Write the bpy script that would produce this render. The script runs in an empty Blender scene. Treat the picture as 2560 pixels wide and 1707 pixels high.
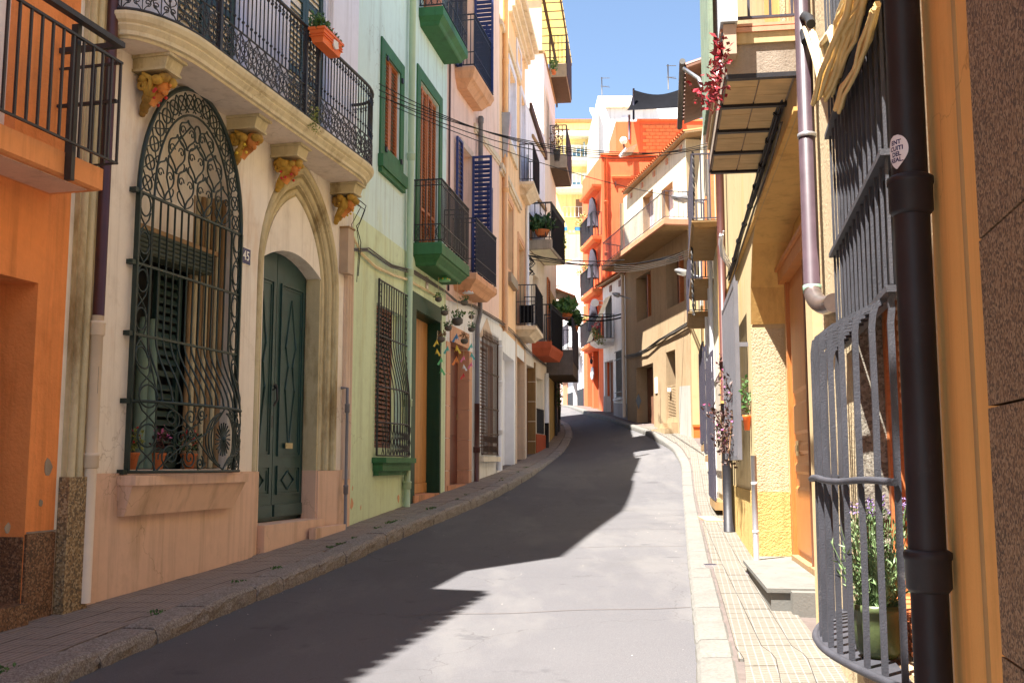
import bpy, math, random
from mathutils import Vector, Matrix
from mathutils.geometry import tessellate_polygon
random.seed(11)
SC = bpy.context.scene
COL = SC.collection
# ------------------------------------------------------------------ camera, sky, sun, exposure
FPX = 2560.0
PITCH = math.atan(306.5 / 2560)
CP, SP = math.cos(PITCH), math.sin(PITCH)
cam_data = bpy.data.cameras.new('camera'); cam = bpy.data.objects.new('camera', cam_data); COL.objects.link(cam)
cam_data.sensor_width = 36; cam_data.lens = 36; cam_data.clip_start = 0.05; cam_data.clip_end = 4000
cam.location = (0, 0, 0); cam.rotation_euler = (math.pi / 2 + PITCH, 0, 0)
SC.camera = cam
SUN_EL = math.radians(66.2)
SUNH = Vector((0.74, 0.673))                                        # the way the light travels over the ground
w = bpy.data.worlds.new('World'); SC.world = w; w.use_nodes = True
nt = w.node_tree; nt.nodes.clear()
out = nt.nodes.new('ShaderNodeOutputWorld'); bg = nt.nodes.new('ShaderNodeBackground'); sky = nt.nodes.new('ShaderNodeTexSky')
sky.sky_type = 'NISHITA'; sky.sun_disc = False; sky.sun_elevation = SUN_EL
sky.sun_rotation = math.atan2(-SUNH.x, -SUNH.y); sky.air_density = 1.0; sky.dust_density = 0.6; sky.ozone_density = 1.0
bg.inputs['Strength'].default_value = 0.060
nt.links.new(sky.outputs['Color'], bg.inputs['Color']); nt.links.new(bg.outputs[0], out.inputs['Surface'])
sd_ = bpy.data.lights.new('sun', 'SUN'); sd_.energy = 5.0; sd_.angle = math.radians(0.5); sd_.color = (1.0, 0.955, 0.89)
sun = bpy.data.objects.new('sun', sd_); COL.objects.link(sun)
ldir = Vector((SUNH.x * math.cos(SUN_EL), SUNH.y * math.cos(SUN_EL), -math.sin(SUN_EL)))
sun.rotation_euler = ldir.to_track_quat('-Z', 'Y').to_euler(); sun.location = (-10, -8, 30)
SC.view_settings.view_transform = 'Standard'; SC.view_settings.look = 'None'
SC.view_settings.exposure = 2.12; SC.view_settings.gamma = 1; SC.view_settings.use_curve_mapping = False
SC.render.engine = 'CYCLES'
SC.cycles.max_bounces = 8; SC.cycles.diffuse_bounces = 5; SC.cycles.glossy_bounces = 3; SC.cycles.transmission_bounces = 4
SC.cycles.use_denoising = True

# ------------------------------------------------------------------ materials
def L(c, k=1.0): return (min(c[0] * k, 1), min(c[1] * k, 1), min(c[2] * k, 1), 1)
class NT:
    def __init__(self, name):
        self.m = bpy.data.materials.new(name); self.m.use_nodes = True
        self.t = self.m.node_tree; self.b = self.t.nodes['Principled BSDF']
        self.pos = self.t.nodes.new('ShaderNodeNewGeometry').outputs['Position']
    def n(self, typ, **kw):
        x = self.t.nodes.new(typ)
        for k, v in kw.items(): setattr(x, k, v)
        return x
    def l(self, a, b): self.t.links.new(a, b)
    def noise(self, scale, detail=4, rough=.55, vec=None, stretch=None):
        v = vec or self.pos
        if stretch:
            mp = self.n('ShaderNodeMapping'); mp.inputs['Scale'].default_value = stretch; self.l(v, mp.inputs['Vector']); v = mp.outputs[0]
        x = self.n('ShaderNodeTexNoise'); x.inputs['Scale'].default_value = scale; x.inputs['Detail'].default_value = detail
        x.inputs['Roughness'].default_value = rough; self.l(v, x.inputs['Vector']); return x.outputs['Fac']
    def ramp(self, f, stops):
        r = self.n('ShaderNodeValToRGB'); e = r.color_ramp.elements
        while len(e) < len(stops): e.new(.5)
        for i, (p, c) in enumerate(stops):
            e[i].position = p; e[i].color = c if len(c) == 4 else (c[0], c[1], c[2], 1)
        self.l(f, r.inputs['Fac']); return r.outputs['Color']
    def mix(self, f, a, b, mode='MIX'):
        x = self.n('ShaderNodeMix', data_type='RGBA', blend_type=mode)
        for sock, val in ((x.inputs[0], f), (x.inputs[6], a), (x.inputs[7], b)):
            if hasattr(val, 'is_linked') or hasattr(val, 'links'): self.l(val, sock)
            elif isinstance(val, (int, float)): sock.default_value = val
            else: sock.default_value = val if len(val) == 4 else (*val, 1)
        return x.outputs[2]
    def bump(self, h, strength, dist=.01, normal=None):
        x = self.n('ShaderNodeBump'); x.inputs['Strength'].default_value = strength; x.inputs['Distance'].default_value = dist
        self.l(h, x.inputs['Height'])
        if normal: self.l(normal, x.inputs['Normal'])
        self.l(x.outputs[0], self.b.inputs['Normal']); return x.outputs[0]
MATS = {}
def stucco(name, c, var=.10, bump=.5, bs=60, stain=None, sa=.5, rough=.92, thr=.56, dist=.01, bstretch=None, wear=1.0):
    k = NT(name)
    a = k.ramp(k.noise(.9, 5), [(.3, L(c, 1 - var)), (.7, L(c, 1 + var))])
    col = k.mix(.5, a, k.ramp(k.noise(7, 6, .65), [(.3, L(c, 1 - var * 1.2)), (.7, L(c, 1 + var * .9))]))
    if stain:
        f = k.ramp(k.noise(1.6, 8, .66, stretch=(1, 1, .32)), [(thr, (0, 0, 0)), (thr + .12, (sa, sa, sa))])
        col = k.mix(f, col, (*stain, 1))
    # rain streaks, hand sized blotches and hairline cracks
    stk = k.ramp(k.noise(5.5, 5, .7, stretch=(1, 1, .05)), [(.30, (.72, .70, .67)), (.50, (1, 1, 1)), (.75, (1.0, .99, .97))])
    col = k.mix(.8 * wear, col, stk, 'MULTIPLY')
    blt = k.ramp(k.noise(2.3, 7, .72), [(.28, (.82, .80, .77)), (.45, (1, 1, 1))])
    col = k.mix(.7 * wear, col, blt, 'MULTIPLY')
    dist_v = k.n('ShaderNodeVectorMath', operation='ADD'); k.l(k.pos, dist_v.inputs[0])
    nz = k.n('ShaderNodeTexNoise'); nz.inputs['Scale'].default_value = 2.5; nz.inputs['Detail'].default_value = 6; k.l(k.pos, nz.inputs['Vector'])
    sc_v = k.n('ShaderNodeVectorMath', operation='SCALE'); k.l(nz.outputs['Color'], sc_v.inputs[0]); sc_v.inputs['Scale'].default_value = .9; k.l(sc_v.outputs[0], dist_v.inputs[1])
    vo = k.n('ShaderNodeTexVoronoi', feature='DISTANCE_TO_EDGE'); vo.inputs['Scale'].default_value = .8; k.l(dist_v.outputs[0], vo.inputs['Vector'])
    ck = k.ramp(vo.outputs['Distance'], [(.0, (.62, .58, .54)), (.006, (1, 1, 1))])
    gate = k.ramp(k.noise(.7, 3, .5), [(.52, (0, 0, 0)), (.60, (wear * .8,) * 3)])
    col = k.mix(gate, col, ck, 'MULTIPLY') if False else k.mix(gate, col, k.mix(1.0, col, ck, 'MULTIPLY'))
    k.l(col, k.b.inputs['Base Color']); k.b.inputs['Roughness'].default_value = rough; k.b.inputs['Specular IOR Level'].default_value = .25
    k.bump(k.noise(bs, 6, .6, stretch=bstretch), bump, dist)
    MATS[name] = k.m; return k.m
def paint(name, c, rough=.5, metal=0, var=.12, bump=.15, bs=40, chips=None, spec=.5):
    k = NT(name)
    col = k.ramp(k.noise(5, 5, .6), [(.3, L(c, 1 - var)), (.7, L(c, 1 + var))])
    if chips: col = k.mix(k.ramp(k.noise(9, 8, .75), [(.60, (0, 0, 0)), (.66, (.85, .85, .85))]), col, (*chips, 1))
    k.l(col, k.b.inputs['Base Color']); k.b.inputs['Roughness'].default_value = rough; k.b.inputs['Metallic'].default_value = metal
    k.b.inputs['Specular IOR Level'].default_value = spec
    if bump: k.bump(k.noise(bs, 5, .6), bump, .004)
    MATS[name] = k.m; return k.m
def wood(name, c1, c2, rough=.55, st=(14, 14, .9), bump=.25):
    k = NT(name)
    g = k.noise(3.2, 7, .65, stretch=st)
    col = k.ramp(g, [(.32, L(c1)), (.52, L(c2)), (.72, L(c1, .75))])
    col = k.mix(k.ramp(k.noise(2.2, 4, .5, stretch=(3, 3, 1)), [(.35, (0, 0, 0)), (.75, (.45, .45, .45))]), col, L(c2, .6))
    k.l(col, k.b.inputs['Base Color']); k.b.inputs['Roughness'].default_value = rough
    k.bump(g, bump, .004); MATS[name] = k.m; return k.m
def granite(name, c1, c2, c3, scale=70, bump=.3, rough=.7):
    k = NT(name)
    v = k.n('ShaderNodeTexVoronoi'); v.inputs['Scale'].default_value = scale; k.l(k.pos, v.inputs['Vector'])
    sp = k.n('ShaderNodeSeparateColor'); k.l(v.outputs['Color'], sp.inputs[0])
    col = k.ramp(sp.outputs[0], [(.0, L(c1)), (.25, L(c1, 1.6)), (.42, L(c2)), (.66, L(c2, 1.2)), (.84, L(c3))])
    col = k.mix(.35, col, k.ramp(k.noise(3, 6, .7), [(.3, L(c2, .6)), (.7, L(c2, 1.35))]))
    k.l(col, k.b.inputs['Base Color']); k.b.inputs['Roughness'].default_value = rough
    k.bump(k.noise(scale * 1.1, 5, .7), bump, .01); MATS[name] = k.m; return k.m
def glass(name, c=(.03, .04, .045), rough=.08):
    k = NT(name); k.b.inputs['Base Color'].default_value = (*c, 1); k.b.inputs['Roughness'].default_value = rough
    k.b.inputs['Specular IOR Level'].default_value = .7
    MATS[name] = k.m; return k.m
def leafmat(name, c1, c2, c3=None, rough=.5):
    k = NT(name)
    st = [(.3, L(c1)), (.6, L(c2))]
    if c3: st.append((.75, L(c3)))
    k.l(k.ramp(k.noise(28, 3, .6), st), k.b.inputs['Base Color']); k.b.inputs['Roughness'].default_value = rough
    k.b.inputs['Subsurface Weight'].default_value = 0
    MATS[name] = k.m; return k.m

stucco('orange_stucco', (.86, .31, .10), bump=.9, bs=34, stain=(.55, .15, .03), sa=.45, dist=.012)
stucco('orange_smooth', (.80, .34, .13), bump=.25, bs=50, stain=(.42, .16, .05), sa=.6)
stucco('pale_panel', (.72, .50, .38), bump=.4)
stucco('cream_plaster', (.84, .78, .69), var=.06, bump=.14, bs=26, stain=(.62, .42, .25), sa=.4)
stucco('cream_dado', (.75, .52, .39), var=.07, bump=.12, bs=26, stain=(.42, .27, .15), sa=.45)
stucco('stone_moulding', (.58, .50, .31), var=.14, bump=.35, bs=45, stain=(.22, .15, .06), sa=.8, thr=.52)
stucco('white_lilac', (.78, .77, .84), var=.05, bump=.12)
stucco('slab_stone', (.70, .62, .42), var=.12, bump=.35, bs=40, stain=(.26, .18, .08), sa=.75, thr=.54)
stucco('soffit_cream', (.76, .66, .56), var=.05, bump=.1)
stucco('green_pale', (.65, .81, .76), var=.05, bump=.18, bs=18, stain=(.60, .68, .44), sa=.5)
stucco('green_low', (.63, .74, .50), var=.07, bump=.2, bs=16, stain=(.52, .54, .27), sa=.5)  # yellowed by bounce light put into the colour, on a coat that also differs
stucco('green_trim', (.045, .155, .06), var=.16, bump=.3, rough=.6, stain=(.03, .07, .035), sa=.6)
stucco('green_dark', (.012, .05, .028), var=.12, bump=.15, rough=.5)
stucco('pink_plaster', (.84, .60, .50), var=.05, bump=.15, stain=(.68, .38, .25), sa=.35)
stucco('pink_trim', (.70, .38, .22), var=.08, bump=.2, stain=(.35, .22, .12), sa=.7)
stucco('peach_plaster', (.86, .56, .32), var=.06, bump=.15, stain=(.74, .36, .14), sa=.45)
stucco('lilac_frame', (.70, .68, .76), var=.05, bump=.1)
stucco('cornice_cream', (.72, .58, .42), var=.12, bump=.4, stain=(.35, .22, .12), sa=.75)
stucco('white_wall', (.80, .80, .80), var=.04, bump=.15, bs=40, stain=(.62, .58, .52), sa=.4)
stucco('warm_white', (.76, .68, .56), var=.05, bump=.15, stain=(.56, .42, .28), sa=.4)
stucco('salmon_tile', (.62, .32, .20), var=.10, bump=.08, rough=.45)
stucco('beige_tile', (.66, .50, .38), var=.08, bump=.08, rough=.5)
stucco('brown_tile', (.26, .15, .06), var=.16, bump=.1, rough=.4)
stucco('red_dado', (.42, .09, .04), var=.1, bump=.15)
stucco('ochre_paint', (.48, .34, .14), var=.08, bump=.15)
stucco('concrete_dark', (.13, .105, .095), var=.2, bump=.5, stain=(.06, .05, .05), sa=.6)
stucco('step_stone', (.165, .16, .145), var=.12, bump=.3, stain=(.2, .17, .12), sa=.5)
stucco('concrete', (.34, .28, .22), var=.2, bump=.5, stain=(.16, .13, .10), sa=.7)
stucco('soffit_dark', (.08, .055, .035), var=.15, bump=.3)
stucco('soffit_brown', (.34, .215, .10), var=.16, bump=.3, stain=(.30, .17, .06), sa=.6)
stucco('redorange', (.74, .165, .065), var=.05, bump=.15, stain=(.80, .22, .07), sa=.5)
stucco('redorange_light', (.82, .24, .09), var=.05, bump=.1)
stucco('brick_orange', (.76, .27, .10), var=.14, bump=.4)
stucco('beige_wall', (.41, .295, .175), var=.10, bump=.35, stain=(.34, .24, .13), sa=.6)
stucco('beige_patch', (.40, .39, .35), var=.08, bump=.3)
stucco('cream_upper', (.78, .74, .58), var=.05, bump=.2)
stucco('yellow_stucco', (.53, .425, .265), var=.05, bump=1.0, bs=46, dist=.02, stain=(.74, .52, .22), sa=.35)
stucco('yellow_smooth', (.55, .42, .225), var=.05, bump=.2, bs=30, stain=(.60, .38, .12), sa=.5)
stucco('ochre_plaster', (.66, .40, .13), var=.06, bump=.25, bs=30, stain=(.44, .24, .06), sa=.4)
stucco('yellow_dado', (.58, .39, .14), var=.05, bump=1.0, bs=46, dist=.02)
stucco('ochre_strip', (.78, .45, .14), var=.05, bump=.3, bs=70)
stucco('yellow_far', (.80, .66, .30), var=.04, bump=.1)
stucco('blush_wall', (.76, .58, .50), var=.06, bump=.1)
stucco('black_dado', (.035, .036, .04), var=.2, bump=.2, rough=.6)
stucco('grey_dado', (.36, .33, .32), var=.1, bump=.2)
stucco('terracotta', (.55, .17, .06), var=.14, bump=.25, rough=.75, stain=(.35, .10, .04), sa=.5)
stucco('terracotta_pale', (.62, .30, .17), var=.18, bump=.3, stain=(.25, .14, .08), sa=.7)
stucco('terra_orange', (.80, .17, .04), var=.06, bump=.06, rough=.45)
stucco('sill_stone', (.55, .50, .42), var=.1, bump=.4, stain=(.3, .24, .16), sa=.6)
stucco('glazed_green', (.085, .11, .045), var=.2, bump=.2, rough=.3)
granite('granite_dark', (.03, .02, .015), (.16, .075, .035), (.36, .22, .13), 75, .25, .55)
granite('granite_gold', (.05, .04, .03), (.26, .17, .08), (.50, .40, .25), 62, .6)
granite('granite_stone', (.025, .016, .01), (.27, .165, .075), (.52, .38, .22), 165, .9)
granite('granite_light', (.06, .05, .04), (.22, .195, .15), (.36, .33, .28), 90, .8)
granite('kerb_granite', (.10, .08, .065), (.21, .185, .165), (.36, .33, .30), 90, .7, .8)
paint('black_iron', (.022, .022, .026), .5, 0, .3, .3)
paint('navy_iron', (.012, .014, .035), .5, 0, .2, .2)
paint('grey_iron', (.045, .04, .06), .5, 0, .2, .3, 60)
paint('rusty_iron', (.06, .028, .018), .7, 0, .4, .4)
paint('green_iron', (.012, .028, .025), .5, 0, .3, .25)
paint('slate_iron', (.045, .045, .055), .6, 0, .3, .6, 140, chips=(.09, .085, .09))
paint('graphite_iron', (.15, .145, .16), .5, 0, .12, .4, 120)
paint('pipe_black', (.018, .017, .021), .5, 0, .3, .3, 25, spec=.35, chips=(.035, .033, .036))
paint('pipe_brown', (.085, .028, .022), .4, 0, .15, .1)
paint('pipe_cream', (.70, .58, .45), .5, 0, .06, .08)
paint('pipe_pink', (.60, .44, .33), .6, 0, .06, .2)
paint('pipe_green', (.42, .55, .38), .5, 0, .05, .1)
paint('pipe_peach', (.80, .46, .22), .5, 0, .05, .1)
paint('pipe_white', (.74, .74, .78), .45, 0, .05, .1)
paint('pipe_grey', (.16, .16, .18), .45, 0, .12, .1)
paint('pipe_red', (.78, .16, .04), .5, 0, .05, .1)
paint('pipe_ochre', (.70, .52, .28), .5, 0, .05, .1)
paint('zinc_grey', (.40, .40, .42), .35, .6, .12, .1)
paint('teal_door', (.022, .062, .060), .42, 0, .18, .2, 30)
paint('teal_line', (.10, .075, .04), .6, 0, .2, .1)
paint('blue_shutter', (.018, .035, .15), .45, 0, .15, .1)
paint('dark_green', (.02, .05, .045), .5, 0, .2, .1)
paint('blind_green', (.06, .075, .05), .6, 0, .15, .1)
paint('parasol_cloth', (.16, .24, .19), .9, 0, .12, .4, 20)
paint('red_brown_door', (.13, .035, .022), .4, 0, .15, .1)
paint('white_paint', (.76, .76, .80), .5, 0, .04, .1)
paint('brass', (.45, .36, .20), .35, .8, .2, .1)
paint('black_cloth', (.007, .007, .009), .95, 0, .2, .4, 25, spec=.08)
paint('black_rubber', (.012, .012, .014), .6, 0, .2, .2, spec=.25)
paint('cable_cream', (.72, .60, .36), .6, 0, .1, .1)
paint('cable_yellow', (.70, .50, .20), .6, 0, .1, .3)
paint('cable_white', (.62, .62, .66), .6, 0, .1, .1)
paint('ridge_grey', (.10, .09, .08), .6, 0, .2, .3)
paint('plaque_blue', (.02, .025, .12), .25, 0, .1, 0)
paint('enamel_white', (.8, .8, .78), .25, 0, .03, 0)
paint('plaque_brown', (.18, .05, .03), .4, 0, .1, 0)
paint('awning_yellow', (.85, .76, .42), .7, 0, .05, .1)
k = MATS['awning_yellow'].node_tree; tb = k.nodes.new('ShaderNodeBsdfTranslucent'); tb.inputs[0].default_value = (.9, .8, .45, 1); mx = k.nodes.new('ShaderNodeMixShader'); mx.inputs[0].default_value = .5
k.links.new(k.nodes['Principled BSDF'].outputs[0], mx.inputs[1]); k.links.new(tb.outputs[0], mx.inputs[2]); k.links.new(mx.outputs[0], k.nodes['Material Output'].inputs['Surface'])
paint('cloth_beige', (.62, .52, .34), .9, 0, .1, .2)
paint('grey_cloth', (.06, .055, .07), .95, 0, .15, .3, spec=.1)
paint('lilac_cloth', (.62, .58, .72), .9, 0, .08, .2)
paint('blue_glass', (.10, .22, .34), .25, 0, .15, 0)
paint('weathered_green', (.20, .27, .19), .8, 0, .22, .6, 25, chips=(.12, .09, .06))
paint('rust_panel', (.20, .09, .05), .7, 0, .25, .3)
paint('meter_box', (.46, .34, .24), .6, 0, .08, .1)
paint('grey_box', (.55, .60, .64), .5, 0, .05, .1)
stucco('skin_gilt', (.66, .25, .06), var=.2, bump=.5, bs=60, stain=(.30, .12, .03), sa=.7, thr=.52, rough=.6)
stucco('hair_gilt', (.50, .30, .05), var=.3, bump=.9, bs=70, stain=(.20, .11, .03), sa=.8, thr=.48, rough=.6)
paint('flower_red', (.55, .03, .03), .5, 0, .3, 0)
paint('flower_pink', (.55, .12, .28), .6, 0, .3, 0)
paint('flower_cream', (.72, .66, .30), .6, 0, .2, 0)
paint('lavender_bloom', (.24, .16, .34), .8, 0, .3, 0)
for nm, c in (('mobile_blue', (.05, .22, .5)), ('mobile_yellow', (.75, .55, .05)), ('mobile_orange', (.8, .25, .05)), ('mobile_green', (.12, .5, .2)),
              ('mobile_pink', (.75, .2, .35)), ('mobile_teal', (.1, .45, .45)), ('mobile_red', (.65, .04, .04)), ('mobile_white', (.72, .74, .78))):
    paint(nm, c, .4, 0, .1, 0)
wood('door_pine', (.42, .17, .04), (.60, .28, .08), st=(16, 16, .7))
wood('door_orange', (.42, .125, .028), (.52, .19, .045), .45)
wood('door_brown', (.13, .045, .02), (.20, .07, .03), .5)
wood('shutter_orange', (.45, .13, .035), (.56, .19, .06), .5, st=(2, 2, 9))
wood('shutter_brown', (.16, .07, .045), (.24, .10, .06), .6, st=(2, 2, 9))
wood('blind_wood', (.62, .27, .12), (.72, .38, .20), .4, st=(2, 2, 9))
wood('old_wood', (.42, .28, .13), (.30, .18, .08), .8)
wood('worn_timber', (.50, .25, .12), (.42, .20, .09), .7)
wood('soffit_board', (.66, .47, .24), (.58, .40, .19), .8, st=(1, 9, 9))
glass('dark_glass'); glass('room_dark', (.012, .013, .014), .6)
leafmat('leaf_green', (.025, .075, .015), (.07, .17, .035), (.12, .24, .05))
leafmat('leaf_dark', (.015, .045, .015), (.04, .10, .03))
leafmat('leaf_sage', (.10, .17, .06), (.20, .29, .12), (.28, .36, .18))
leafmat('leaf_olive', (.10, .15, .03), (.26, .28, .06))
leafmat('leaf_wine', (.03, .03, .012), (.10, .03, .03), (.06, .12, .03))
leafmat('leaf_red', (.10, .008, .012), (.34, .015, .03), (.50, .22, .18), .35)
leafmat('leaf_brown', (.10, .05, .02), (.22, .12, .05))
leafmat('moss', (.05, .09, .02), (.12, .15, .05))

def asphalt():
    k = NT('asphalt')
    c = k.ramp(k.noise(.5, 6, .6), [(.3, (.086, .083, .091)), (.7, (.106, .102, .108))])
    c = k.mix(.45, c, k.ramp(k.noise(150, 3, .7), [(.32, (.06, .058, .06)), (.52, (.112, .108, .110)), (.72, (.22, .21, .205))]))
    c = k.mix(k.ramp(k.noise(1.1, 5, .6, stretch=(1, .5, 1)), [(.56, (0, 0, 0)), (.68, (.55, .55, .55))]), c, (.085, .082, .085, 1))
    c = k.mix(k.ramp(k.noise(.45, 5, .65, stretch=(1.6, .5, 1)), [(.50, (0, 0, 0)), (.60, (.35, .35, .35))]), c, (.16, .152, .145, 1))
    c = k.mix(k.ramp(k.noise(1.7, 4, .6), [(.64, (0, 0, 0)), (.70, (.55, .55, .55))]), c, (.062, .06, .064, 1))
    nz = k.n('ShaderNodeTexNoise'); nz.inputs['Scale'].default_value = 1.6; nz.inputs['Detail'].default_value = 7; k.l(k.pos, nz.inputs['Vector'])
    av = k.n('ShaderNodeVectorMath', operation='ADD'); k.l(k.pos, av.inputs[0]); k.l(nz.outputs['Color'], av.inputs[1])
    vo = k.n('ShaderNodeTexVoronoi', feature='DISTANCE_TO_EDGE'); vo.inputs['Scale'].default_value = .42; k.l(av.outputs[0], vo.inputs['Vector'])
    c = k.mix(1.0, c, k.ramp(vo.outputs['Distance'], [(.0, (.70, .69, .68)), (.0035, (1, 1, 1))]), 'MULTIPLY')
    c = k.mix(k.ramp(k.noise(26, 2, .5), [(.76, (0, 0, 0)), (.79, (.6, .6, .6))]), c, (.3, .29, .28, 1))
    k.l(c, k.b.inputs['Base Color']); k.b.inputs['Roughness'].default_value = .9; k.b.inputs['Specular IOR Level'].default_value = .2
    k.bump(k.noise(170, 3, .7), .5, .006); MATS['asphalt'] = k.m
asphalt()
def paver(name, c1, c2, ang, grooves):
    k = NT(name)
    rot = k.n('ShaderNodeMapping'); rot.inputs['Rotation'].default_value = (0, 0, ang); k.l(k.pos, rot.inputs['Vector'])
    s = k.n('ShaderNodeSeparateXYZ'); k.l(rot.outputs[0], s.inputs[0])
    def stripe(o, sc, w_):
        a = k.n('ShaderNodeMath', operation='MULTIPLY'); k.l(o, a.inputs[0]); a.inputs[1].default_value = sc
        b = k.n('ShaderNodeMath', operation='FRACT'); k.l(a.outputs[0], b.inputs[0])
        c = k.n('ShaderNodeMath', operation='GREATER_THAN'); k.l(b.outputs[0], c.inputs[0]); c.inputs[1].default_value = w_
        return c.outputs[0]
    g = stripe(s.outputs['X'], 20, .16)
    if grooves == 2:
        m_ = k.n('ShaderNodeMath', operation='MULTIPLY'); k.l(g, m_.inputs[0]); k.l(stripe(s.outputs['Y'], 20, .16), m_.inputs[1]); g = m_.outputs[0]
    base = k.mix(k.ramp(k.noise(2.2, 5, .7), [(.35, (0, 0, 0)), (.65, (1, 1, 1))]), L(c1), L(c2))
    base = k.mix(.4, base, k.ramp(k.noise(40, 4, .7), [(.3, L(c1, .6)), (.7, L(c2, 1.2))]))
    col = k.mix(g, L(c1, .5) if grooves == 1 else (.195, .185, .165, 1), base)
    k.l(col, k.b.inputs['Base Color']); k.b.inputs['Roughness'].default_value = .9
    k.bump(g, .7, .004); MATS[name] = k.m
paver('paver_grey', (.22, .18, .155), (.30, .245, .205), -math.atan(.2463) * -1, 1)
paver('paver_cream', (.118, .100, .075), (.150, .130, .102), math.atan(.17), 2)

# ------------------------------------------------------------------ geometry helpers
class MB:
    """collects boxes, prisms, tubes and quads, in the local frame given by W, and links them as one mesh object"""
    def __init__(self, W=None): self.v = []; self.f = []; self.sm = []; self.W = W
    def P(self, p):
        return tuple(self.W(*p)) if self.W else tuple(p)
    def add(self, vs, fs, smooth=False):
        o = len(self.v); self.v += [self.P(p) for p in vs]; self.f += [tuple(i + o for i in f) for f in fs]; self.sm += [smooth] * len(fs); return self
    def box(self, a0, a1, b0, b1, c0, c1):
        return self.add([(a0, b0, c0), (a1, b0, c0), (a1, b1, c0), (a0, b1, c0), (a0, b0, c1), (a1, b0, c1), (a1, b1, c1), (a0, b1, c1)],
                        [(0, 3, 2, 1), (4, 5, 6, 7), (0, 1, 5, 4), (1, 2, 6, 5), (2, 3, 7, 6), (3, 0, 4, 7)])
    def hexa(self, p8): return self.add(p8, [(0, 3, 2, 1), (4, 5, 6, 7), (0, 1, 5, 4), (1, 2, 6, 5), (2, 3, 7, 6), (3, 0, 4, 7)])
    def quad(self, a, b, c, d): return self.add([a, b, c, d], [(0, 1, 2, 3)])
    def tri(self, a, b, c): return self.add([a, b, c], [(0, 1, 2)])
    def prism(self, loop, c0, c1, holes=()):
        """loop of (s,z) pushed from depth c0 to c1, with holes"""
        loops = [list(loop)] + [list(h) for h in holes]
        flat = [p for l in loops for p in l]; n = len(flat)
        tr = tessellate_polygon([[Vector((p[0], p[1], 0)) for p in l] for l in loops])
        vs = [(p[0], p[1], c0) for p in flat] + [(p[0], p[1], c1) for p in flat]
        fs = [tuple(t) for t in tr] + [tuple(i + n for i in reversed(t)) for t in tr]
        o = 0
        for l in loops:
            m = len(l)
            for i in range(m): fs.append((o + i, o + (i + 1) % m, n + o + (i + 1) % m, n + o + i))
            o += m
        return self.add(vs, fs)
    def tube(self, pts, r, n=6, smooth=True, caps=True, flat=None):
        """tube along pts (local); r number or list; flat=(rs, rd) elliptical section"""
        P = [Vector(self.P(p)) for p in pts]; W = self.W; self.W = None
        m = len(P)
        if m < 2: self.W = W; return self
        T = [(P[min(i + 1, m - 1)] - P[max(i - 1, 0)]) for i in range(m)]
        T = [t.normalized() if t.length > 1e-9 else Vector((0, 0, 1)) for t in T]
        up = Vector((0, 0, 1)) if abs(T[0].z) < .9 else Vector((1, 0, 0))
        N = (up - T[0] * up.dot(T[0])).normalized(); vs = []; fs = []
        for i in range(m):
            N = (N - T[i] * N.dot(T[i]));
            N = N.normalized() if N.length > 1e-6 else T[i].orthogonal().normalized()
            B = T[i].cross(N); rr = r[i] if isinstance(r, (list, tuple)) else r
            for k in range(n):
                a = 2 * math.pi * (k + .5) / n
                vs.append(tuple(P[i] + (N * math.cos(a) + B * math.sin(a)) * rr))
        for i in range(m - 1):
            for k in range(n): fs.append((i * n + k, i * n + (k + 1) % n, (i + 1) * n + (k + 1) % n, (i + 1) * n + k))
        self.add(vs, fs, smooth and n > 4)
        if caps:
            o = len(self.v) - m * n
            self.f.append(tuple(range(o, o + n))); self.f.append(tuple(reversed(range(o + (m - 1) * n, o + m * n)))); self.sm += [False, False]
        self.W = W; return self
    def bar(self, pts, ws, wd):
        """rectangular bar swept along local pts in the (z,d) plane, width ws along s"""
        vs = []; m = len(pts)
        for i, p in enumerate(pts):
            a = pts[max(i - 1, 0)]; b = pts[min(i + 1, m - 1)]
            tz, td = b[1] - a[1], b[2] - a[2]; l = math.hypot(tz, td) or 1; nz, nd = -td / l, tz / l
            for s_, k_ in ((-1, -1), (1, -1), (1, 1), (-1, 1)): vs.append((p[0] + s_ * ws / 2, p[1] + nz * k_ * wd / 2, p[2] + nd * k_ * wd / 2))
        fs = [(3, 2, 1, 0), tuple(range((m - 1) * 4, m * 4))]
        for i in range(m - 1):
            for k in range(4): fs.append((i * 4 + k, i * 4 + (k + 1) % 4, (i + 1) * 4 + (k + 1) % 4, (i + 1) * 4 + k))
        return self.add(vs, fs)
    def lathe(self, c, prof, n=16, smooth=True):
        """prof [(r,h)] round the world vertical through c (world point)"""
        W = self.W; self.W = None; vs = []; fs = []
        for r, h in prof:
            for k in range(n):
                a = 2 * math.pi * k / n; vs.append((c[0] + r * math.cos(a), c[1] + r * math.sin(a), c[2] + h))
        m = len(prof)
        for i in range(m - 1):
            for k in range(n): fs.append((i * n + k, i * n + (k + 1) % n, (i + 1) * n + (k + 1) % n, (i + 1) * n + k))
        fs.append(tuple(reversed(range(n)))); fs.append(tuple(range((m - 1) * n, m * n)))
        self.add(vs, fs, smooth); self.sm[-1] = self.sm[-2] = False; self.W = W; return self
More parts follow.
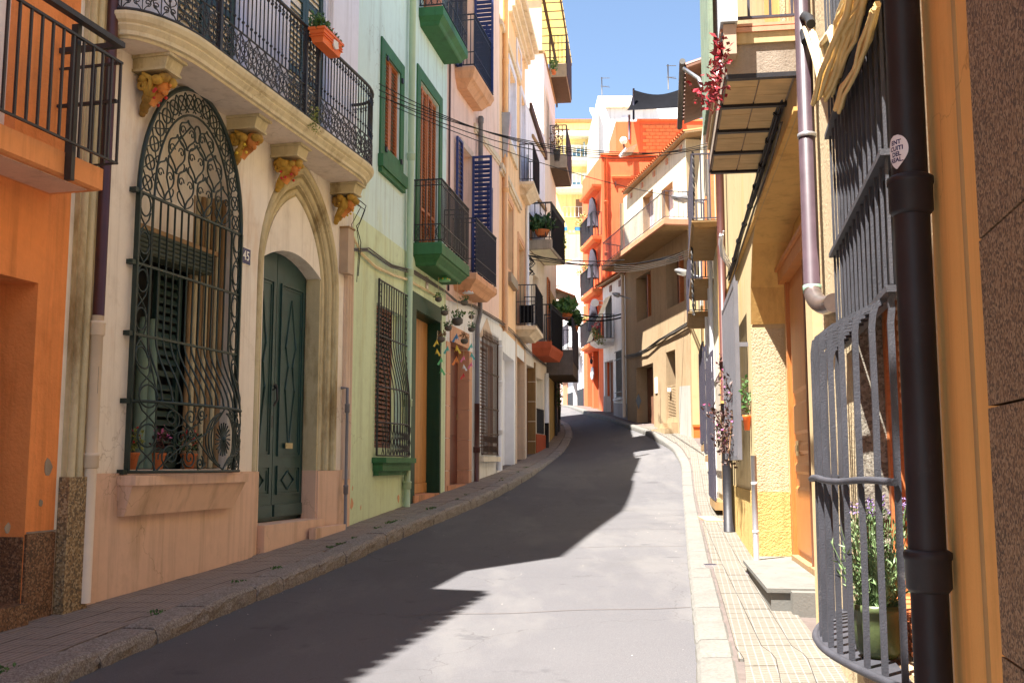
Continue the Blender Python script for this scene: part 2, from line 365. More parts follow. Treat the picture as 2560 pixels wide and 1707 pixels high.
    def ball(self, c, r, n=10, squash=(1, 1, 1), jit=0):
        W = self.W; self.W = None; c = Vector(W(*c)) if W else Vector(c); vs = []; fs = []; h = max(4, n // 2)
        for i in range(h + 1):
            t = math.pi * i / h
            for k in range(n):
                a = 2 * math.pi * k / n; q = 1 + random.uniform(-jit, jit)
                vs.append((c.x + r * q * squash[0] * math.sin(t) * math.cos(a), c.y + r * q * squash[1] * math.sin(t) * math.sin(a), c.z + r * q * squash[2] * math.cos(t)))
        for i in range(h):
            for k in range(n): fs.append((i * n + k, (i + 1) * n + k, (i + 1) * n + (k + 1) % n, i * n + (k + 1) % n))
        self.add(vs, fs, True); self.W = W; return self
    def mesh(self, name, m):
        me = bpy.data.meshes.new(name); me.from_pydata(self.v, [], self.f)
        me.polygons.foreach_set('use_smooth', self.sm[:len(me.polygons)] if len(self.sm) >= len(me.polygons) else [False] * len(me.polygons))
        me.materials.append(MATS[m]); me.update(); return me
    def build(self, name, m, parent=None, **tags):
        o = bpy.data.objects.new(name, self.mesh(name, m)); COL.objects.link(o)
        setp(o, parent)
        for k, v in tags.items(): o[k] = v
        if parent is not None and name in ('foliage', 'blooms', 'stems', 'painted_flowers', 'gilt_hair'): o['kind'] = 'stuff'
        return o
def setp(o, parent):
    if parent is not None:
        o.parent = parent
        if parent.type == 'EMPTY': o.matrix_parent_inverse = Matrix.Translation(-Vector(parent.location))
        elif parent.get('_inst'): o.matrix_parent_inverse = parent.matrix_basis.inverted()
GROUPS = {'drainpipe': 'drainpipes on the house fronts', 'hanging_pot': 'hanging pots and shades under the balconies', 'hanging_bird': 'strings of paper birds under the balconies', 'street_lamp': 'street lamps on wall arms',
          'overhead_wire': 'wires crossing the street', 'cable_bundle': 'cable bundles on the walls', 'flower_pot': 'flower pots behind window grilles', 'closed_parasol': 'furled parasols on the red balconies',
          'balcony_plant': 'plants on the balconies', 'wall_lantern': 'lanterns under the red balconies', 'drain_grating': 'small gratings in the pavement', 'house_number_plaque': 'house number plaques', 'rooftop_antenna': 'aerials on the roofs',
          'white_house': 'white houses in the street', 'yellow_house': 'yellow houses on the sunny side'}
def thing(name, label, cat, loc=(0, 0, 0), group=None):
    group = group or GROUPS.get(name)
    o = bpy.data.objects.new(name, None); o.empty_display_size = .2; COL.objects.link(o); o.location = loc
    o['label'] = label; o['category'] = cat
    if group: o['group'] = group
    return o
def tag(o, label, cat, group=None):
    o['label'] = label; o['category'] = cat
    if group: o['group'] = group
    return o
def inst(name, me, M, parent=None):
    o = bpy.data.objects.new(name, me); COL.objects.link(o); o.matrix_basis = M; setp(o, parent); return o

def ray(px, py):
    v = (853.5 - py) / FPX
    return Vector(((px - 1280) / FPX, CP - v * SP, SP + v * CP))
def atY(px, py, Y): r = ray(px, py); return r * (Y / r.y)
class Face:
    """a facade plane: s along it from A to B, z up from eye level, d out towards the street"""
    def __init__(self, A, B, side):
        self.A = Vector(A[:2]); self.B = Vector(B[:2]); self.L = (self.B - self.A).length; self.t = (self.B - self.A) / self.L
        self.n = Vector((self.t.y, -self.t.x)) if side > 0 else Vector((-self.t.y, self.t.x)); self.side = side
    def W(self, s, z, d): p = self.A + self.t * s + self.n * d; return Vector((p.x, p.y, z))
    def q(self, p, d=0):
        r = ray(*p); c = self.A.dot(self.n) + d; k = c / (r.x * self.n.x + r.y * self.n.y); P = r * k
        return (P.xy - self.A).dot(self.t), P.z
    def e(self, p, s):
        r = ray(*p); c = self.A.dot(self.t) + s; k = c / (r.x * self.t.x + r.y * self.t.y); P = r * k
        return (P.xy - self.A).dot(self.n), P.z
    def R(self, tl, br, d=0):
        """rectangle (s0,s1,z0,z1) from its near top and far bottom corners in the photograph"""
        a = self.q(tl, d); b = self.q(br, d); return (min(a[0], b[0]), max(a[0], b[0]), b[1], a[1])
    def mb(self): return MB(self.W)
    def M(self, s, z, d):
        p = self.W(s, z, d); y = Vector((-self.t.y, self.t.x))
        return Matrix(((self.t.x, y.x, 0, p.x), (self.t.y, y.y, 0, p.y), (0, 0, 1, p.z), (0, 0, 0, 1)))
def rect(r): s0, s1, z0, z1 = r; return [(s0, z0), (s1, z0), (s1, z1), (s0, z1)]

def cv(ox, oy, k): return lambda x, y: (ox + x / k, oy + y / k)
qa = cv(0, 0, 2.45); qb = cv(500, 0, 2.45); qc = cv(1000, 0, 3.136); qd = cv(1000, 450, 3.136); qe = cv(0, 600, 2.45)
qf = cv(500, 600, 2.45); qg = cv(1000, 800, 3.136); ra = cv(1280, 0, 3.92); rb = cv(1280, 350, 5.2267); rc = cv(1280, 600, 5.2267)
rd = cv(1280, 850, 5.2267); re_ = cv(1500, 180, 4.48); rf = cv(1500, 480, 4.48); rg = cv(1500, 800, 4.48)
sa = cv(1680, 0, 3.136); sb = cv(2060, 0, 3.136); sc = cv(1680, 480, 3.136); sd = cv(2000, 480, 3.136); se = cv(1680, 950, 3.136)
sf = cv(1960, 950, 2.0717); sg = cv(0, 1100, 2.583); sh = cv(700, 1100, 2.352)

def ulev(px): return (px - 1280) / FPX * CP
XLm = .2463
def XLc(Y): return -3.6607 + XLm * (Y - 8.8)
FO = Face((XLc(-6), -6), (XLc(8.48), 8.48), 1)
FC = Face((XLc(8.48), 8.48), (-2.28, 14.39), 1)
FG = Face((-2.28, 14.39), (-1.31, 19.87), 1)
FP = Face((-1.31, 19.87), (-.32, 24.78), 1)
FE = Face((-.32, 24.78), (.41, 30.79), 1)
F5 = Face((.41, 30.79), (1.095, 34), 1)
F6 = Face((1.095, 34), (1.94, 41), 1)
m2 = ulev(1656)
R1 = Face((.66 - .2078 * 4, -4), (.66 + .2078 * 6.72, 6.72), -1)
R2 = Face((2.24 + m2 * (6.95 - 8.4), 6.95), (2.24 + m2 * (16.2 - 8.4), 16.2), -1)
R3 = Face((3.37, 16.2), (5.2, 28), -1)
R4 = Face((5.6, 32), (4.42, 39.46), -1)
R5 = Face((4.42, 39.46), (3.82, 42.54), -1)
R6 = Face((3.82, 42.54), (3.28, 46.64), -1)
R7 = Face((3.28, 46.64), (2.74, 50.76), -1)

def lerp(tab, y):
    if y <= tab[0][0]: a, b = tab[0], tab[1]
    elif y >= tab[-1][0]: a, b = tab[-2], tab[-1]
    else:
        for a, b in zip(tab, tab[1:]):
            if a[0] <= y <= b[0]: break
    return a[1] + (b[1] - a[1]) * (y - a[0]) / (b[0] - a[0])
def smooth(tab, y, r=.8): return sum(lerp(tab, y + r * k) for k in (-1, -.5, 0, .5, 1)) / 5
TXL = [(-6, XLc(-6)), (8.48, XLc(8.48)), (14.39, -2.28), (19.87, -1.31), (24.78, -.32), (30.79, .41), (34, 1.095), (41, 1.94), (43, .6), (60, -9)]
TXR = [(-4, -.17), (6.72, 2.056), (6.95, 2.03), (16.2, 3.36), (28, 5.2), (32, 5.6), (39.46, 4.42), (42.54, 3.82), (46.64, 3.28), (50.76, 2.74), (60, 1.2)]
THL = [(-6, -2.0), (7.94, -1.22), (8.8, -1.177), (11.84, -1.02), (14.39, -.83), (19.87, -.51), (24.78, -.17), (30.79, .19), (34, .55), (38, 1.1), (41, 1.6), (46, 2.45), (51, 2.85), (60, 3.5)]
THR = [(-6, -1.75), (0, -1.45), (5.6, -1.24), (8.4, -1.15), (11.3, -1.07), (15.1, -.91), (19, -.76), (22, -.54), (28, .33), (32, .84), (39.46, 1.71), (42.54, 2.19), (46.6, 2.66), (50.8, 2.91), (60, 3.6)]
TKL = [(-6, -5.2), (6.5, -2.95), (8, -2.68), (10, -2.33), (13.6, -1.62), (18.7, -.60), (24.5, .43), (30, 1.17), (34, 1.80), (38, 2.26), (41, 2.35), (42.5, 2.0), (44, 1.2), (60, -8.5)]
TKR = [(-6, -1.2), (5.6, .97), (6.9, 1.2), (11.2, 1.88), (21.3, 3.5), (25.8, 4.23), (29.3, 4.55), (34, 4.5), (40.5, 3.75), (42, 3.1), (48, 2.3), (60, .3)]
def XL(y): return lerp(TXL, y)
def XR(y): return lerp(TXR, y)
def KL(y): return smooth(TKL, y)
def KR(y): return smooth(TKR, y)
def HLw(y): return smooth(THL, y)
def HRw(y): return smooth(THR, y)
KH = .17
def roadz(x, y):
    a, b = XL(y), XR(y); t = min(max((x - a) / max(b - a, .5), 0), 1); return (HLw(y) - KH) * (1 - t) + (HRw(y) - .03) * t
def leftz(x, y): return HLw(y) - .015
def rightz(x, y): return HRw(y)
# ------------------------------------------------------------------ generic builders
def TR(v): return Matrix.Translation(Vector(v))
def box_mesh(name, hx, hy, z0, z1, m):
    b = MB(); b.box(-hx, hx, -hy, hy, z0, z1); return b.mesh(name, m)
def railing(parent, face, path, z0, z1, sp, r, m, top=(.02, .012), low=True, name='baluster', skip_sides=False, rails=(), rm=None):
    """posts along a plan path of (s,d), with a handrail and a bottom rail"""
    b = face.mb()
    for i in range(len(path) - 1):
        (a0, d0), (a1, d1) = path[i], path[i + 1]
        l = math.hypot(a1 - a0, d1 - d0); ux, uy = (a1 - a0) / l, (d1 - d0) / l
        for z, hw, hh in [(z1, top[0], top[1])] + ([(z0, top[0] * .8, .008)] if low else []) + [(q_, r * 1.2, r) for q_ in rails]:
            px, py = -uy * hw, ux * hw
            e0, e1 = (a0 - ux * hw, d0 - uy * hw), (a1 + ux * hw * .9, d1 + uy * hw * .9); dz = .0015 * (i % 2)
            b.hexa([(e0[0] - px, z - hh + dz, e0[1] - py), (e1[0] - px, z - hh + dz, e1[1] - py), (e1[0] + px, z - hh + dz, e1[1] + py), (e0[0] + px, z - hh + dz, e0[1] + py),
                    (e0[0] - px, z + hh - dz, e0[1] - py), (e1[0] - px, z + hh - dz, e1[1] - py), (e1[0] + px, z + hh - dz, e1[1] + py), (e0[0] + px, z + hh - dz, e0[1] + py)])
    b.build('handrail', rm or m, parent)
    me = box_mesh(name, r, r, 0, z1 - z0, m)
    for i in range(len(path) - 1):
        (a0, d0), (a1, d1) = path[i], path[i + 1]; l = math.hypot(a1 - a0, d1 - d0); n = max(1, round(l / sp))
        for k in range(n + (1 if i == len(path) - 2 else 0)):
            t = k / n; inst(name, me, face.M(a0 + (a1 - a0) * t, z0, d0 + (d1 - d0) * t), parent)
def slab(parent, face, plan, levels, m, name='balcony'):
    """plan polygon of (s,d) with d=0 against the wall; levels (z, inset) from the bottom up"""
    mid = (min(p[0] for p in plan) + max(p[0] for p in plan)) / 2; hl = (max(p[0] for p in plan) - min(p[0] for p in plan)) / 2; pd = max(p[1] for p in plan)
    b = face.mb(); n = len(plan); vs = []; fs = []
    for z, ins in levels:
        for s, d in plan: vs.append((mid + (s - mid) * (1 - ins / hl), z, d * (1 - ins / pd) if d > 0 else d))
    for i in range(len(levels) - 1):
        for k in range(n): fs.append((i * n + k, i * n + (k + 1) % n, (i + 1) * n + (k + 1) % n, (i + 1) * n + k))
    fs.append(tuple(range(n))); fs.append(tuple(reversed(range((len(levels) - 1) * n, len(levels) * n))))
    b.add(vs, fs); return b.build(name, m, parent)
def house(name, label, cat, face, s0, s1, zt, m, holes=(), depth=8, thick=.32, zb=None, loop=None, group=None, party=None):
    sm_ = (s0 + s1) / 2; y0 = face.W(s0, 0, 0).y; p = face.W(sm_, 0, -depth / 2)
    H = THL if face.side > 0 and face.n.x > 0 else THR
    zb = zb if zb is not None else lerp(H, y0) - .7
    t = thing(name, label, cat, (p.x, p.y, lerp(H, p.y)), group)
    b = face.mb(); lp = loop or [(s0, zb), (s1, zb), (s1, zt), (s0, zt)]
    b.prism(lp, 0, -thick, holes); b.build('wall', m, t)
    b = face.mb()
    b.box(s0, s0 + .2, zb, zt - .01, -thick - .001, -depth); b.box(s1 - .2, s1, zb, zt - .01, -thick - .001, -depth)
    b.box(s0 + .2, s1 - .2, zb, zt - .01, -depth + .2, -depth); b.box(s0 + .201, s1 - .201, zt - .25, zt - .012, -thick - .001, -depth + .201)
    b.box(s0 + .21, s1 - .21, zb + .5, zt - .3, -thick - .7, -thick - .75)
    b.build('party_wall', party or m, t)
    return t
def panel(parent, face, r, d0, d1, m, name='panel'):
    b = face.mb(); b.box(r[0], r[1], r[2], r[3], d0, d1); return b.build(name, m, parent)
def frame(parent, face, r, wd, d0, d1, m, name='frame', bottom=True, wt=None):
    s0, s1, z0, z1 = r; wt = wt or wd; b = face.mb()
    b.box(s0, s0 + wd, z0, z1, d0, d1); b.box(s1 - wd, s1, z0, z1, d0, d1); b.box(s0 + wd, s1 - wd, z1 - wt, z1, d0, d1 - .001)
    if bottom: b.box(s0 + wd, s1 - wd, z0, z0 + wd, d0, d1 - .001)
    return b.build(name, m, parent)
def louvre(parent, W, a0, a1, z0, z1, c, th, m, pitch=.05, name='shutter', rail=.06, mids=(), tilt=1):
    """a louvred leaf: W maps (a,z,c); slats are sub-parts"""
    b = MB(W); b.box(a0, a0 + rail, z0, z1, c - th, c); b.box(a1 - rail, a1, z0, z1, c - th, c)
    for z in [z0, *mids, z1 - rail]: b.box(a0 + rail, a1 - rail, z, z + rail, c - th + .001, c - .001)
    o = b.build(name, m, parent)
    s = MB(W); h = pitch * .44
    s.hexa([(a0 + rail, -h, c - th * .1), (a1 - rail, -h, c - th * .1), (a1 - rail, -h + .008, c - th * .1), (a0 + rail, -h + .008, c - th * .1),
            (a0 + rail, h * .4, c - th * .9), (a1 - rail, h * .4, c - th * .9), (a1 - rail, h * .4 + .008, c - th * .9), (a0 + rail, h * .4 + .008, c - th * .9)] if tilt > 0 else
           [(a0 + rail, h * .4, c - th * .1), (a1 - rail, h * .4, c - th * .1), (a1 - rail, h * .4 + .008, c - th * .1), (a0 + rail, h * .4 + .008, c - th * .1),
            (a0 + rail, -h, c - th * .9), (a1 - rail, -h, c - th * .9), (a1 - rail, -h + .008, c - th * .9), (a0 + rail, -h + .008, c - th * .9)])
    me = s.mesh('slat', m); z = z0 + rail + pitch * .6; stops = [*mids, z1 - rail]
    while z < z1 - rail - pitch * .3:
        if not any(q_ - pitch * .3 < z < q_ + rail + pitch * .3 for q_ in stops): inst('slat', me, TR((0, 0, z)), o)
        z += pitch
    return o
def pipe(label, pts, r, m, collars=(), cr=1.25, ch=.09, straps=(), n=14, cat='drainpipe', name='drainpipe', extra=None):
    P = [Vector(p) for p in pts]; t = thing(name, label, cat, P[-1] if P[-1].z < P[0].z else P[0])
    MB().tube(P, r, n).build('pipe', m, t)
    for z in collars:
        for a, b_ in zip(P, P[1:]):
            if min(a.z, b_.z) <= z <= max(a.z, b_.z) and abs(a.z - b_.z) > 1e-4:
                p = a + (b_ - a) * ((z - a.z) / (b_.z - a.z)); q_ = MB()
                q_.lathe((p.x, p.y, z), [(r * 1.03, -ch / 2 - .012), (r * cr, -ch / 2), (r * cr, ch / 2), (r * cr * 1.06, ch / 2 + .004), (r * cr * 1.06, ch / 2 + .022), (r * 1.03, ch / 2 + .03)], n); q_.build('collar', m, t); break
    for z, mm in straps:
        for a, b_ in zip(P, P[1:]):
            if min(a.z, b_.z) <= z <= max(a.z, b_.z) and abs(a.z - b_.z) > 1e-4:
                p = a + (b_ - a) * ((z - a.z) / (b_.z - a.z)); MB().lathe((p.x, p.y, z), [(r * 1.08, -.014), (r * 1.13, -.012), (r * 1.13, .012), (r * 1.08, .014)], n).build('strap', mm, t); break
    return t
def sagline(a, b, sag, n=10):
    a, b = Vector(a), Vector(b); return [a + (b - a) * (i / n) - Vector((0, 0, sag * 4 * (i / n) * (1 - i / n))) for i in range(n + 1)]
def leaves(mb, c, rad, n, size, up=.3, shape=None):
    """n leaf-shaped faces spread through an ellipsoid round c"""
    for _ in range(n):
        while True:
            v = Vector((random.uniform(-1, 1), random.uniform(-1, 1), random.uniform(-1, 1)))
            if v.length < 1: break
        p = Vector(c) + Vector((v.x * rad[0], v.y * rad[1], v.z * rad[2]))
        leaf(mb, p, size * random.uniform(.6, 1.3), up)
def leaf(mb, p, l, up=.3, wd=.27):
    d = Vector((random.uniform(-1, 1), random.uniform(-1, 1), random.uniform(-.6, 1) + up)).normalized(); s = d.orthogonal().normalized()
    s = (Matrix.Rotation(random.uniform(0, 6.28), 3, d) @ s) * l * wd; nn = d.cross(s).normalized() * l * .08
    mb.add([tuple(p), tuple(p + d * l * .45 + s + nn), tuple(p + d * l), tuple(p + d * l * .45 - s + nn)], [(0, 1, 2), (0, 2, 3)])
def spiral(cx, cz, r, turns, a0, sgn=1, n=16, d=0.0, r1=.15):
    return [(cx + r * (1 - (1 - r1) * i / n) * math.cos(a0 + sgn * 2 * math.pi * turns * i / n), cz + r * (1 - (1 - r1) * i / n) * math.sin(a0 + sgn * 2 * math.pi * turns * i / n), d) for i in range(n + 1)]
def ring(cx, cz, rx, rz, d=0, n=14): return [(cx + rx * math.cos(2 * math.pi * i / n), cz + rz * math.sin(2 * math.pi * i / n), d) for i in range(n + 1)]
def bez(p0, p1, p2, p3, n=10):
    return [tuple(((1 - t) ** 3) * a + 3 * ((1 - t) ** 2) * t * b + 3 * (1 - t) * t * t * c + t ** 3 * e for a, b, c, e in zip(p0, p1, p2, p3)) for t in [i / n for i in range(n + 1)]]
def text_mesh(body, size, M, m, parent, name='lettering', ext=.001, bold=0):
    cu = bpy.data.curves.new(name, 'FONT'); cu.body = body; cu.size = size; cu.extrude = ext; cu.offset = bold; cu.align_x = 'CENTER'; cu.align_y = 'CENTER'; cu.resolution_u = 3
    o = bpy.data.objects.new(name, cu); COL.objects.link(o); bpy.context.view_layer.update()
    me = bpy.data.meshes.new_from_object(o.evaluated_get(bpy.context.evaluated_depsgraph_get())); bpy.data.objects.remove(o); bpy.data.curves.remove(cu)
    me.materials.clear(); me.materials.append(MATS[m]); me.transform(M)
    r = bpy.data.objects.new(name, me); COL.objects.link(r); setp(r, parent); return r
def text_M(face, s, z, d):
    """letters stand on the facade reading towards the street: x along the reader's right, y up"""
    p = face.W(s, z, d); up = Vector((0, 0, 1)); n3 = Vector((face.n.x, face.n.y, 0)); x = up.cross(n3)
    return Matrix(((x.x, 0, n3.x, p.x), (x.y, 0, n3.y, p.y), (0, 1, 0, p.z), (0, 0, 0, 1)))

# ------------------------------------------------------------------ ground, road, pavements, kerbs
b = MB(); xs = [-160, -60, -20, -9, 9, 20, 60, 160]; ys = [-40, -15, -6, 2, 8, 15, 22, 28, 34, 40, 46, 52, 60, 120, 300]
for y in ys:
    for x in xs: b.v.append((x, y, min(lerp(THL, min(y, 60)), lerp(THR, min(y, 60))) - .55 + (max(y - 60, 0) * .03)))
for j in range(len(ys) - 1):
    for i in range(len(xs) - 1): q_ = j * len(xs) + i; b.f.append((q_, q_ + 1, q_ + 1 + len(xs), q_ + len(xs))); b.sm.append(False)
o = b.build('ground', 'concrete'); o['kind'] = 'structure'
def strip(name, m, y0, y1, dy, xa, xb, zf, nx=8):
    b = MB(); n = int((y1 - y0) / dy) + 1
    for j in range(n + 1):
        y = y0 + (y1 - y0) * j / n
        for i in range(nx + 1): x = xa(y) + (xb(y) - xa(y)) * i / nx; b.v.append((x, y, zf(x, y)))
    for j in range(n):
        for i in range(nx): q_ = j * (nx + 1) + i; b.f.append((q_, q_ + 1, q_ + 2 + nx, q_ + 1 + nx)); b.sm.append(True)
    o = b.build(name, m); o['kind'] = 'structure'; return o
strip('road', 'asphalt', -6, 60, .5, lambda y: KL(y) - .1, lambda y: KR(y) + .02, roadz, 12)
pl = strip('pavement', 'concrete_dark', -6, 60, .5, lambda y: XL(y) - .3, lambda y: KL(y) - .2, lambda x, y: leftz(x, y) - .012, 3)
pr = strip('pavement', 'concrete_dark', -6, 60, .5, lambda y: KR(y) + .1, lambda y: XR(y) + .6, lambda x, y: rightz(x, y) - .018, 3)
granite('kerb_pale', (.12, .11, .095), (.125, .12, .108), (.17, .165, .15), 60, .25, .8)
def kerb(side, y0, y1, wdt, h, m):
    base = MB(); K = KL if side < 0 else KR; Z = (lambda y: leftz(0, y) + .015) if side < 0 else (lambda y: rightz(0, y))
    n = int((y1 - y0) / .5); vs = []
    for j in range(n + 1):
        y = y0 + (y1 - y0) * j / n; x = K(y); i_ = x + side * wdt
        vs += [(x + side * .03, y, Z(y) - .5), (x + side * .03, y, Z(y) - .035), (i_ - side * .01, y, Z(y) - .035), (i_ - side * .01, y, Z(y) - .5)]
    fs = []
    for j in range(n):
        for k in range(3): fs.append((j * 4 + k, j * 4 + k + 1, j * 4 + 5 + k, j * 4 + 4 + k))
    base.add(vs, fs); ko = base.build('kerb', 'concrete'); ko['kind'] = 'structure'
    y = y0
    while y < y1:
        l = random.uniform(.55, 1.0); ye = min(y + l - .012, y1); st = MB(); N = max(2, int(l / .09)); vs = []; fs = []; q0 = 1 if side < 0 else .2; jz = random.uniform(-.008, .008) * q0; jx = random.uniform(-.012, .012) * q0
        prof = [(0, -.45), (0, -.11), (.004, -.06), (.012, -.028), (.035, -.004), (.12, 0), (wdt - .03, 0), (wdt - .008, -.02), (wdt - .005, -.2)]
        if y < 24 or side > 0:
            pass
        for j in range(N + 1):
            yy = y + (ye - y) * j / N; e = .012 if j in (0, N) else 0
            for (dx, dz) in prof:
                rr = q0 * (random.uniform(-.011, .011) if 0 < dx + .001 < .1 else random.uniform(-.002, .002))
                vs.append((K(yy) + jx + side * (dx + rr + (e if dx < .05 else 0)), yy, Z(yy) + jz + dz + (rr * .5 if dz > -.3 else 0) - (e if dz > -.1 else 0)))
        M_ = len(prof)
        for j in range(N):
            for k in range(M_ - 1): fs.append((j * M_ + k, j * M_ + k + 1, (j + 1) * M_ + k + 1, (j + 1) * M_ + k))
        fs.append(tuple(range(M_))); fs.append(tuple(reversed(range(N * M_, (N + 1) * M_))))
        st.add(vs, fs); st.build('kerb_stone', m, ko); y += l
kerb(-1, 5.0, 43, .30, .17, 'kerb_granite')
kerb(1, 3.5, 48, .26, .05, 'kerb_pale')
def tiles(parent, side, y0, y1, yp, m, K, X, Z, wdt, tl=.2):
    rest = MB(); cnt = 0; y = y0; j = 0
    while y < y1:
        a, b_ = (X(y) - .02, K(y) - wdt) if side < 0 else (K(y) + wdt, X(y) + .02)
        n = int((b_ - a) / .2) + 1
        for i in range(n):
            def xx(k, yy):
                aa, bb = (X(yy) - .02, K(yy) - wdt) if side < 0 else (K(yy) + wdt, X(yy) + .02)
                return min((aa + .2 * k) if side < 0 else (bb - .2 * (n - k)), bb) if side < 0 else max(bb - .2 * (n - k), aa)
            g = .003; z_ = random.uniform(-.0025, .0025); p = []
            for zz in (-.03, 0):
                for (k, yy, sx) in ((i, y + g, g), (i + 1, y + g, -g), (i + 1, y + tl - g, -g), (i, y + tl - g, g)):
                    x = xx(k, yy) + sx; p.append((x, yy, Z(x, yy) + zz + z_ + .002))
            if p[1][0] - p[0][0] < .03: continue
            if y < yp and cnt < 298: MB().hexa(p).build('paving_tile', m, parent); cnt += 1
            else: rest.hexa(p)
        y += tl; j += 1
    r = rest.build('paving_tiles', m, parent); r['kind'] = 'stuff'
tiles(pl, -1, 6.2, 40.4, 18.5, 'paver_grey', KL, XL, leftz, .30)
tiles(pr, 1, 4.0, 36, 20, 'paver_cream', KR, XR, rightz, .27)
# covers and gratings let into the near pavement, by the place they have in the photograph
def onplane(p, zf):
    r = ray(*p); k = 1.0
    while k < 70:
        P = r * k
        if P.z < zf(P.x, P.y): break
        k += .01
    return r * k
def cover(label, tl, br, m, name='utility_cover', bars=0):
    a, c = onplane(tl, rightz), onplane(br, rightz); x0, x1 = min(a.x, c.x), max(a.x, c.x); y0, y1 = sorted((a.y, c.y)); y1 = max(y1, y0 + .14)
    t = thing(name, label, 'cover', (x0, y0, rightz(x0, y0)))
    MB().hexa([(x0, y0, rightz(x0, y0) - .02), (x1, y0, rightz(x1, y0) - .02), (x1, y1, rightz(x1, y1) - .02), (x0, y1, rightz(x0, y1) - .02),
               (x0, y0, rightz(x0, y0) + .012), (x1, y0, rightz(x1, y0) + .012), (x1, y1, rightz(x1, y1) + .012), (x0, y1, rightz(x0, y1) + .012)]).build('plate', m, t)
    for i in range(bars):
        x = x0 + (x1 - x0) * (i + .5) / bars; y = (y0 + y1) / 2; z = rightz(x, y) + .013
        MB().box(x - .008, x + .008, y0 + .02, y1 - .02, z, z + .006).build('rib', 'grey_iron', t)
    return t
cover('rusty brown rectangular cover set in the sunny tiles', se(197, 1070), se(410, 1108), 'salmon_tile')
cover('small grey ribbed drain grating by the kerb', se(245, 1450), se(356, 1462), 'grey_dado', 'drain_grating', 6)
cover('small grey ribbed drain grating before the stone doorstep', se(578, 1518), se(690, 1530), 'grey_dado', 'drain_grating', 6)
for y in (8.8, 13.2, 15.2, 18.4, 21.5):
    b = MB(); n = 14; a0, a1 = KL(y) + (1.6 if y < 16 else 0), KR(y)
    for i in range(n):
        x0, x1 = a0 + (a1 - a0) * i / n, a0 + (a1 - a0) * (i + 1) / n; y0, y1 = y + .03 * math.sin(i * .9), y + .03 * math.sin((i + 1) * .9)
        b.quad((x0, y0, roadz(x0, y0) + .004), (x1, y1, roadz(x1, y1) + .004), (x1, y1 + .014, roadz(x1, y1) + .0042), (x0, y0 + .014, roadz(x0, y0) + .0042))
    o = b.build('road_seam', 'concrete_dark'); o['kind'] = 'structure'
# weeds in the joints and specks of litter on the road
b = MB()
for _ in range(110):
    y = random.uniform(6.5, 20) if random.random() < .8 else random.uniform(20, 30); x = KL(y) - .31 + random.uniform(-.03, .05)
    if math.sin(y * 3.1) + math.sin(y * 7.7) < .5: continue
    for _k in range(9): leaf(b, Vector((x + random.uniform(-.05, .05), y + random.uniform(-.08, .08), leftz(x, y))), .035, 1)
o = b.build('weeds', 'leaf_green'); o['kind'] = 'stuff'
b = MB()
for _ in range(120):
    y = random.uniform(5, 24); x = random.uniform(KL(y) + .05, KR(y) - .05); z = roadz(x, y) + .006; r_ = random.uniform(.003, .007)
    a_ = random.uniform(0, 3); b.add([(x, y, z), (x + r_ * 2 * math.cos(a_), y + r_ * 2 * math.sin(a_), z + .004), (x - r_ * math.sin(a_), y + r_ * math.cos(a_), z + .002)], [(0, 1, 2)])
o = b.build('litter', 'warm_white'); o['kind'] = 'stuff'
# ================================================================== the shaded side of the street
def inset_poly(pts, k):
    cx = sum(p[0] for p in pts) / len(pts); cz = sum(p[1] for p in pts) / len(pts)
    return [(cx + (p[0] - cx) * k, cz + (p[1] - cz) * k) for p in pts]
def eaves(parent, face, s0, s1, z, out, m='terracotta', pitch=.24, back=1.2, slope=.35, under='old_wood'):
    """curved roof tiles along an eave: each visible row end is a tile"""
    b = MB(); n = 6; vs = []; fs = []
    for j, (d, dz) in enumerate(((out, 0), (-back, (out + back) * slope))):
        for k in range(n + 1):
            a = math.pi * k / n; p = face.W(-pitch * .42 * math.cos(a), dz + .07 * math.sin(a), d) - face.W(0, 0, 0); vs.append((p.x, p.y, dz + .07 * math.sin(a)))
    for k in range(n): fs.append((k, k + 1, n + 2 + k, n + 1 + k))
    b.add(vs, fs, True); me = b.mesh('roof_tile', m)
    q = face.mb(); q.hexa([(s0, z - .06, out - .05), (s1, z - .06, out - .05), (s1, z + (out + back) * slope - .06, -back), (s0, z + (out + back) * slope - .06, -back),
                           (s0, z - .01, out - .05), (s1, z - .01, out - .05), (s1, z + (out + back) * slope - .01, -back), (s0, z + (out + back) * slope - .01, -back)])
    o = q.build('roof', under, parent)
    for i in range(int((s1 - s0) / pitch)):
        p = face.W(s0 + pitch * (i + .5), z, 0); inst('roof_tile', me, TR((p.x, p.y, z)), o)

# ---- orange house -------------------------------------------------------------------------------
f = FO
dr = f.q(qe(235, 265))
wr = f.q(qa(160, 60))
orange = house('orange_house', 'rough orange plastered house with a deep doorway and speckled granite base', 'house', f, 0, f.L, 8.8, 'orange_stucco',
               [rect((12.2, dr[0], -1.9, dr[1])), rect((12.6, wr[0] - .05, 2.40, 4.9))], thick=.9, loop=[(0, -2.6), (f.L, -2.6), (f.L, 8.8), (13.3, 8.8), (13.3, 9.6), (0, 9.6)])
b = f.mb(); b.box(0, 13.29, 8.81, 9.58, -.901, -8); b.build('upper_wall', 'orange_stucco', orange)
eaves(orange, f, .2, 13.3, 9.62, .42)
panel(orange, f, (12.2, dr[0], -1.9, 1.4), -.86, -.899, 'door_brown', 'door')
panel(orange, f, (12.6, wr[0] - .05, 2.4, 4.88), -.12, -.16, 'pale_panel', 'balcony_door')
frame(orange, f, (13.4, wr[0] - .04, 2.4, 4.88), .16, -.10, -.119, 'white_wall', 'door_frame')
z0 = f.q(sg(145, 610))[1]
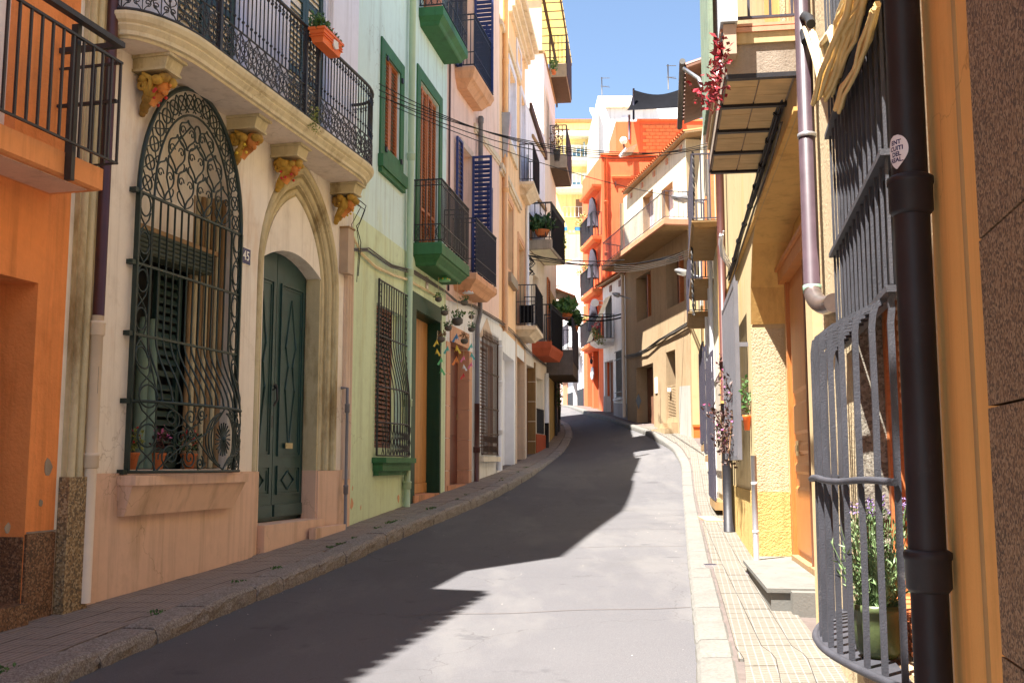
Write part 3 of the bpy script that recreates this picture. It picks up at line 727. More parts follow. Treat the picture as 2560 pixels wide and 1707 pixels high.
b = f.mb(); b.box(dr[0] + .003, f.L - .002, -1.9, z0, 0, .022); b.build('granite_panel', 'granite_dark', orange)
b = f.mb(); b.box(dr[0] - .022, dr[0] - .002, -1.9, z0 - .02, -.85, -.004); b.build('granite_panel', 'granite_dark', orange)
b = f.mb(); b.box(12.2, dr[0] - .024, -1.6, -1.07, -.85, .10); b.build('doorstep', 'granite_dark', orange)
b = f.mb(); b.box(dr[0] + .02, f.L, z0 + .004, z0 + .018, .0, .02); b.build('plinth_joint', 'concrete', orange)
for cx, cz, r_ in ((*f.q(sg(308, 172)), .07), (*f.q(sg(262, 405)), .03), (*f.q(sg(48, 568)), .04)):
    pl_ = [(cx + r_ * random.uniform(.6, 1.15) * .8 * math.cos(a * .628), cz + r_ * random.uniform(.7, 1.2) * math.sin(a * .628)) for a in range(10)]
    b = f.mb(); b.prism(pl_, .0005, .004); b.build('plaster_patch', 'concrete', orange)
bl = slab(orange, f, [(9.5, 0), (9.5, .47), (14.68, .47), (14.68, 0)], [(2.20, .03), (2.215, .0), (2.39, 0)], 'orange_smooth')
b = f.mb(); b.box(9.6, 14.58, 2.192, 2.2, .05, .40); b.build('soffit', 'pale_panel', bl)
sc0 = f.q(qa(712, 1000), .58)[0]
railing(bl, f, [(9.5, .58), (sc0, .58), (sc0, -.02)], 2.435, 3.286, .118, .009, 'black_iron', (.014, .010))
b = f.mb(); b.box(9.5, sc0 + .02, 3.42, 3.465, .535, .60); b.box(sc0 - .025, sc0 + .02, 3.42, 3.465, -.2, .534)
b.box(sc0 - .02, sc0 + .015, 2.95, 2.975, -.1, .56); b.build('handrail', 'black_iron', bl)
ps = f.q(qa(430, 900), .5)[0]
for s_ in (ps, ps - 1.6, ps - 3.2):
    b = f.mb(); b.box(s_ - .022, s_ + .022, 2.17, 3.42, .475, .535); b.build('post', 'black_iron', bl)

# ---- cream house number 45 ----------------------------------------------------------------------
f = FC
SPR = 2.53; gc = 1.83; gw = .90
def arch_loop(c, w_, zs, rise, zb, n=22, p=1.0):
    pts = [(c - w_, zb), (c + w_, zb)]
    for i in range(n + 1):
        a = math.pi * i / n; pts.append((c + w_ * math.cos(a), zs + rise * (math.sin(a) ** p)))
    return pts
def gothic(c, w_, zs, rise, n=12):
    """half outline points, springing to apex to springing, pointed arch, from the far to the near side"""
    R_ = (w_ * w_ + rise * rise) / (2 * w_); a1 = math.acos(max(-1, min(1, (R_ - w_) / R_))); rt = [(c + w_ - R_ + R_ * math.cos(a1 * i / n), zs + R_ * math.sin(a1 * i / n)) for i in range(n + 1)]
    return rt + [(2 * c - x, z) for x, z in reversed(rt[:-1])]
DC = 4.47
g_o = gothic(DC, .82, 2.25, 1.16)                                   # inner edge of the moulding
door_hole = [(DC - 1.17, -1.6), (DC + 1.17, -1.6)] + gothic(DC, 1.17, 2.25, 1.16 + .35 * 1.25)
cream = house('cream_house', 'cream gothic fronted house with arched iron window grille and long curved balcony', 'house', f, 0, f.L, 12.2, 'cream_plaster',
              [arch_loop(gc, gw, SPR, 1.22, -.05), door_hole], depth=8)
# upper storey: paler coat, tall louvred doors, moulded strips
up = f.mb(); holes = []
w1 = (f.q(qa(915, 60), 0)[0], f.q(qa(1270, 60), 0)[0]); w2 = (f.q(qb(518, 200), 0)[0], f.q(qb(690, 200), 0)[0])
o1 = (1.35, 2.55, 4.03, 6.8); o2 = (max(w2[0], 3.2), w2[1] + .25, 4.03, 6.8)
up.prism([(0.0, 4.03), (f.L - .002, 4.03), (f.L - .002, 12.1), (0, 12.1)], .002, .03, [rect(o1), rect(o2)]); up.build('upper_plaster', 'white_lilac', cream)
for r in (o1, o2):
    frame(cream, f, (r[0] - .22, r[1] + .22, r[2], r[3] + .22), .22, .031, .07, 'white_lilac', 'window_surround', False)
    b = f.mb(); 
    for k in range(3): b.tube([(r[1] + .06 + .065 * k, 4.04, .072), (r[1] + .06 + .065 * k, r[3] + .1, .072)], .022, 6)
    b.build('moulding', 'lilac_frame', cream)
    mid = (r[0] + r[1]) / 2
    louvre(cream, f.W, r[0], mid - .005, r[2], r[3], .028, .04, 'dark_green', .075, rail=.08, mids=(4.9, 5.9)); louvre(cream, f.W, mid + .005, r[1], r[2], r[3], .028, .04, 'dark_green', .075, rail=.08, mids=(4.9, 5.9))
# pilasters with half round flutes
def pilaster(s0, s1, z0, z1, d, nr, m):
    b = f.mb(); b.box(s0, s1, z0, z1, .0015, d)
    wd = (s1 - s0) / nr
    for k in range(nr): b.tube([(s0 + wd * (k + .5), z0, d), (s0 + wd * (k + .5), z1, d)], wd * .38, 8)
    return b.build('pilaster', m, cream)
pilaster(.05, .35, -.105, 6.5, .05, 3, 'stone_moulding')
b = f.mb(); b.box(.03, .33, -2.2, -.105, .0015, .10); b.build('pilaster_base', 'granite_gold', cream)
pilaster(5.80, 6.05, -.20, 3.2, .03, 3, 'beige_tile')
# dado
b = f.mb(); b.prism([(.35, -2.2), (DC - 1.17, -2.2), (DC - 1.17, -.08), (.35, -.08)], .001, .03); b.build('dado', 'cream_dado', cream)
b = f.mb(); b.prism([(DC + 1.17, -2.2), (f.L - .003, -2.2), (f.L - .003, -.08), (DC + 1.17, -.08)], .001, .03); b.build('dado', 'cream_dado', cream)
# sill under the grille
sl = (f.q(sg(800, 230))[0] - .15, f.q(sg(1455, 240))[0] + .1)
b = f.mb(); b.hexa([(sl[0] + .03, -.46, .032), (sl[1] - .1, -.46, .032), (sl[1] - .1, -.46, .10), (sl[0] + .03, -.46, .10), (sl[0] + .01, -.19, .032), (sl[1], -.19, .032), (sl[1], -.19, .19), (sl[0] + .01, -.19, .19)])
b.box(sl[0], sl[1] + .02, -.189, -.10, .032, .22); b.build('window_sill', 'cream_dado', cream)
# gothic moulding round the door: three stepped orders, jambs and arch
for i, (wi, d0, d1, rr) in enumerate(((.82, -.31, -.13, .05), (.94, -.30, -.075, .052), (1.055, -.29, -.02, .052))):
    wo = wi + .114; inner = gothic(DC, wi, 2.25, 1.16 + (wi - .82) * 1.25); outer = gothic(DC, wo, 2.25, 1.16 + (wo - .82) * 1.25)
    lp = [(DC + wo, -.08)] + outer + [(DC - wo, -.08), (DC - wi, -.08)] + list(reversed(inner)) + [(DC + wi, -.08)]
    b = f.mb(); b.prism(lp, d0 + .003 * i, d1); m_ = [((a[0] + c[0]) / 2, (a[1] + c[1]) / 2, d1) for a, c in zip(inner, outer)]
    b.tube([(DC + (wi + wo) / 2, -.08, d1)] + m_ + [(DC - (wi + wo) / 2, -.08, d1)], rr * .85, 8); b.build('arch_moulding', 'stone_moulding', cream)
for sg_ in (-1, 1):
    x0, x1 = DC + sg_ * .82, DC + sg_ * 1.169
    b = f.mb(); b.hexa([(x0, -1.6, -.31), (x1, -1.6, -.31), (x1, -1.6, .028), (x0, -1.6, -.09), (x0, -.085, -.31), (x1, -.085, -.31), (x1, -.085, .028), (x0, -.085, -.09)]); b.build('moulding_base', 'cream_dado', cream)
# tympanum and reveals
seg = [(DC - .82 + 1.64 * i / 10, 2.47 + .20 * (1 - ((i - 5) / 5) ** 2)) for i in range(11)]
b = f.mb(); b.prism([(DC - .83, 2.2)] + [(DC - .83, seg[0][1])] + seg + [(DC + .83, seg[-1][1]), (DC + .83, 2.2)] + [(x, z) for x, z in g_o], -.10, -.31) if False else None
b = f.mb(); b.prism(seg + [(DC + .82, 2.48)] + [(x, z) for x, z in g_o if z > 2.5] + [(DC - .82, 2.48)], -.11, -.315); b.build('tympanum', 'cream_plaster', cream)
b = f.mb(); b.box(DC - .835, DC - .80, -1.2, 2.46, -.315, -.115); b.build('door_reveal', 'cream_plaster', cream); b = f.mb(); b.box(DC + .80, DC + .835, -.08, 2.46, -.315, -.115); b.build('door_reveal', 'stone_moulding', cream); b = f.mb(); b.box(DC + .80, DC + .84, -1.2, -.081, -.315, -.115); b.build('door_reveal', 'cream_dado', cream)
# the door: two leaves with raised mouldings
dz = -.34; D0, D1 = DC - .80, DC + .80
door = panel(cream, f, (D0, D1, -.70, 2.70), dz - .06, dz - .02, 'teal_door', 'door')
for k, (a0, a1) in enumerate(((D0, DC - .045), (DC - .04, D1))):
    lf = panel(door, f, (a0 + .005, a1 - .005, -.66, 2.68), dz - .02, dz + .02, 'teal_door', 'door_leaf')
    b = f.mb(); i0, i1 = a0 + .10, a1 - .10
    for (z0, z1) in ((-.38, -.02), (.10, 2.30)):
        for q_ in (0, .035):
            for bx in ((i0 + q_, i0 + q_ + .022, z0 + q_, z1 - q_), (i1 - q_ - .022, i1 - q_, z0 + q_, z1 - q_)): b.box(*bx, dz + .0205, dz + .045 - q_ * .4)
            b.box(i0 + q_ + .022, i1 - q_ - .022, z0 + q_, z0 + q_ + .022, dz + .0205, dz + .044 - q_ * .4); b.box(i0 + q_ + .022, i1 - q_ - .022, z1 - q_ - .022, z1 - q_, dz + .0205, dz + .044 - q_ * .4)
    cxx = (i0 + i1) / 2; hw = (i1 - i0) / 2 - .08
    dia = [(cxx, .22), (cxx + hw * .55, .95), (cxx + hw * .25, 1.25), (cxx + hw * .6, 1.5), (cxx, 2.12), (cxx - hw * .6, 1.5), (cxx - hw * .25, 1.25), (cxx - hw * .55, .95), (cxx, .22)]
    for a_, c_ in zip(dia, dia[1:]): b.tube([(a_[0], a_[1], dz + .026), (c_[0], c_[1], dz + .026)], .013, 5)
    b.tube([(cxx, -.32, dz + .025), (cxx + hw * .7, -.2, dz + .03), (cxx, -.08, dz + .025), (cxx - hw * .7, -.2, dz + .03), (cxx, -.32, dz + .025)], .014, 5)
    b.box(a0 + .03, a1 - .03, -.645, -.50, dz + .0205, dz + .05); b.build('door_moulding', 'teal_door', door)
b = f.mb(); b.tube([(DC - .11, .92, dz + .03), (DC - .11, .95, dz + .09), (DC - .11, .80, dz + .10), (DC - .11, .72, dz + .05)], .014, 6); b.ball((DC - .11, .97, dz + .07), .03, 8); b.build('door_knocker', 'black_iron', door)
b = f.mb(); b.box(DC - .13, DC - .09, .45, .6, dz + .02, dz + .035); b.build('lock_plate', 'black_iron', door)
b = f.mb(); b.box(DC + .24, DC + .44, .20, .27, dz + .046, dz + .056); b.box(DC + .27, DC + .41, .222, .248, dz + .0565, dz + .06); b.build('letter_slot', 'brass', door)
b = f.mb(); b.box(DC - .818, DC + .818, -1.4, -.705, -.33, -.0); b.box(DC + .3, DC + 1.28, -1.4, -.80, .041, .13); b.build('doorstep', 'cream_dado', cream)
# window inside the arched opening
b = f.mb(); b.box(gc - gw, gc + gw, -.05, 3.8, -.55, -.60); b.build('window_backing', 'room_dark', cream)
b = f.mb(); b.prism([(x, z) for x, z in arch_loop(gc, gw * .999, SPR, 1.21, 2.25)], -.29, -.31); b.build('lunette', 'cream_plaster', cream)
b = f.mb(); b.box(gc - .72, gc + .62, 2.02, 2.24, -.28, -.10)
for k in range(5): b.tube([(gc - .72, 2.05 + .045 * k, -.10), (gc + .62, 2.05 + .045 * k, -.10)], .022, 6)
b.build('rolled_blind', 'blind_green', cream)
b = f.mb(); b.box(gc - .80, gc + .74, 2.245, 2.29, -.285, -.08); b.build('blind_box', 'old_wood', cream)
for k in range(7): f.mb().tube([(gc + .56 + .048 * k, -.04, -.31 + .035 * k), (gc + .56 + .048 * k, 2.9, -.31 + .035 * k)], .026, 8).build('moulding', 'stone_moulding' if k % 2 else 'old_wood', cream)
louvre(cream, f.W, gc - .83, gc - .45, -.04, 2.0, -.33, .04, 'dark_green', .07, mids=(.9,))
louvre(cream, f.W, gc + .02, gc + .50, -.04, 2.0, -.36, .04, 'dark_green', .09, mids=(.9,))
# the wrought iron grille, pot bellied towards the foot
def gd(z): 
    t = max(0, min(1, (1.19 - z) / .62)); return .055 + .26 * (3 * t * t - 2 * t ** 3)
Z1, Z2, Z3, Z4, Z5 = 2.53, 1.85, 1.19, .57, -.07
G0, G1 = .86, 2.80
b = f.mb(); zs = [Z5 + (Z3 - Z5) * i / 12 for i in range(13)] + [Z2, Z1]
for s_ in (G0 + .012, G1 - .012): b.bar([(s_, z, gd(z) if False else .055) for z in (Z5, Z1)], .024, .05)
oa = [(gc + (gw + .06) * math.cos(math.pi * i / 28), SPR + 1.29 * math.sin(math.pi * i / 28), .055) for i in range(29)]
b.tube(oa, .024, 6)
for z in (Z1, Z2, Z3, Z4, Z5): b.box(G0 - .06, G0 - .001, z - .022, z + .022, .002, .07)
grille = b.build('window_grille', 'green_iron', cream)
for z in (Z1, Z2, Z3):
    b = f.mb(); b.box(G0, G1, z - .011, z + .011, .035, .065); b.build('rail', 'green_iron', grille)
def bow(s, z):
    t = (s - G0) / (G1 - G0); return .055 + (gd(z) - .055) * (math.sin(math.pi * max(0, min(1, t))) ** .45)
for z in (Z4, Z5):
    f.mb().tube([(G0 + (G1 - G0) * i / 24, z, bow(G0 + (G1 - G0) * i / 24, z)) for i in range(25)], .016, 6).build('rail', 'green_iron', grille)
me1 = None
ns = 13; ba, bb = G0 + .26, G1 - .20
for i in range(ns):
    s_ = ba + (bb - ba) * i / (ns - 1)
    f.mb().tube([(s_, Z1, .05), (s_, Z3, .05)] + [(s_, Z3 - (Z3 - Z4) * k / 8, bow(s_, Z3 - (Z3 - Z4) * k / 8)) for k in range(1, 9)], .0105, 6).build('bar', 'green_iron', grille)
# side borders of ovals and crossing loops
def oval(s0, z0, w_, h_, r=.0085, d=None):
    b = f.mb(); b.tube([(x, z, d if d is not None else bow(x, z)) for x, z, _ in ring(s0, z0, w_, h_, 0, 16)], r, 5); return b
for s_ in (G0 + .125, G1 - .095):
    w_ = .085 if s_ < gc else .07
    z = Z1 - .11
    while z > Z5 + .05:
        oval(s_, z, w_, .105, .009).build('oval_ring', 'green_iron', grille)
        b = f.mb()
        for sg_ in (-1, 1):
            b.tube([(x, z_, bow(x, z_)) for x, z_ in ((s_ + sg_ * w_, z - .06), (s_ + sg_ * w_ * .7, z - .13), (s_, z - .19), (s_ - sg_ * w_ * .7, z - .25), (s_ - sg_ * w_, z - .32))], .008, 5)
        b.build('crossing_loop', 'green_iron', grille); z -= .36
    f.mb().tube([(s_ + (w_ + .03) * (1 if s_ < gc else -1), z, bow(s_, z)) for z in [Z1 + (Z5 - Z1) * i / 16 for i in range(17)]], .009, 5).build('bar', 'green_iron', grille)
# arch tracery: border of loops between two arches, then rows of tulip scrolls
ia = [(gc + (gw - .19) * math.cos(math.pi * i / 24), SPR + 1.02 * math.sin(math.pi * i / 24) ** .92, .055) for i in range(25)]
f.mb().tube(ia, .012, 6).build('arch_rail', 'green_iron', grille)
for i in range(17):
    a = math.pi * (i + .5) / 17; c_ = (gc + (gw - .065) * math.cos(a), SPR + 1.155 * math.sin(a)); oval(c_[0], c_[1], .072, .072, .009, .055).build('oval_ring', 'green_iron', grille)
    b = f.mb(); 
    for sg_ in (-1, 1):
        a2 = a + sg_ * .09; p0 = (gc + (gw + .03) * math.cos(a2), SPR + 1.25 * math.sin(a2), .055); p3 = (gc + (gw - .16) * math.cos(a - sg_ * .13), SPR + 1.05 * math.sin(a - sg_ * .13), .055); b.tube([p0, ((p0[0] + p3[0]) / 2 + .012, (p0[1] + p3[1]) / 2, .05), p3], .007, 5)
    b.build('crossing_loop', 'green_iron', grille)
def tulip(cx, z0, w_, h_):
    b = f.mb()
    for s_ in (-1, 1):
        b.tube(bez((cx, z0, .055), (cx + s_ * w_ * .1, z0 + h_ * .35, .055), (cx + s_ * w_ * 1.1, z0 + h_ * .3, .055), (cx + s_ * w_ * .8, z0 + h_ * .75, .055), 8) +
               bez((cx + s_ * w_ * .8, z0 + h_ * .75, .055), (cx + s_ * w_ * .65, z0 + h_ * .95, .055), (cx + s_ * w_ * .1, z0 + h_ * .85, .055), (cx, z0 + h_ * 1.05, .055), 6)[1:], .0095, 5)
        b.tube(spiral(cx + s_ * w_ * .5, z0 + h_ * .62, .055, 1.1, 0 if s_ < 0 else math.pi, -s_, 10, .055), .007, 5)
        b.tube(bez((cx, z0, .055), (cx + s_ * w_ * .8, z0 + h_ * .05, .055), (cx + s_ * w_, z0 + h_ * .3, .055), (cx + s_ * w_ * .75, z0 + h_ * .35, .055), 6), .0075, 5)
    b.build('tulip_scroll', 'green_iron', grille)
rows = [(2.55, .40, 4, .225), (2.86, .38, 3, .225), (3.15, .30, 2, .2)]
for z0, h_, n_, w_ in rows:
    for i in range(n_):
        cx = gc + (i - (n_ - 1) / 2) * .36
        tulip(cx, z0, .17, h_)
for sx in (-1, 1): f.mb().tube([(gc + sx * x, z, .055) for x, z in ((.42, 2.55), (.52, 2.78), (.5, 3.0), (.34, 3.2), (.12, 3.42))], .009, 5).build('tracery_bar', 'green_iron', grille)
oval(gc, 3.37, .06, .09, .01, .055).build('oval_ring', 'green_iron', grille)
# foot panel: fan of petals in a wreath with scrolls
zc = (Z4 + Z5) / 2; b = f.mb(); hc = gc + .28
def bt(b, pts, r, n=5): b.tube([(x, z, bow(x, z) + .004) for x, z in pts], r, n)
for i in range(20):
    a = 2 * math.pi * i / 20; bt(b, [(hc + .02 * math.cos(a), zc + .02 * math.sin(a)), (hc + .1 * math.cos(a + .08), zc + .1 * math.sin(a + .08)), (hc + .17 * math.cos(a), zc + .17 * math.sin(a))], .008)
for sx in (-1, 1):
    for w_ in (.24, .29, .34): bt(b, [(x, z) for x, z in [(hc + sx * w_ * math.cos(-1.35 + 2.7 * i / 12) * (1.05), zc + .27 * math.sin(-1.35 + 2.7 * i / 12)) for i in range(13)]], .008)
b.ball((hc, zc, bow(hc, zc) + .01), .03, 8); b.build('fan_rosette', 'green_iron', grille)
random.seed(5)
for (cx, cz, r_, sg_) in ((ba + .12, zc + .17, .12, 1), (ba + .12, zc - .17, .12, -1), (ba + .38, zc + .19, .10, -1), (ba + .38, zc - .19, .10, 1), (bb - .12, zc + .17, .10, -1), (bb - .12, zc - .17, .10, 1), (ba + .25, zc, .09, 1), (bb - .02, zc, .07, 1),
                          (ba + .55, zc + .23, .07, 1), (ba + .55, zc - .24, .07, -1), (bb - .3, zc + .24, .06, 1), (bb - .3, zc - .25, .06, 1), (gc - .32, zc + .05, .06, -1)):
    b = f.mb(); sp_ = spiral(cx, cz, r_, 1.6, random.uniform(0, 6), sg_, 22); bt(b, [(x, z) for x, z, _ in sp_], .0085)
    for k in range(3):
        a = random.uniform(0, 6); bt(b, [(cx + r_ * .9 * math.cos(a), cz + r_ * .9 * math.sin(a)), (cx + r_ * 1.2 * math.cos(a + .3), cz + r_ * 1.2 * math.sin(a + .3)), (cx + r_ * 1.25 * math.cos(a + .6), cz + r_ * 1.25 * math.sin(a + .6))], .007)
    b.build('floral_scroll', 'green_iron', grille)
b = f.mb()
for (p0, p1) in (((ba - .05, Z4), (hc, Z5 + .02)), ((ba - .05, Z5), (hc, Z4 - .02)), ((hc, Z4), (bb + .08, zc)), ((hc, Z5), (bb + .08, zc))):
    bt(b, [(p0[0] + (p1[0] - p0[0]) * i / 8, p0[1] + (p1[1] - p0[1]) * i / 8 + .05 * math.sin(math.pi * i / 4)) for i in range(9)], .009)
b.build('vine_bar', 'green_iron', grille)
# folded parasol and flower pots behind the grille
t = thing('folded_parasol', 'pale green folded parasol standing behind the arched window grille', 'parasol', f.W(gc - .40, -.04, -.18))
for k in (0, .15): f.mb().tube([(gc - .46 + k, -.04, -.18), (gc - .44 + k, .9, -.18), (gc - .45 + k, 1.35, -.18), (gc - .45 + k, 1.42, -.18)], [.06, .06, .045, .03], 10).build('folded_canopy', 'parasol_cloth', t)
f.mb().tube([(gc - .38, -.04, -.2), (gc - .38, 1.46, -.2)], .012, 6).build('pole', 'zinc_grey', t)
for (s_, m_, lab) in ((gc - .66, 'leaf_olive', 'small clay pot of white and red blooms behind the window grille foot'), (gc - .22, 'leaf_wine', 'small clay pot of dried pink blooms beside the folded parasol'), (gc + .35, 'leaf_dark', 'small clay pot with green leaves behind the iron fan rosette')):
    t = thing('flower_pot', lab, 'flower pot', f.W(s_, -.05, -.12)); p = f.W(s_, -.05, -.12)
    MB().lathe(p, [(.055, 0), (.08, .13), (.09, .14), (.09, .16), (.075, .16)], 12).build('pot', 'terracotta', t)
    b = MB(); leaves(b, p + Vector((0, 0, .27)), (.12, .12, .12), 120, .05); b.build('foliage', m_, t)
    b = MB(); leaves(b, p + Vector((0, 0, .32)), (.11, .11, .1), 26, .045); b.build('blooms', 'flower_pink' if m_ == 'leaf_wine' else 'flower_red', t)
# long balcony with curved ends
BL, BR_, BP = .28, 5.92, .58
def bplan(p, e=0):
    pts = [(BL + e, 0)]
    for i in range(9): a = math.pi / 2 * i / 8; pts.append((BL + e + .85 - .85 * math.cos(a) * 1.0, (p) * (.25 + .75 * math.sin(a))))
    for i in range(9): a = math.pi / 2 * (1 - i / 8); pts.append((BR_ - e - .75 + .75 * math.cos(a), p * (.25 + .75 * math.sin(a))))
    return pts + [(BR_ - e, 0)]
balc = slab(cream, f, bplan(BP), [(3.80, .13), (3.83, .12), (3.835, .085), (3.87, .08), (3.91, .045), (3.93, .05), (3.95, .02), (3.99, 0), (4.02, 0), (4.025, .02)], 'slab_stone')
b = f.mb(); lp = bplan(BP - .12, .11); b.add([(s, 3.797, d) for s, d in lp] + [(s, 3.801, d) for s, d in lp], [tuple(range(len(lp))), tuple(reversed(range(len(lp), 2 * len(lp))))]); b.build('soffit', 'soffit_cream', balc)
rp = [(s, d) for s, d in bplan(BP - .03, .03)]
def along(path, sp):
    out = []; acc = 0; nxt = sp / 2
    for (a0, d0), (a1, d1) in zip(path, path[1:]):
        l = math.hypot(a1 - a0, d1 - d0)
        while nxt <= acc + l:
            t = (nxt - acc) / l; out.append((a0 + (a1 - a0) * t, d0 + (d1 - d0) * t, math.atan2(d1 - d0, a1 - a0))); nxt += sp
        acc += l
    return out
for z, r_, nm in ((4.045, .016, 'rail'), (4.40, .010, 'rail'), (5.11, .022, 'handrail')):
    f.mb().tube([(s, z, d) for s, d in rp], r_, 6).build(nm, 'black_iron', balc)
me = MB().tube([(0, 0, 0), (0, 0, .5)], .0085, 6).tube([(0, 0, .5), (0, 0, .70)], .0085, 6)
me.ball((0, 0, .12), .018, 6); me.ball((0, 0, .6), .02, 6); me = me.mesh('baluster', 'black_iron')
pts = along(rp, .088)
for s, d, a in pts: inst('baluster', me, f.M(s, 4.40, d), balc)
def local_scroll():
    b = MB(lambda x, z, y: Vector((x, y, z))); W_ = .085
    for sx in (-1, 1):
        b.tube(spiral(sx * .042, .085, .036, 1.25, -math.pi / 2, -sx, 12), .0062, 4); b.tube(spiral(sx * .042, .265, .036, 1.25, math.pi / 2, sx, 12), .0062, 4)
        b.tube(bez((sx * .006, .12, 0), (sx * .09, .16, 0), (sx * .09, .2, 0), (sx * .006, .235, 0), 7), .0062, 4)
        b.tube(bez((sx * .08, .0, 0), (sx * .06, .06, 0), (sx * .0, .06, 0), (0, .17, 0), 6), .006, 4)
        b.tube(bez((sx * .08, .35, 0), (sx * .06, .29, 0), (sx * .0, .29, 0), (0, .18, 0), 6), .006, 4)
    b.ball((0, .177, 0), .016, 6); b.tube([(.0875, 0, 0), (.0875, .35, 0)], .006, 4)
    return b.mesh('scroll_panel', 'black_iron')
me = local_scroll()
for s, d, a in along(rp, .176):
    M_ = f.M(s, 4.048, d); M_ = M_ @ Matrix.Rotation(-a if f.side > 0 else a, 4, 'Z'); inst('scroll_panel', me, M_, balc)
me = MB(lambda x, z, y: Vector((x, y, z)))
for sx in (-1, 1): me.tube(spiral(sx * .02, .06, .018, 1.2, -1.5, -sx, 8), .005, 4)
me = me.mesh('crest_scroll', 'black_iron')
for s, d, a in along(rp, .088): inst('crest_scroll', me, f.M(s, 4.98, d) @ Matrix.Rotation(-a, 4, 'Z'), balc)
for s_ in (3.28, 3.62, 1.35):
    b = f.mb(); b.box(s_ - .02, s_ + .02, 4.03, 5.1, BP - .055, BP - .005); b.build('post', 'black_iron', balc)
b = f.mb()
for k in range(5):
    for sx in (-1, 1): b.tube(spiral(3.45 + sx * .06, 4.5 + .13 * k, .05, 1.3, 1.57, sx, 10, BP - .03), .007, 4)
b.build('scroll_panel', 'black_iron', balc)
# corbels with gilt heads
def corbel(s0, label):
    w_ = .30; z = 3.797
    b = f.mb(); b.hexa([(s0 + .03, z - .13, .0015), (s0 + w_ - .03, z - .13, .0015), (s0 + w_ - .03, z - .13, .34), (s0 + .03, z - .13, .34), (s0 + .02, z - .03, .0015), (s0 + w_ - .02, z - .03, .0015), (s0 + w_ - .02, z - .03, .37), (s0 + .02, z - .03, .37)])
    b.box(s0, s0 + w_, z - .029, z - .001, .0015, .405); b.box(s0 + .01, s0 + w_ - .01, z - .155, z - .131, .0015, .35)
    cb = b.build('corbel', 'stone_moulding', cream); cx = s0 + w_ / 2
    # hair and scroll mass
    b = f.mb(); random.seed(int(s0 * 10))
    for k in range(22):
        a = random.uniform(0, 6.28); b.ball((cx + .12 * math.cos(a), z - .20 - .05 * random.random(), .18 + .14 * math.sin(a)), random.uniform(.04, .06), 8, (1, 1, .8))
    for k in range(9):
        t = k / 8; b.ball((cx + random.uniform(-.07, .07) * (1 - t), z - .26 - .26 * t, .04 + .14 * (1 - t)), .085 * (1 - t * .6), 8)
    for sx in (-1, 1):
        b.tube([(cx + sx * .10, zz, dd) for zz, dd in [(z - .28 + .055 * math.cos(q_ * .6) * (1 - q_ * .05), .09 + .055 * math.sin(q_ * .6) * (1 - q_ * .05)) for q_ in range(16)]], .018, 6)
        b.tube([(cx + sx * .11, z - .17, .10), (cx + sx * .12, z - .23, .20), (cx + sx * .09, z - .32, .17), (cx + sx * .06, z - .42, .08)], [.02, .03, .028, .015], 6)
    b.tube([(cx, z - .36, .12), (cx, z - .46, .05), (cx, z - .53, .02)], [.06, .04, .015], 8); b.build('gilt_hair', 'hair_gilt', cb)
    # head looking out and down, with brow, nose, lips and chin
    b = f.mb(); b.ball((cx, z - .255, .245), .078, 12, (.85, .95, 1.15)); b.ball((cx, z - .33, .27), .034, 8); b.ball((cx, z - .265, .322), .018, 8, (1, 1, 1.3)); b.ball((cx, z - .232, .30), .03, 8, (1.2, .6, .5))
    b.ball((cx, z - .302, .308), .016, 8, (1.4, .8, .5)); b.ball((cx - .032, z - .245, .302), .011, 6); b.ball((cx + .032, z - .245, .302), .011, 6)
    b.tube([(cx, z - .33, .23), (cx, z - .38, .17), (cx, z - .43, .12)], [.05, .045, .05], 8); b.build('gilt_head', 'skin_gilt', cb)
    b = f.mb()
    for k in range(10): b.ball((cx + random.uniform(-.11, .11), z - random.uniform(.22, .42), .12 + random.uniform(0, .13)), .018, 6)
    b.build('painted_flowers', 'flower_red' if int(s0 * 10) % 2 else 'mobile_yellow', cb)
for s0 in (.742, 2.472, 3.515, 5.248): corbel(s0, '')
# number plaque
ns_ = f.R(qe(1455, 38), qe(1512, 145)); t = thing('house_number_plaque', 'blue enamel house number plaque reading 45 on cream wall', 'plaque', f.W((ns_[0] + ns_[1]) / 2, (ns_[2] + ns_[3]) / 2, .01))
cs, cz = (ns_[0] + ns_[1]) / 2 + .07, (ns_[2] + ns_[3]) / 2
b = f.mb(); b.box(cs - .105, cs + .105, cz - .075 - .02, cz + .095, .001, .008); b.build('rim', 'enamel_white', t)
b = f.mb(); b.box(cs - .098, cs + .098, cz - .088, cz + .088, .0081, .012); b.build('plate', 'plaque_blue', t)
text_mesh('45', .15, text_M(f, cs, cz, .0135), 'enamel_white', t, bold=.002)
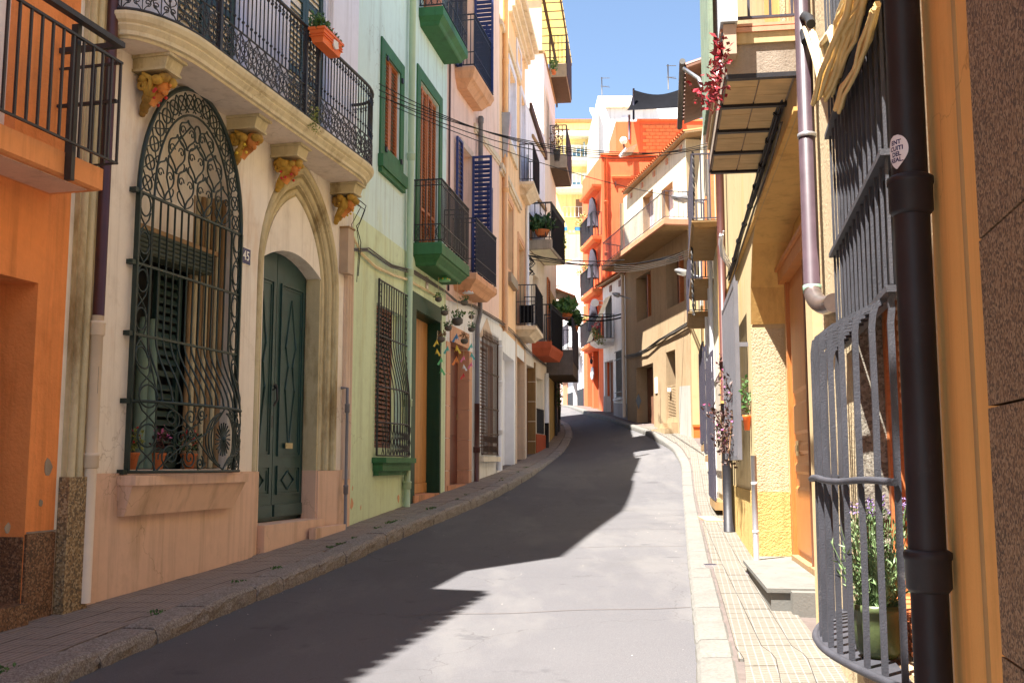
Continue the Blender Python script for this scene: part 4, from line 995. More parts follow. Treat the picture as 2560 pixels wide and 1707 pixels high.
# flower box, junction box, hanging weeds
fb0 = f.q(qb(672, 215), BP + .08)[0]; fb1 = f.q(qb(885, 330), BP + .1)[0]; fb0, fb1 = 3.25, 4.15
s_, zt_ = f.q(qb(675, 150), BP + .02); s2, zt2 = f.q(qb(885, 290), BP + .22)
fs0, fs1, fz = s_, s2, (zt_ + zt2) / 2
t = thing('flower_box', 'terracotta trough of green geraniums hung on the iron balcony rail', 'flower box', f.W((fs0 + fs1) / 2, fz - .2, BP + .1))
fl = min(fs1 - fs0, 1.0)
def trough(t, f, s0, s1, z1, d0, d1, h, m):
    b = f.mb(); i = .03
    b.hexa([(s0 + i, z1 - h, d0 + i), (s1 - i, z1 - h, d0 + i), (s1 - i, z1 - h, d1 - i), (s0 + i, z1 - h, d1 - i), (s0, z1 - .03, d0), (s1, z1 - .03, d0), (s1, z1 - .03, d1), (s0, z1 - .03, d1)])
    b.box(s0 - .012, s1 + .012, z1 - .03, z1, d0 - .012, d1 + .012)
    for q_ in (.07, .1): b.box(s0 - .002, s1 + .002, z1 - q_ - .008, z1 - q_, d0 - .002, d1 + .002)
    b.build('trough', m, t)
trough(t, f, fs0, fs0 + fl, fz, BP + .01, BP + .2, .18, 'terra_orange')
b = f.mb(); b.prism([(fs0 + fl * .5, fz - .05), (fs0 + fl * .72, fz - .04), (fs0 + fl * .75, fz - .12), (fs0 + fl * .6, fz - .155), (fs0 + fl * .48, fz - .12)], BP + .2 - .012, BP + .206); b.build('label', 'white_wall', t)
b = MB(); p = f.W(fs0 + fl * .4, fz + .08, BP + .1)
for k in range(7):
    q_ = f.W(fs0 + fl * (.05 + .14 * k), fz + .05 + .05 * random.random() - .02 * k, BP + .1); leaves(b, q_, (.10, .10, .11), 120, .05)
b.build('foliage', 'leaf_green', t)
b = MB()
for k in range(10): leaves(b, f.W(fs0 + fl * random.uniform(.4, 1), fz + random.uniform(-.02, .12), BP + .16), (.015,) * 3, 5, .025)
b.build('blooms', 'flower_red', t)
hp = f.q(qb(690, 720), BP - .02); t = thing('wild_plant', 'straggly wild plant growing from the edge of the curved balcony', 'plant', f.W(hp[0], hp[1], BP))
b = MB(); c_ = f.W(hp[0], 4.05, BP)
for k in range(4): leaves(b, c_ + Vector((0, 0, .08 - .07 * k)), (.08, .12, .06), 45, .035)
b.build('foliage', 'leaf_olive', t)
jb = f.q(qb(843, 1320)); t = thing('junction_box', 'weathered beige wooden junction box high beside the cream corner strip', 'junction box', f.W(jb[0] + .1, jb[1], .05))
b = f.mb(); b.box(5.62, 5.82, 2.62, 3.25, .003, .13); b.build('body', 'meter_box', t); b = f.mb(); b.box(5.605, 5.835, 3.251, 3.275, .003, .145); b.build('lid', 'old_wood', t)
# downpipes
def fpx(face, pts, d): return [face.W(*face.q(p, d), d) for p in pts]
p_ = fpx(f, [(268, 110), (248, 790)], .09); zc_ = p_[1].z
s_t = f.q((268, 110), .09)[0]; s_b = f.q((248, 790), .09)[0]; ss = (s_t + s_b) / 2 + .02
pipe('dark brown upper downpipe between the orange and cream houses', [f.W(ss, 8.0, .09), f.W(ss, zc_, .09)], .052, 'pipe_brown')
zb_ = f.q(sg(500, 1060), .09)[1]
pipe('cream and pink lower downpipe with collars running to the pavement', [f.W(ss, zc_, .085), f.W(ss, -1.15, .085)], .055, 'pipe_cream', collars=(zc_ - .12, .02))
b = f.mb(); sk = f.q(qe(595, 1060), .14)
b.add([(ss - .052, .60, .095), (ss - .02, .60, .137), (ss - .02, .83, .137), (ss - .052, .83, .095), ], [(0, 1, 2, 3)])
o = b.build('pipe_sticker', 'black_rubber'); tag(o, 'small black square sticker on the cream downpipe', 'sticker')
sp2 = f.q(qf(858, 960), .07)[0]
pipe('slim dark grey pipe rising beside the carved door surround', [f.W(5.735, f.q(qf(850, 905))[1], .02), f.W(5.735, f.q(qf(850, 905))[1], .11), f.W(5.735, .6, .115), f.W(5.735, -1.0, .115)], .022, 'pipe_grey', collars=(.75, -.35), cr=1.5)

# ---- green house number 47 ----------------------------------------------------------------------
f = FG
w1 = f.R(qb(1130, 370), qb(1210, 1010)); w1o = f.R(qb(1108, 242), qb(1250, 1060)); W1 = (1.36, 2.22, 4.86, 6.55); D1 = (3.5, 4.9, 3.83, 6.90)
gz = (1.12, 2.55, .25, 2.45)
gdr = (3.35, 5.1, -1.2, 2.70)
green = house('green_house', 'pale green house with dark green trim, orange louvred shutters and pine door', 'house', f, 0, f.L, 12.2, 'green_pale', [rect(W1), rect(D1), rect(gz), rect(gdr)], thick=.30)
b = f.mb(); lowz = 2.72; b.prism([(0.002, -1.9), (gdr[0] - .24, -1.9), (gdr[0] - .24, lowz + .25), (gdr[1] + .08, lowz + .25), (gdr[1] + .08, -1.9), (f.L - .002, -1.9), (f.L - .002, 3.58), (.002, 3.58)], .001, .012, [rect(gz)]); b.build('lower_plaster', 'green_low', green)  # lower coat, its yellow partly painted bounce light
frame(green, f, (1.15, 2.44, 4.80, 6.72), .20, .002, .03, 'green_trim', 'window_surround'); b = f.mb(); b.box(1.10, 2.50, 4.60, 4.80, .002, .09); b.box(1.13, 2.47, 4.52, 4.60, .002, .06); b.build('window_sill', 'green_trim', green)
frame(green, f, (3.28, 5.12, 3.84, 7.12), .21, .002, .03, 'green_trim', 'door_surround', False)
for r in ((W1[0], (W1[0] + W1[1]) / 2 - .003, W1[2], W1[3]), ((W1[0] + W1[1]) / 2 + .003, W1[1], W1[2], W1[3])): louvre(green, f.W, r[0] + .005, r[1] - .005, r[2] + .005, r[3] - .005, -.03, .05, 'shutter_orange', .062, rail=.055)
for k in range(4):
    a = D1[0] + (D1[1] - D1[0]) * k / 4; louvre(green, f.W, a + .006, a + (D1[1] - D1[0]) / 4 - .006, 3.85, 6.88, -.03 - .02 * (k % 2), .05, 'shutter_orange', .062, rail=.045, mids=(4.6,))
for s_, zz in ((1.40, 4.95), (2.26, 5.0), (2.26, 6.4), (1.4, 6.45)): b = f.mb(); b.box(s_ - .03, s_ + .03, zz - .04, zz + .04, .03, .06); b.build('hinge', 'black_iron', green)
# balconies
bl = slab(green, f, [(3.17, 0), (3.17, .52), (5.40, .52), (5.40, 0)], [(3.44, .16), (3.455, .14), (3.50, .12), (3.58, .045), (3.61, .03), (3.62, 0), (3.80, 0), (3.83, .015)], 'green_trim')
def fancy(parent, f, s0, s1, d, z0, z1, m, sp=.095, side=.10):
    railing(parent, f, [(s0, .02), (s0, d), (s1, d), (s1, .02)], z0, z1, sp, .008, m, (.016, .010), rails=(z0 + .28, z1 - .10))
    b = MB(lambda x, z, y: Vector((x, y, z)))
    for sx in (-1, 1): b.tube(bez((sx * .045, 0, 0), (sx * -.02, .09, 0), (sx * -.02, .17, 0), (sx * .045, .27, 0), 6), .006, 4)
    b.tube(ring(0, .135, .03, .05, 0, 8), .005, 4); me = b.mesh('scroll', m)
    n = int((s1 - s0) / .19)
    for i in range(n): inst('scroll', me, f.M(s0 + (s1 - s0) * (i + .5) / n, z0 + .01, d), parent)
    for i in range(3): inst('scroll', me, f.M(s0, z0 + .01, d * (i + .5) / 3) @ Matrix.Rotation(math.pi / 2, 4, 'Z'), parent)
    b = MB(lambda x, z, y: Vector((x, y, z)))
    for sx in (-1, 1): b.tube(spiral(sx * .028, 0, .026, 1.2, math.pi / 2, sx, 8), .005, 4)
    me = b.mesh('crest_scroll', m)
    for i in range(3): inst('crest_scroll', me, f.M(s0, z1 - .05, d * (i + .5) / 3) @ Matrix.Rotation(math.pi / 2, 4, 'Z'), parent)
fancy(bl, f, 3.2, 5.37, .50, 3.87, 4.95, 'black_iron')
bl = slab(green, f, [(3.38, 0), (3.38, .46), (5.42, .46), (5.42, 0)], [(7.90, .12), (7.92, .10), (7.97, .08), (8.02, .03), (8.05, 0), (8.20, 0), (8.22, .015)], 'green_trim')
fancy(bl, f, 3.41, 5.39, .44, 8.26, 9.34, 'black_iron')
panel(green, f, (3.7, 4.9, 8.22, 10.9), .002, .05, 'shutter_orange', 'balcony_door')
# lower window with bellied grille
louvre(green, f.W, gz[0], gz[1] - .35, gz[2], gz[3], -.06, .04, 'shutter_brown', .07, rail=.05); panel(green, f, (gz[1] - .34, gz[1], gz[2], gz[3]), -.10, -.14, 'green_low', 'panel')
b = f.mb(); Gs = (1.06, 2.64); fz = [2.80, 1.95, 1.15, .62, .13]
def gg(z): t = max(0, min(1, (1.95 - z) / 1.0)); return .07 + .17 * (3 * t * t - 2 * t ** 3)
def gb(s, z): t = (s - Gs[0]) / (Gs[1] - Gs[0]); return .07 + (gg(z) - .07) * math.sin(math.pi * max(0, min(1, t))) ** .4
for s_ in Gs: b.bar([(s_, z, .07) for z in (.13, 2.82)], .02, .03)
ggr = b.build('window_grille', 'black_iron', green)
for z in fz: f.mb().tube([(Gs[0] - (.05 if z in (1.15, .62) else 0) + (Gs[1] - Gs[0]) * i / 16, z, gb(Gs[0] + (Gs[1] - Gs[0]) * i / 16, z)) for i in range(17)], .013, 6).build('rail', 'black_iron', ggr)
for i in range(1, 12):
    s_ = Gs[0] + (Gs[1] - Gs[0]) * i / 12; f.mb().tube([(s_, z, gb(s_, z)) for z in [2.8 + (.13 - 2.8) * k / 14 for k in range(15)]], .0095, 6).build('bar', 'black_iron', ggr)
for i in range(12):
    s_ = Gs[0] + (Gs[1] - Gs[0]) * (i + .5) / 12
    b = f.mb()
    for sx in (-1, 1): b.tube([(s_ + sx * x, z, gb(s_, z)) for x, z in ((.055, .15), (.0, .24), (.055, .34), (.0, .43), (.05, .52), (.055, .6))], .007, 4)
    b.build('scroll', 'black_iron', ggr)
    if i in (0, 11):
        for z in (.75, .95, 1.3, 1.5, 1.7, 2.1, 2.3, 2.5, 2.68): f.mb().tube([(x, zz, gb(x, zz)) for x, zz, _ in ring(s_, z, .045, .07, 0, 10)], .006, 4).build('oval_ring', 'black_iron', ggr)
b = f.mb(); b.box(1.0, 2.68, .02, .10, .013, .24); b.box(1.05, 2.60, -.10, .02, .013, .17); b.box(1.08, 2.55, -.17, -.10, .013, .10); b.build('window_sill', 'green_trim', green)
# door with dark green deep frame
b = f.mb(); b.prism([(gdr[0] - .24, -1.9), (gdr[0], -1.9), (gdr[0], 2.68), (gdr[1] - .02, 2.68), (gdr[1] - .02, -1.9), (gdr[1] + .08, -1.9), (gdr[1] + .08, 2.97), (gdr[0] - .24, 2.97)], .001, .03); b.build('door_surround', 'green_dark', green)
b = f.mb(); b.box(gdr[1] - .02, gdr[1] - .001, -1.3, 2.67, -.24, -.001); b.box(gdr[0] + .001, gdr[1] - .021, 2.671, 2.699, -.24, -.001); b.build('door_reveal', 'green_dark', green)
dl = panel(green, f, (gdr[0] + .002, gdr[1] - .022, -.52, 2.67), -.25, -.29, 'door_pine', 'door')
n_ = 8
for k in range(n_):
    a = gdr[0] + (gdr[1] - gdr[0] - .03) * k / n_; b = f.mb(); b.box(a + .004, a + (gdr[1] - gdr[0] - .03) / n_ - .004, -.33, 2.66, -.25, -.225); b.build('plank', 'door_pine', dl)
b = f.mb(); b.box(gdr[0], gdr[1] - .03, -.52, -.34, -.25, -.21); b.build('bottom_rail', 'door_pine', dl)
b = f.mb(); b.box(gdr[0] - .1, gdr[1] - .12, -1.3, -.53, -.28, .06); b.build('doorstep', 'terracotta_pale', green)
ns_ = f.q(qd(205, 812)); t = thing('house_number_plaque', 'small white tile with brown number 47 above the pine door', 'plaque', f.W(ns_[0], ns_[1], .02))
b = f.mb(); b.box(ns_[0] - .085, ns_[0] + .085, ns_[1] - .12, ns_[1] + .12, .013, .024); b.build('rim', 'plaque_brown', t)
b = f.mb(); b.box(ns_[0] - .07, ns_[0] + .07, ns_[1] - .105, ns_[1] + .105, .0241, .027); b.build('plate', 'enamel_white', t)
text_mesh('47', .13, text_M(f, ns_[0], ns_[1], .028), 'plaque_brown', t, bold=.001)
ps_ = f.q((1028, 500), .1)[0]; ps2 = f.q(qf(1280, 700), .1)[0]; ps_ = (ps_ + ps2) / 2
pipe('pale green downpipe running the full height of the green house', [f.W(ps_, 9.5, .09), f.W(ps_, -.80, .09)], .056, 'pipe_green', collars=(5.2, 3.2, 1.0, -.35))
b = f.mb()
for cx, cz, r_ in ((*f.q(sh(417, 370)), .07), (*f.q(sh(421, 280)), .03), (*f.q(sh(692, 340)), .06), (*f.q(sh(470, 395)), .03)):
    b.prism([(cx + r_ * random.uniform(.4, 1.2) * math.cos(a * .628), cz + 1.3 * r_ * random.uniform(.5, 1.2) * math.sin(a * .628)) for a in range(10)], .0121, .0145)
b.build('peeled_plaster', 'pink_trim', green)

# ---- pink house -----------------------------------------------------------------------------------
f = FP
PD = (.30, 1.88, -.75, 2.45); WL = (1.08, 2.08, 3.85, 6.70); WU = (.95, 2.2, 8.19, 10.7); PG = (2.95, 4.30, .25, 2.75)
pink = house('pink_house', 'salmon pink house with navy blue shutters above a white ground floor', 'house', f, 0, f.L, 12.0, 'pink_plaster', [rect(PD), rect(WL), rect(WU), rect(PG)], thick=.3)
b = f.mb(); b.prism([(0.002, -1.6), (f.L - .002, -1.6), (f.L - .002, 3.42), (2.6, 3.42), (.002, 3.2)], .001, .014, [rect(PD), rect(PG)]); b.build('ground_floor_plaster', 'white_wall', pink)
b = f.mb(); b.prism([(2.85, 3.0), (3.62, 3.0), (3.25, 3.32)] if False else [(2.80, 2.82), (4.45, 2.82), (3.62, 3.35)], .0141, .02); b.build('pointed_panel', 'beige_tile', pink)
for s0_, s1_ in ((.02, PD[0]), (PD[1], 2.12)):
    z = -.75
    while z < 2.4: b = f.mb(); b.box(s0_, s1_, z, z + .62, .0141, .035); b.build('tile', 'salmon_tile', pink); z += .63
z = -.75
while z < 2.4: b = f.mb(); b.box(PD[1] - .02, PD[1] - .001, z, min(z + .62, 2.42), -.22, .034); b.build('tile', 'salmon_tile', pink); z += .63
b = f.mb(); b.box(PD[0], PD[1] - .021, 2.43, 2.75, -.2, .036); b.build('lintel', 'salmon_tile', pink)
dl = panel(pink, f, (PD[0], PD[1] - .022, -.40, 2.43), -.22, -.26, 'red_brown_door', 'door')
for k in range(2):
    for (z0, z1) in ((-.2, .45), (.6, 1.25), (1.4, 2.2)): panel(dl, f, (PD[0] + .1 + .76 * k, PD[0] + .7 + .76 * k, z0, z1), -.22, -.205, 'red_brown_door', 'door_panel')
panel(dl, f, (PD[1] - .14, PD[1] - .06, .93, 1.05), -.205, -.19, 'brass', 'lock_plate')
b = f.mb(); b.box(.1, PD[1] + .1, -1.2, -.41, -.2, .05); b.build('doorstep', 'terracotta_pale', pink)
# spiked grille
louvre(pink, f.W, PG[0], PG[1], PG[2], PG[3], -.12, .04, 'white_paint', .08)
b = f.mb()
for s_ in (2.84, 4.42): b.bar([(s_, .2, .09), (s_, 2.82, .09)], .02, .025)
gr = b.build('window_grille', 'rusty_iron', pink)
for z in (2.82, 2.05, 1.25, .68, .22): b = f.mb(); b.box(2.82, 4.44, z - .014, z + .014, .10, .13); b.build('rail', 'rusty_iron', gr)
me = MB().box(-.009, .009, -.009, .009, 0, 2.75).mesh('bar', 'rusty_iron'); me2 = MB().tube([(0, 0, 0), (0, 0, .04), (0, 0, .2)], [.009, .016, .001], 4).mesh('spike', 'rusty_iron')
for i in range(12): s_ = 2.88 + 1.5 * i / 11; inst('bar', me, f.M(s_, .22, .115), gr); inst('spike', me2, f.M(s_, 2.83, .115), gr)
for i in range(11):
    s_ = 2.95 + 1.5 * i / 11; b = f.mb()
    for sx in (-1, 1): b.tube([(s_ + sx * x, z, .115) for x, z in ((.06, .24), (.0, .34), (.06, .45), (.0, .55), (.06, .66))], .008, 4)
    b.build('scroll', 'rusty_iron', gr)
b = f.mb(); b.box(2.72, 4.5, .06, .17, .015, .16); b.build('window_sill', 'warm_white', pink)
# windows with navy shutters
for r, zz in ((WL, 3.85), (WU, 8.2)):
    frame(pink, f, (r[0] - .002, r[1] + .14, r[2], r[3] + .14), .14, .002, .03, 'beige_tile', 'window_surround', False)
    panel(pink, f, (r[0], r[1], r[2], r[3]), -.24, -.28, 'warm_white', 'balcony_door')
    louvre(pink, f.W, r[0] - .46, r[0] - .01, r[2] + .02, r[3] + .02, .08, .045, 'blue_shutter', .10, rail=.05, mids=(zz + 1.2,))
    louvre(pink, lambda a, z, c: f.W(r[1] + .02 + c, z, a), .03, .47, r[2] + .02, r[3] + .02, 0, .045, 'blue_shutter', .10, rail=.05, mids=(zz + 1.2,))
sh3 = f.R((1214, 469), (1225, 571)); louvre(pink, f.W, 3.5, 3.95, 4.9, 6.5, .08, .045, 'blue_shutter', .065)
r = f.R((1216, 8), (1230, 112), .05); louvre(pink, f.W, 3.3, 3.85, 8.6, 10.3, .08, .045, 'blue_shutter', .065)
bl = slab(pink, f, [(.52, 0), (.52, .50), (2.48, .50), (2.48, 0)], [(3.50, .18), (3.52, .16), (3.60, .10), (3.64, .05), (3.70, 0), (3.80, 0), (3.83, .015)], 'pink_trim')
railing(bl, f, [(.55, .02), (.55, .48), (2.45, .48), (2.45, .02)], 3.87, 4.95, .085, .008, 'navy_iron', (.016, .01), rails=(4.12, 4.86))
bl = slab(pink, f, [(.60, 0), (.60, .43), (2.46, .43), (2.46, 0)], [(7.80, .22), (7.83, .20), (7.92, .12), (7.96, .06), (8.04, .03), (8.10, 0), (8.17, 0), (8.19, .015)], 'pink_trim')
railing(bl, f, [(.63, .02), (.63, .41), (2.43, .41), (2.43, .02)], 8.23, 9.32, .085, .008, 'navy_iron', (.016, .01), rails=(8.5, 9.2))
b = f.mb(); b.box(2.3, f.L, 7.42, 7.56, .002, .05); b.box(2.3, f.L, 7.36, 7.42, .002, .03); b.build('string_course', 'cornice_cream', pink)
pipe('slim dark brown pipe at the corner of the pink house', [f.W(.12, 11, .03), f.W(.12, 3.4, .03)], .02, 'pipe_brown')
s_ = 2.12; s_p = f.q((1202, 330), .1)[0]
pipe('grey metal downpipe on the pink house above its rusty foot', [f.W(2.60, 7.8, .09), f.W(2.60, 3.3, .09), f.W(2.35, 3.0, .09), f.W(2.35, 1.3, .09)], .055, 'pipe_grey', collars=(7.7, 5.5))
pipe('rusty brown foot of the grey downpipe beside the salmon tiles', [f.W(2.35, 1.3, .09), f.W(2.35, -.55, .09)], .058, 'pipe_brown', collars=(.3,))
pipe('white painted downpipe between the pink house and the garage', [f.W(4.72, 2.95, .08), f.W(4.72, -.15, .08)], .06, 'pipe_white', collars=(2.75, 1.9, .75))

# ---- peach house ----------------------------------------------------------------------------------
f = FE
GA = (.6, 3.0, -.5, 2.80); TD = (3.6, 5.55, -.3, 3.0); UA = (1.95, 3.3, 8.6, 10.75); UB = (4.75, 5.85, 8.2, 11.0); UT1 = (1.2, 2.6, 11.25, 11.7); LA = (1.55, 2.7, 4.95, 6.9); LB = (4.1, 5.6, 3.9, 6.4)
peach = house('peach_house', 'apricot peach house with lilac window frames and a crumbling cream cornice', 'house', f, 0, f.L, 11.35, 'peach_plaster', [rect(r) for r in (GA, TD, UA, UB, LA, LB)], thick=.3, zb=-1.2,
              loop=[(0, -1.2), (f.L, -1.2), (f.L, 12.9), (1.9, 12.9), (1.9, 11.35), (0, 11.35)])
b = f.mb(); b.box(1.91, f.L - .01, 11.36, 12.88, -.301, -7); b.build('upper_wall', 'peach_plaster', peach)
b = f.mb(); b.box(1.92, 4.3, 12.9, 14.4, -.01, -5); b.build('unseen_shade_block', 'peach_plaster', peach)  # block added out of view on the roof to cast a shadow band on the road
b = f.mb(); b.prism([(0.002, -1.2), (f.L - .002, -1.2), (f.L - .002, 3.35), (.002, 3.35)], .001, .014, [rect(GA), rect(TD)]); b.build('ground_floor_plaster', 'white_wall', peach)
for r_, m_ in ((GA, 'white_paint'),):
    b = f.mb(); b.box(r_[1] - .012, r_[1] - .001, -.6, r_[3] - .001, -.24, .013); b.box(r_[0], r_[1] - .013, r_[3] - .012, r_[3] - .001, -.24, .013); b.build('reveal', m_, peach)
b = f.mb(); b.box(UA[1] - .012, UA[1] - .001, UA[2], UA[3], -.16, .0); b.box(UB[1] - .012, UB[1] - .001, UB[2], UB[3], -.16, .0); b.build('reveal', 'lilac_frame', peach)
panel(peach, f, (GA[0], GA[1], -.3, GA[3]), -.24, -.28, 'white_paint', 'garage_door')
b = f.mb(); b.box(1.75, 1.78, -.2, 2.7, -.24, -.235); b.build('door_seam', 'grey_iron', peach)
for s0_, s1_, d0_, d1_ in ((3.3, 3.59, .0141, .03), (5.53, 5.548, -.25, .029), (5.55, 5.9, .0141, .03)):
    z = -.2
    while z < 3.0: b = f.mb(); b.box(s0_, s1_, z, z + .62, d0_, d1_); b.build('tile', 'beige_tile', peach); z += .63
panel(peach, f, (TD[0], TD[1], -.1, TD[3]), -.25, -.29, 'door_brown', 'door')
for r in (UA, UB):
    frame(peach, f, (r[0] - .22, r[1] + .2, r[2] - .0, r[3] + .25), .2, .002, .035, 'lilac_frame', 'window_surround'); panel(peach, f, r, -.16, -.2, 'lilac_frame', 'window')
    b = f.mb(); b.prism([(r[0] + .1, r[2] + 1.0), (r[0] + .5, r[2] + 1.6), (r[0] + .5, r[2] + .9)], -.15, -.12); b.build('curtain', 'shutter_orange', peach)
b = f.mb(); b.box(1.7, 3.55, 8.28, 8.6, .002, .07); b.build('window_sill', 'cornice_cream', peach)
for r in (LA, LB):
    frame(peach, f, (r[0] - .16, r[1] + .16, r[2], r[3] + .2), .16, .002, .03, 'pink_trim', 'window_surround'); panel(peach, f, r, -.18, -.22, 'concrete', 'window')
b = f.mb(); b.box(1.35, 2.95, 4.7, 4.94, .002, .14); b.build('window_sill', 'concrete', peach)
frame(peach, f, (3.6, 4.9, 11.45, 12.3), .16, .002, .035, 'lilac_frame', 'window_surround')
for z, d in ((7.30, .10), (7.22, .06), (11.05, .08)): b = f.mb(); b.box(.0, 4.3, z, z + .14, .002, d); b.build('string_course', 'cornice_cream', peach)
b = f.mb()
for z, d in ((12.25, .10), (12.40, .18), (12.55, .30), (12.74, .42)): b.box(1.85, f.L + .05, z, z + .145, .002, d)
b.build('cornice', 'cornice_cream', peach)
bl = slab(peach, f, [(4.35, 0), (4.35, .43), (6.15, .43), (6.15, 0)], [(7.85, .26), (7.9, .22), (8.0, .10), (8.06, .05), (8.1, 0), (8.18, 0)], 'cornice_cream')
railing(bl, f, [(4.38, .02), (4.38, .41), (6.12, .41), (6.12, .02)], 8.25, 9.3, .12, .009, 'black_iron', (.018, .012))
b = f.mb(); b.box(4.4, 6.1, 8.25, 9.25, .43, .44); b.build('mesh_screen', 'black_cloth', bl)
bl = slab(peach, f, [(3.48, 0), (3.48, .58), (5.6, .58), (5.6, 0)], [(3.55, .22), (3.6, .18), (3.68, .08), (3.72, 0), (3.82, 0)], 'cornice_cream')
railing(bl, f, [(3.5, .02), (3.5, .56), (5.57, .56), (5.57, .02)], 3.87, 4.97, .11, .009, 'black_iron', (.018, .012), rails=(4.5,))
b = f.mb(); b.box(3.55, 5.5, 3.9, 4.9, .575, .585); b.build('mesh_screen', 'black_cloth', bl); b = f.mb(); b.box(3.53, 3.535, 3.9, 4.4, .1, .5); b.build('mesh_screen', 'black_cloth', bl)
s_ = f.q((1264, 200), .08)[0]
pipe('peach coloured downpipe down the front of the peach house', [f.W(s_, 12.5, .08), f.W(s_, 3.3, .08)], .07, 'pipe_peach', collars=(10.3, 6.9))
b = f.mb(); b.hexa([(s_ - .06, 7.75, .02), (s_ + .06, 7.75, .02), (s_ + .06, 7.75, .13), (s_ - .06, 7.75, .13), (s_ - .16, 8.9, .0), (s_ + .16, 8.9, .0), (s_ + .16, 8.9, .22), (s_ - .16, 8.9, .22)])
tag(b.build('rain_hopper', 'zinc_grey'), 'grey rain hopper on the peach downpipe', 'hopper')

# ---- low white house with slanted top, and the tall white block ------------------------------------
f = F5
H5 = [(.15, 1.35, -.2, 3.0), (1.75, 2.9, .95, 2.75), (1.2, 2.2, 3.9, 6.0), (.6, 1.4, 6.95, 8.9)]
low = house('white_house', 'low white house with plant filled balconies and a tiled doorway', 'house', f, 0, f.L, 11.2, 'warm_white', [rect(r) for r in H5], thick=.3)
b = f.mb(); b.box(0, f.L, 7.8, 11.1, .002, .03); b.build('upper_plaster', 'white_lilac', low)
b = f.mb(); b.hexa([(.5, 11.1, .03), (f.L, 10.3, .03), (f.L, 10.3, .12), (.5, 11.1, .12), (.5, 11.35, .03), (f.L, 10.55, .03), (f.L, 10.55, .12), (.5, 11.35, .12)]); b.build('roof_edge', 'rusty_iron', low)
b = f.mb(); b.box(.9, f.L, 8.5, 8.62, .03, .10); b.box(.9, f.L, 10.35, 10.45, .03, .09); b.build('blind_rail', 'old_wood', low)
panel(low, f, H5[0], -.2, -.24, 'door_brown', 'door'); panel(low, f, H5[1], -.2, -.24, 'white_wall', 'window'); panel(low, f, H5[2], -.2, -.24, 'blush_wall', 'balcony_door'); panel(low, f, H5[3], -.05, -.1, 'shutter_orange', 'balcony_door')
z = .1
while z < 2.9: b = f.mb(); b.box(1.345, 1.36, z, z + .6, -.2, .03); b.box(1.36, 1.5, z, z + .6, .002, .03); b.build('tile', 'brown_tile', low); z += .62
b = f.mb(); b.box(1.62, f.L, -.3, .95, .002, .04); b.build('dado', 'red_dado', low)
railing(low, f, [(1.75, .02), (2.9, .02)], .98, 1.75, .12, .012, 'black_iron')
bl = slab(low, f, [(.55, 0), (.55, .72), (3.2, .72), (3.2, 0)], [(6.62, .02), (6.65, 0), (6.93, 0)], 'concrete')
railing(bl, f, [(.57, .02), (.57, .70), (3.18, .70), (3.18, .02)], 7.0, 8.1, .16, .012, 'black_iron', (.03, .02)); b = f.mb(); b.box(.7, 3.1, 6.7, 7.9, .72, .73); b.build('mesh_screen', 'black_cloth', bl)
b = f.mb(); b.box(.6, 3.15, 6.615, 6.62, .05, .66); b.build('soffit', 'cream_upper', bl)
bl = slab(low, f, [(1.0, 0), (1.0, .62), (3.25, .62), (3.25, 0)], [(3.35, .1), (3.6, 0), (3.8, 0)], 'red_dado')
railing(bl, f, [(1.02, .02), (1.02, .6), (3.2, .6), (3.2, .02)], 3.86, 4.96, .14, .012, 'black_iron', (.025, .015)); b = f.mb(); b.box(1.1, 3.15, 3.7, 4.8, .62, .63); b.build('mesh_screen', 'black_cloth', bl)
f = F6
H6 = [(.6, 1.5, .0, 2.9), (2.4, 3.2, 1.2, 3.0), (.8, 1.7, 4.2, 6.4), (1.0, 2.2, 11.3, 13.3)]
tall = house('apartment_block', 'tall white apartment block with stacked concrete balconies and a yellow slatted awning', 'apartment block', f, 0, 5.3, 13.0, 'warm_white', [rect(r) for r in H6], thick=.3, party='white_wall')
b = f.mb(); b.box(0, 5.0, 12.98, 14.1, -.001, -4.5); b.build('upper_storey', 'white_wall', tall)
b = f.mb(); b.box(-.05, 5.05, 14.1, 14.17, .05, -4.55); b.build('parapet', 'old_wood', tall)
b = f.mb(); b.box(-.012, .0, 12.0, 12.6, -.02, -5); b.build('band', 'white_lilac', tall)
for r in H6: panel(tall, f, r, -.2, -.24, 'shutter_brown' if r[2] > 4 else 'door_brown', 'window')
louvre(tall, f.W, .8, 1.7, 4.2, 6.4, .06, .05, 'shutter_orange', .09)
b = f.mb(); b.box(1.8, 4.8, .2, 6.2, .002, .02); b.build('ochre_band', 'ochre_paint', tall)
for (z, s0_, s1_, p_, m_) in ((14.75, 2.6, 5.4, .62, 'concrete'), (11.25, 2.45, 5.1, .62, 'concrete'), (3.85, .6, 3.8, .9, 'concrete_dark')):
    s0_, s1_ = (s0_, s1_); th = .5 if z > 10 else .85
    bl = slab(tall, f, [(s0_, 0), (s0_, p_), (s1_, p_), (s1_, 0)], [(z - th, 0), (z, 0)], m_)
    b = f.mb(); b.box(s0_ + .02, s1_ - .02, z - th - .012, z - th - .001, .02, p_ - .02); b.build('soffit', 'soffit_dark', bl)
    railing(bl, f, [(s0_ + .02, .02), (s0_ + .02, p_ - .02), (s1_ - .02, p_ - .02), (s1_ - .02, .02)], z + .06, z + 1.1, .16, .012, 'grey_iron', (.02, .012))
    b = f.mb(); b.box(s0_ + .1, s1_, z - .4, z + .95, p_ + .005, p_ + .02); b.build('mesh_screen', 'grey_cloth', bl)
aw = thing('slatted_awning', 'yellow slatted awning jutting out above the top white balcony', 'awning', f.W(1, 16.5, .5))
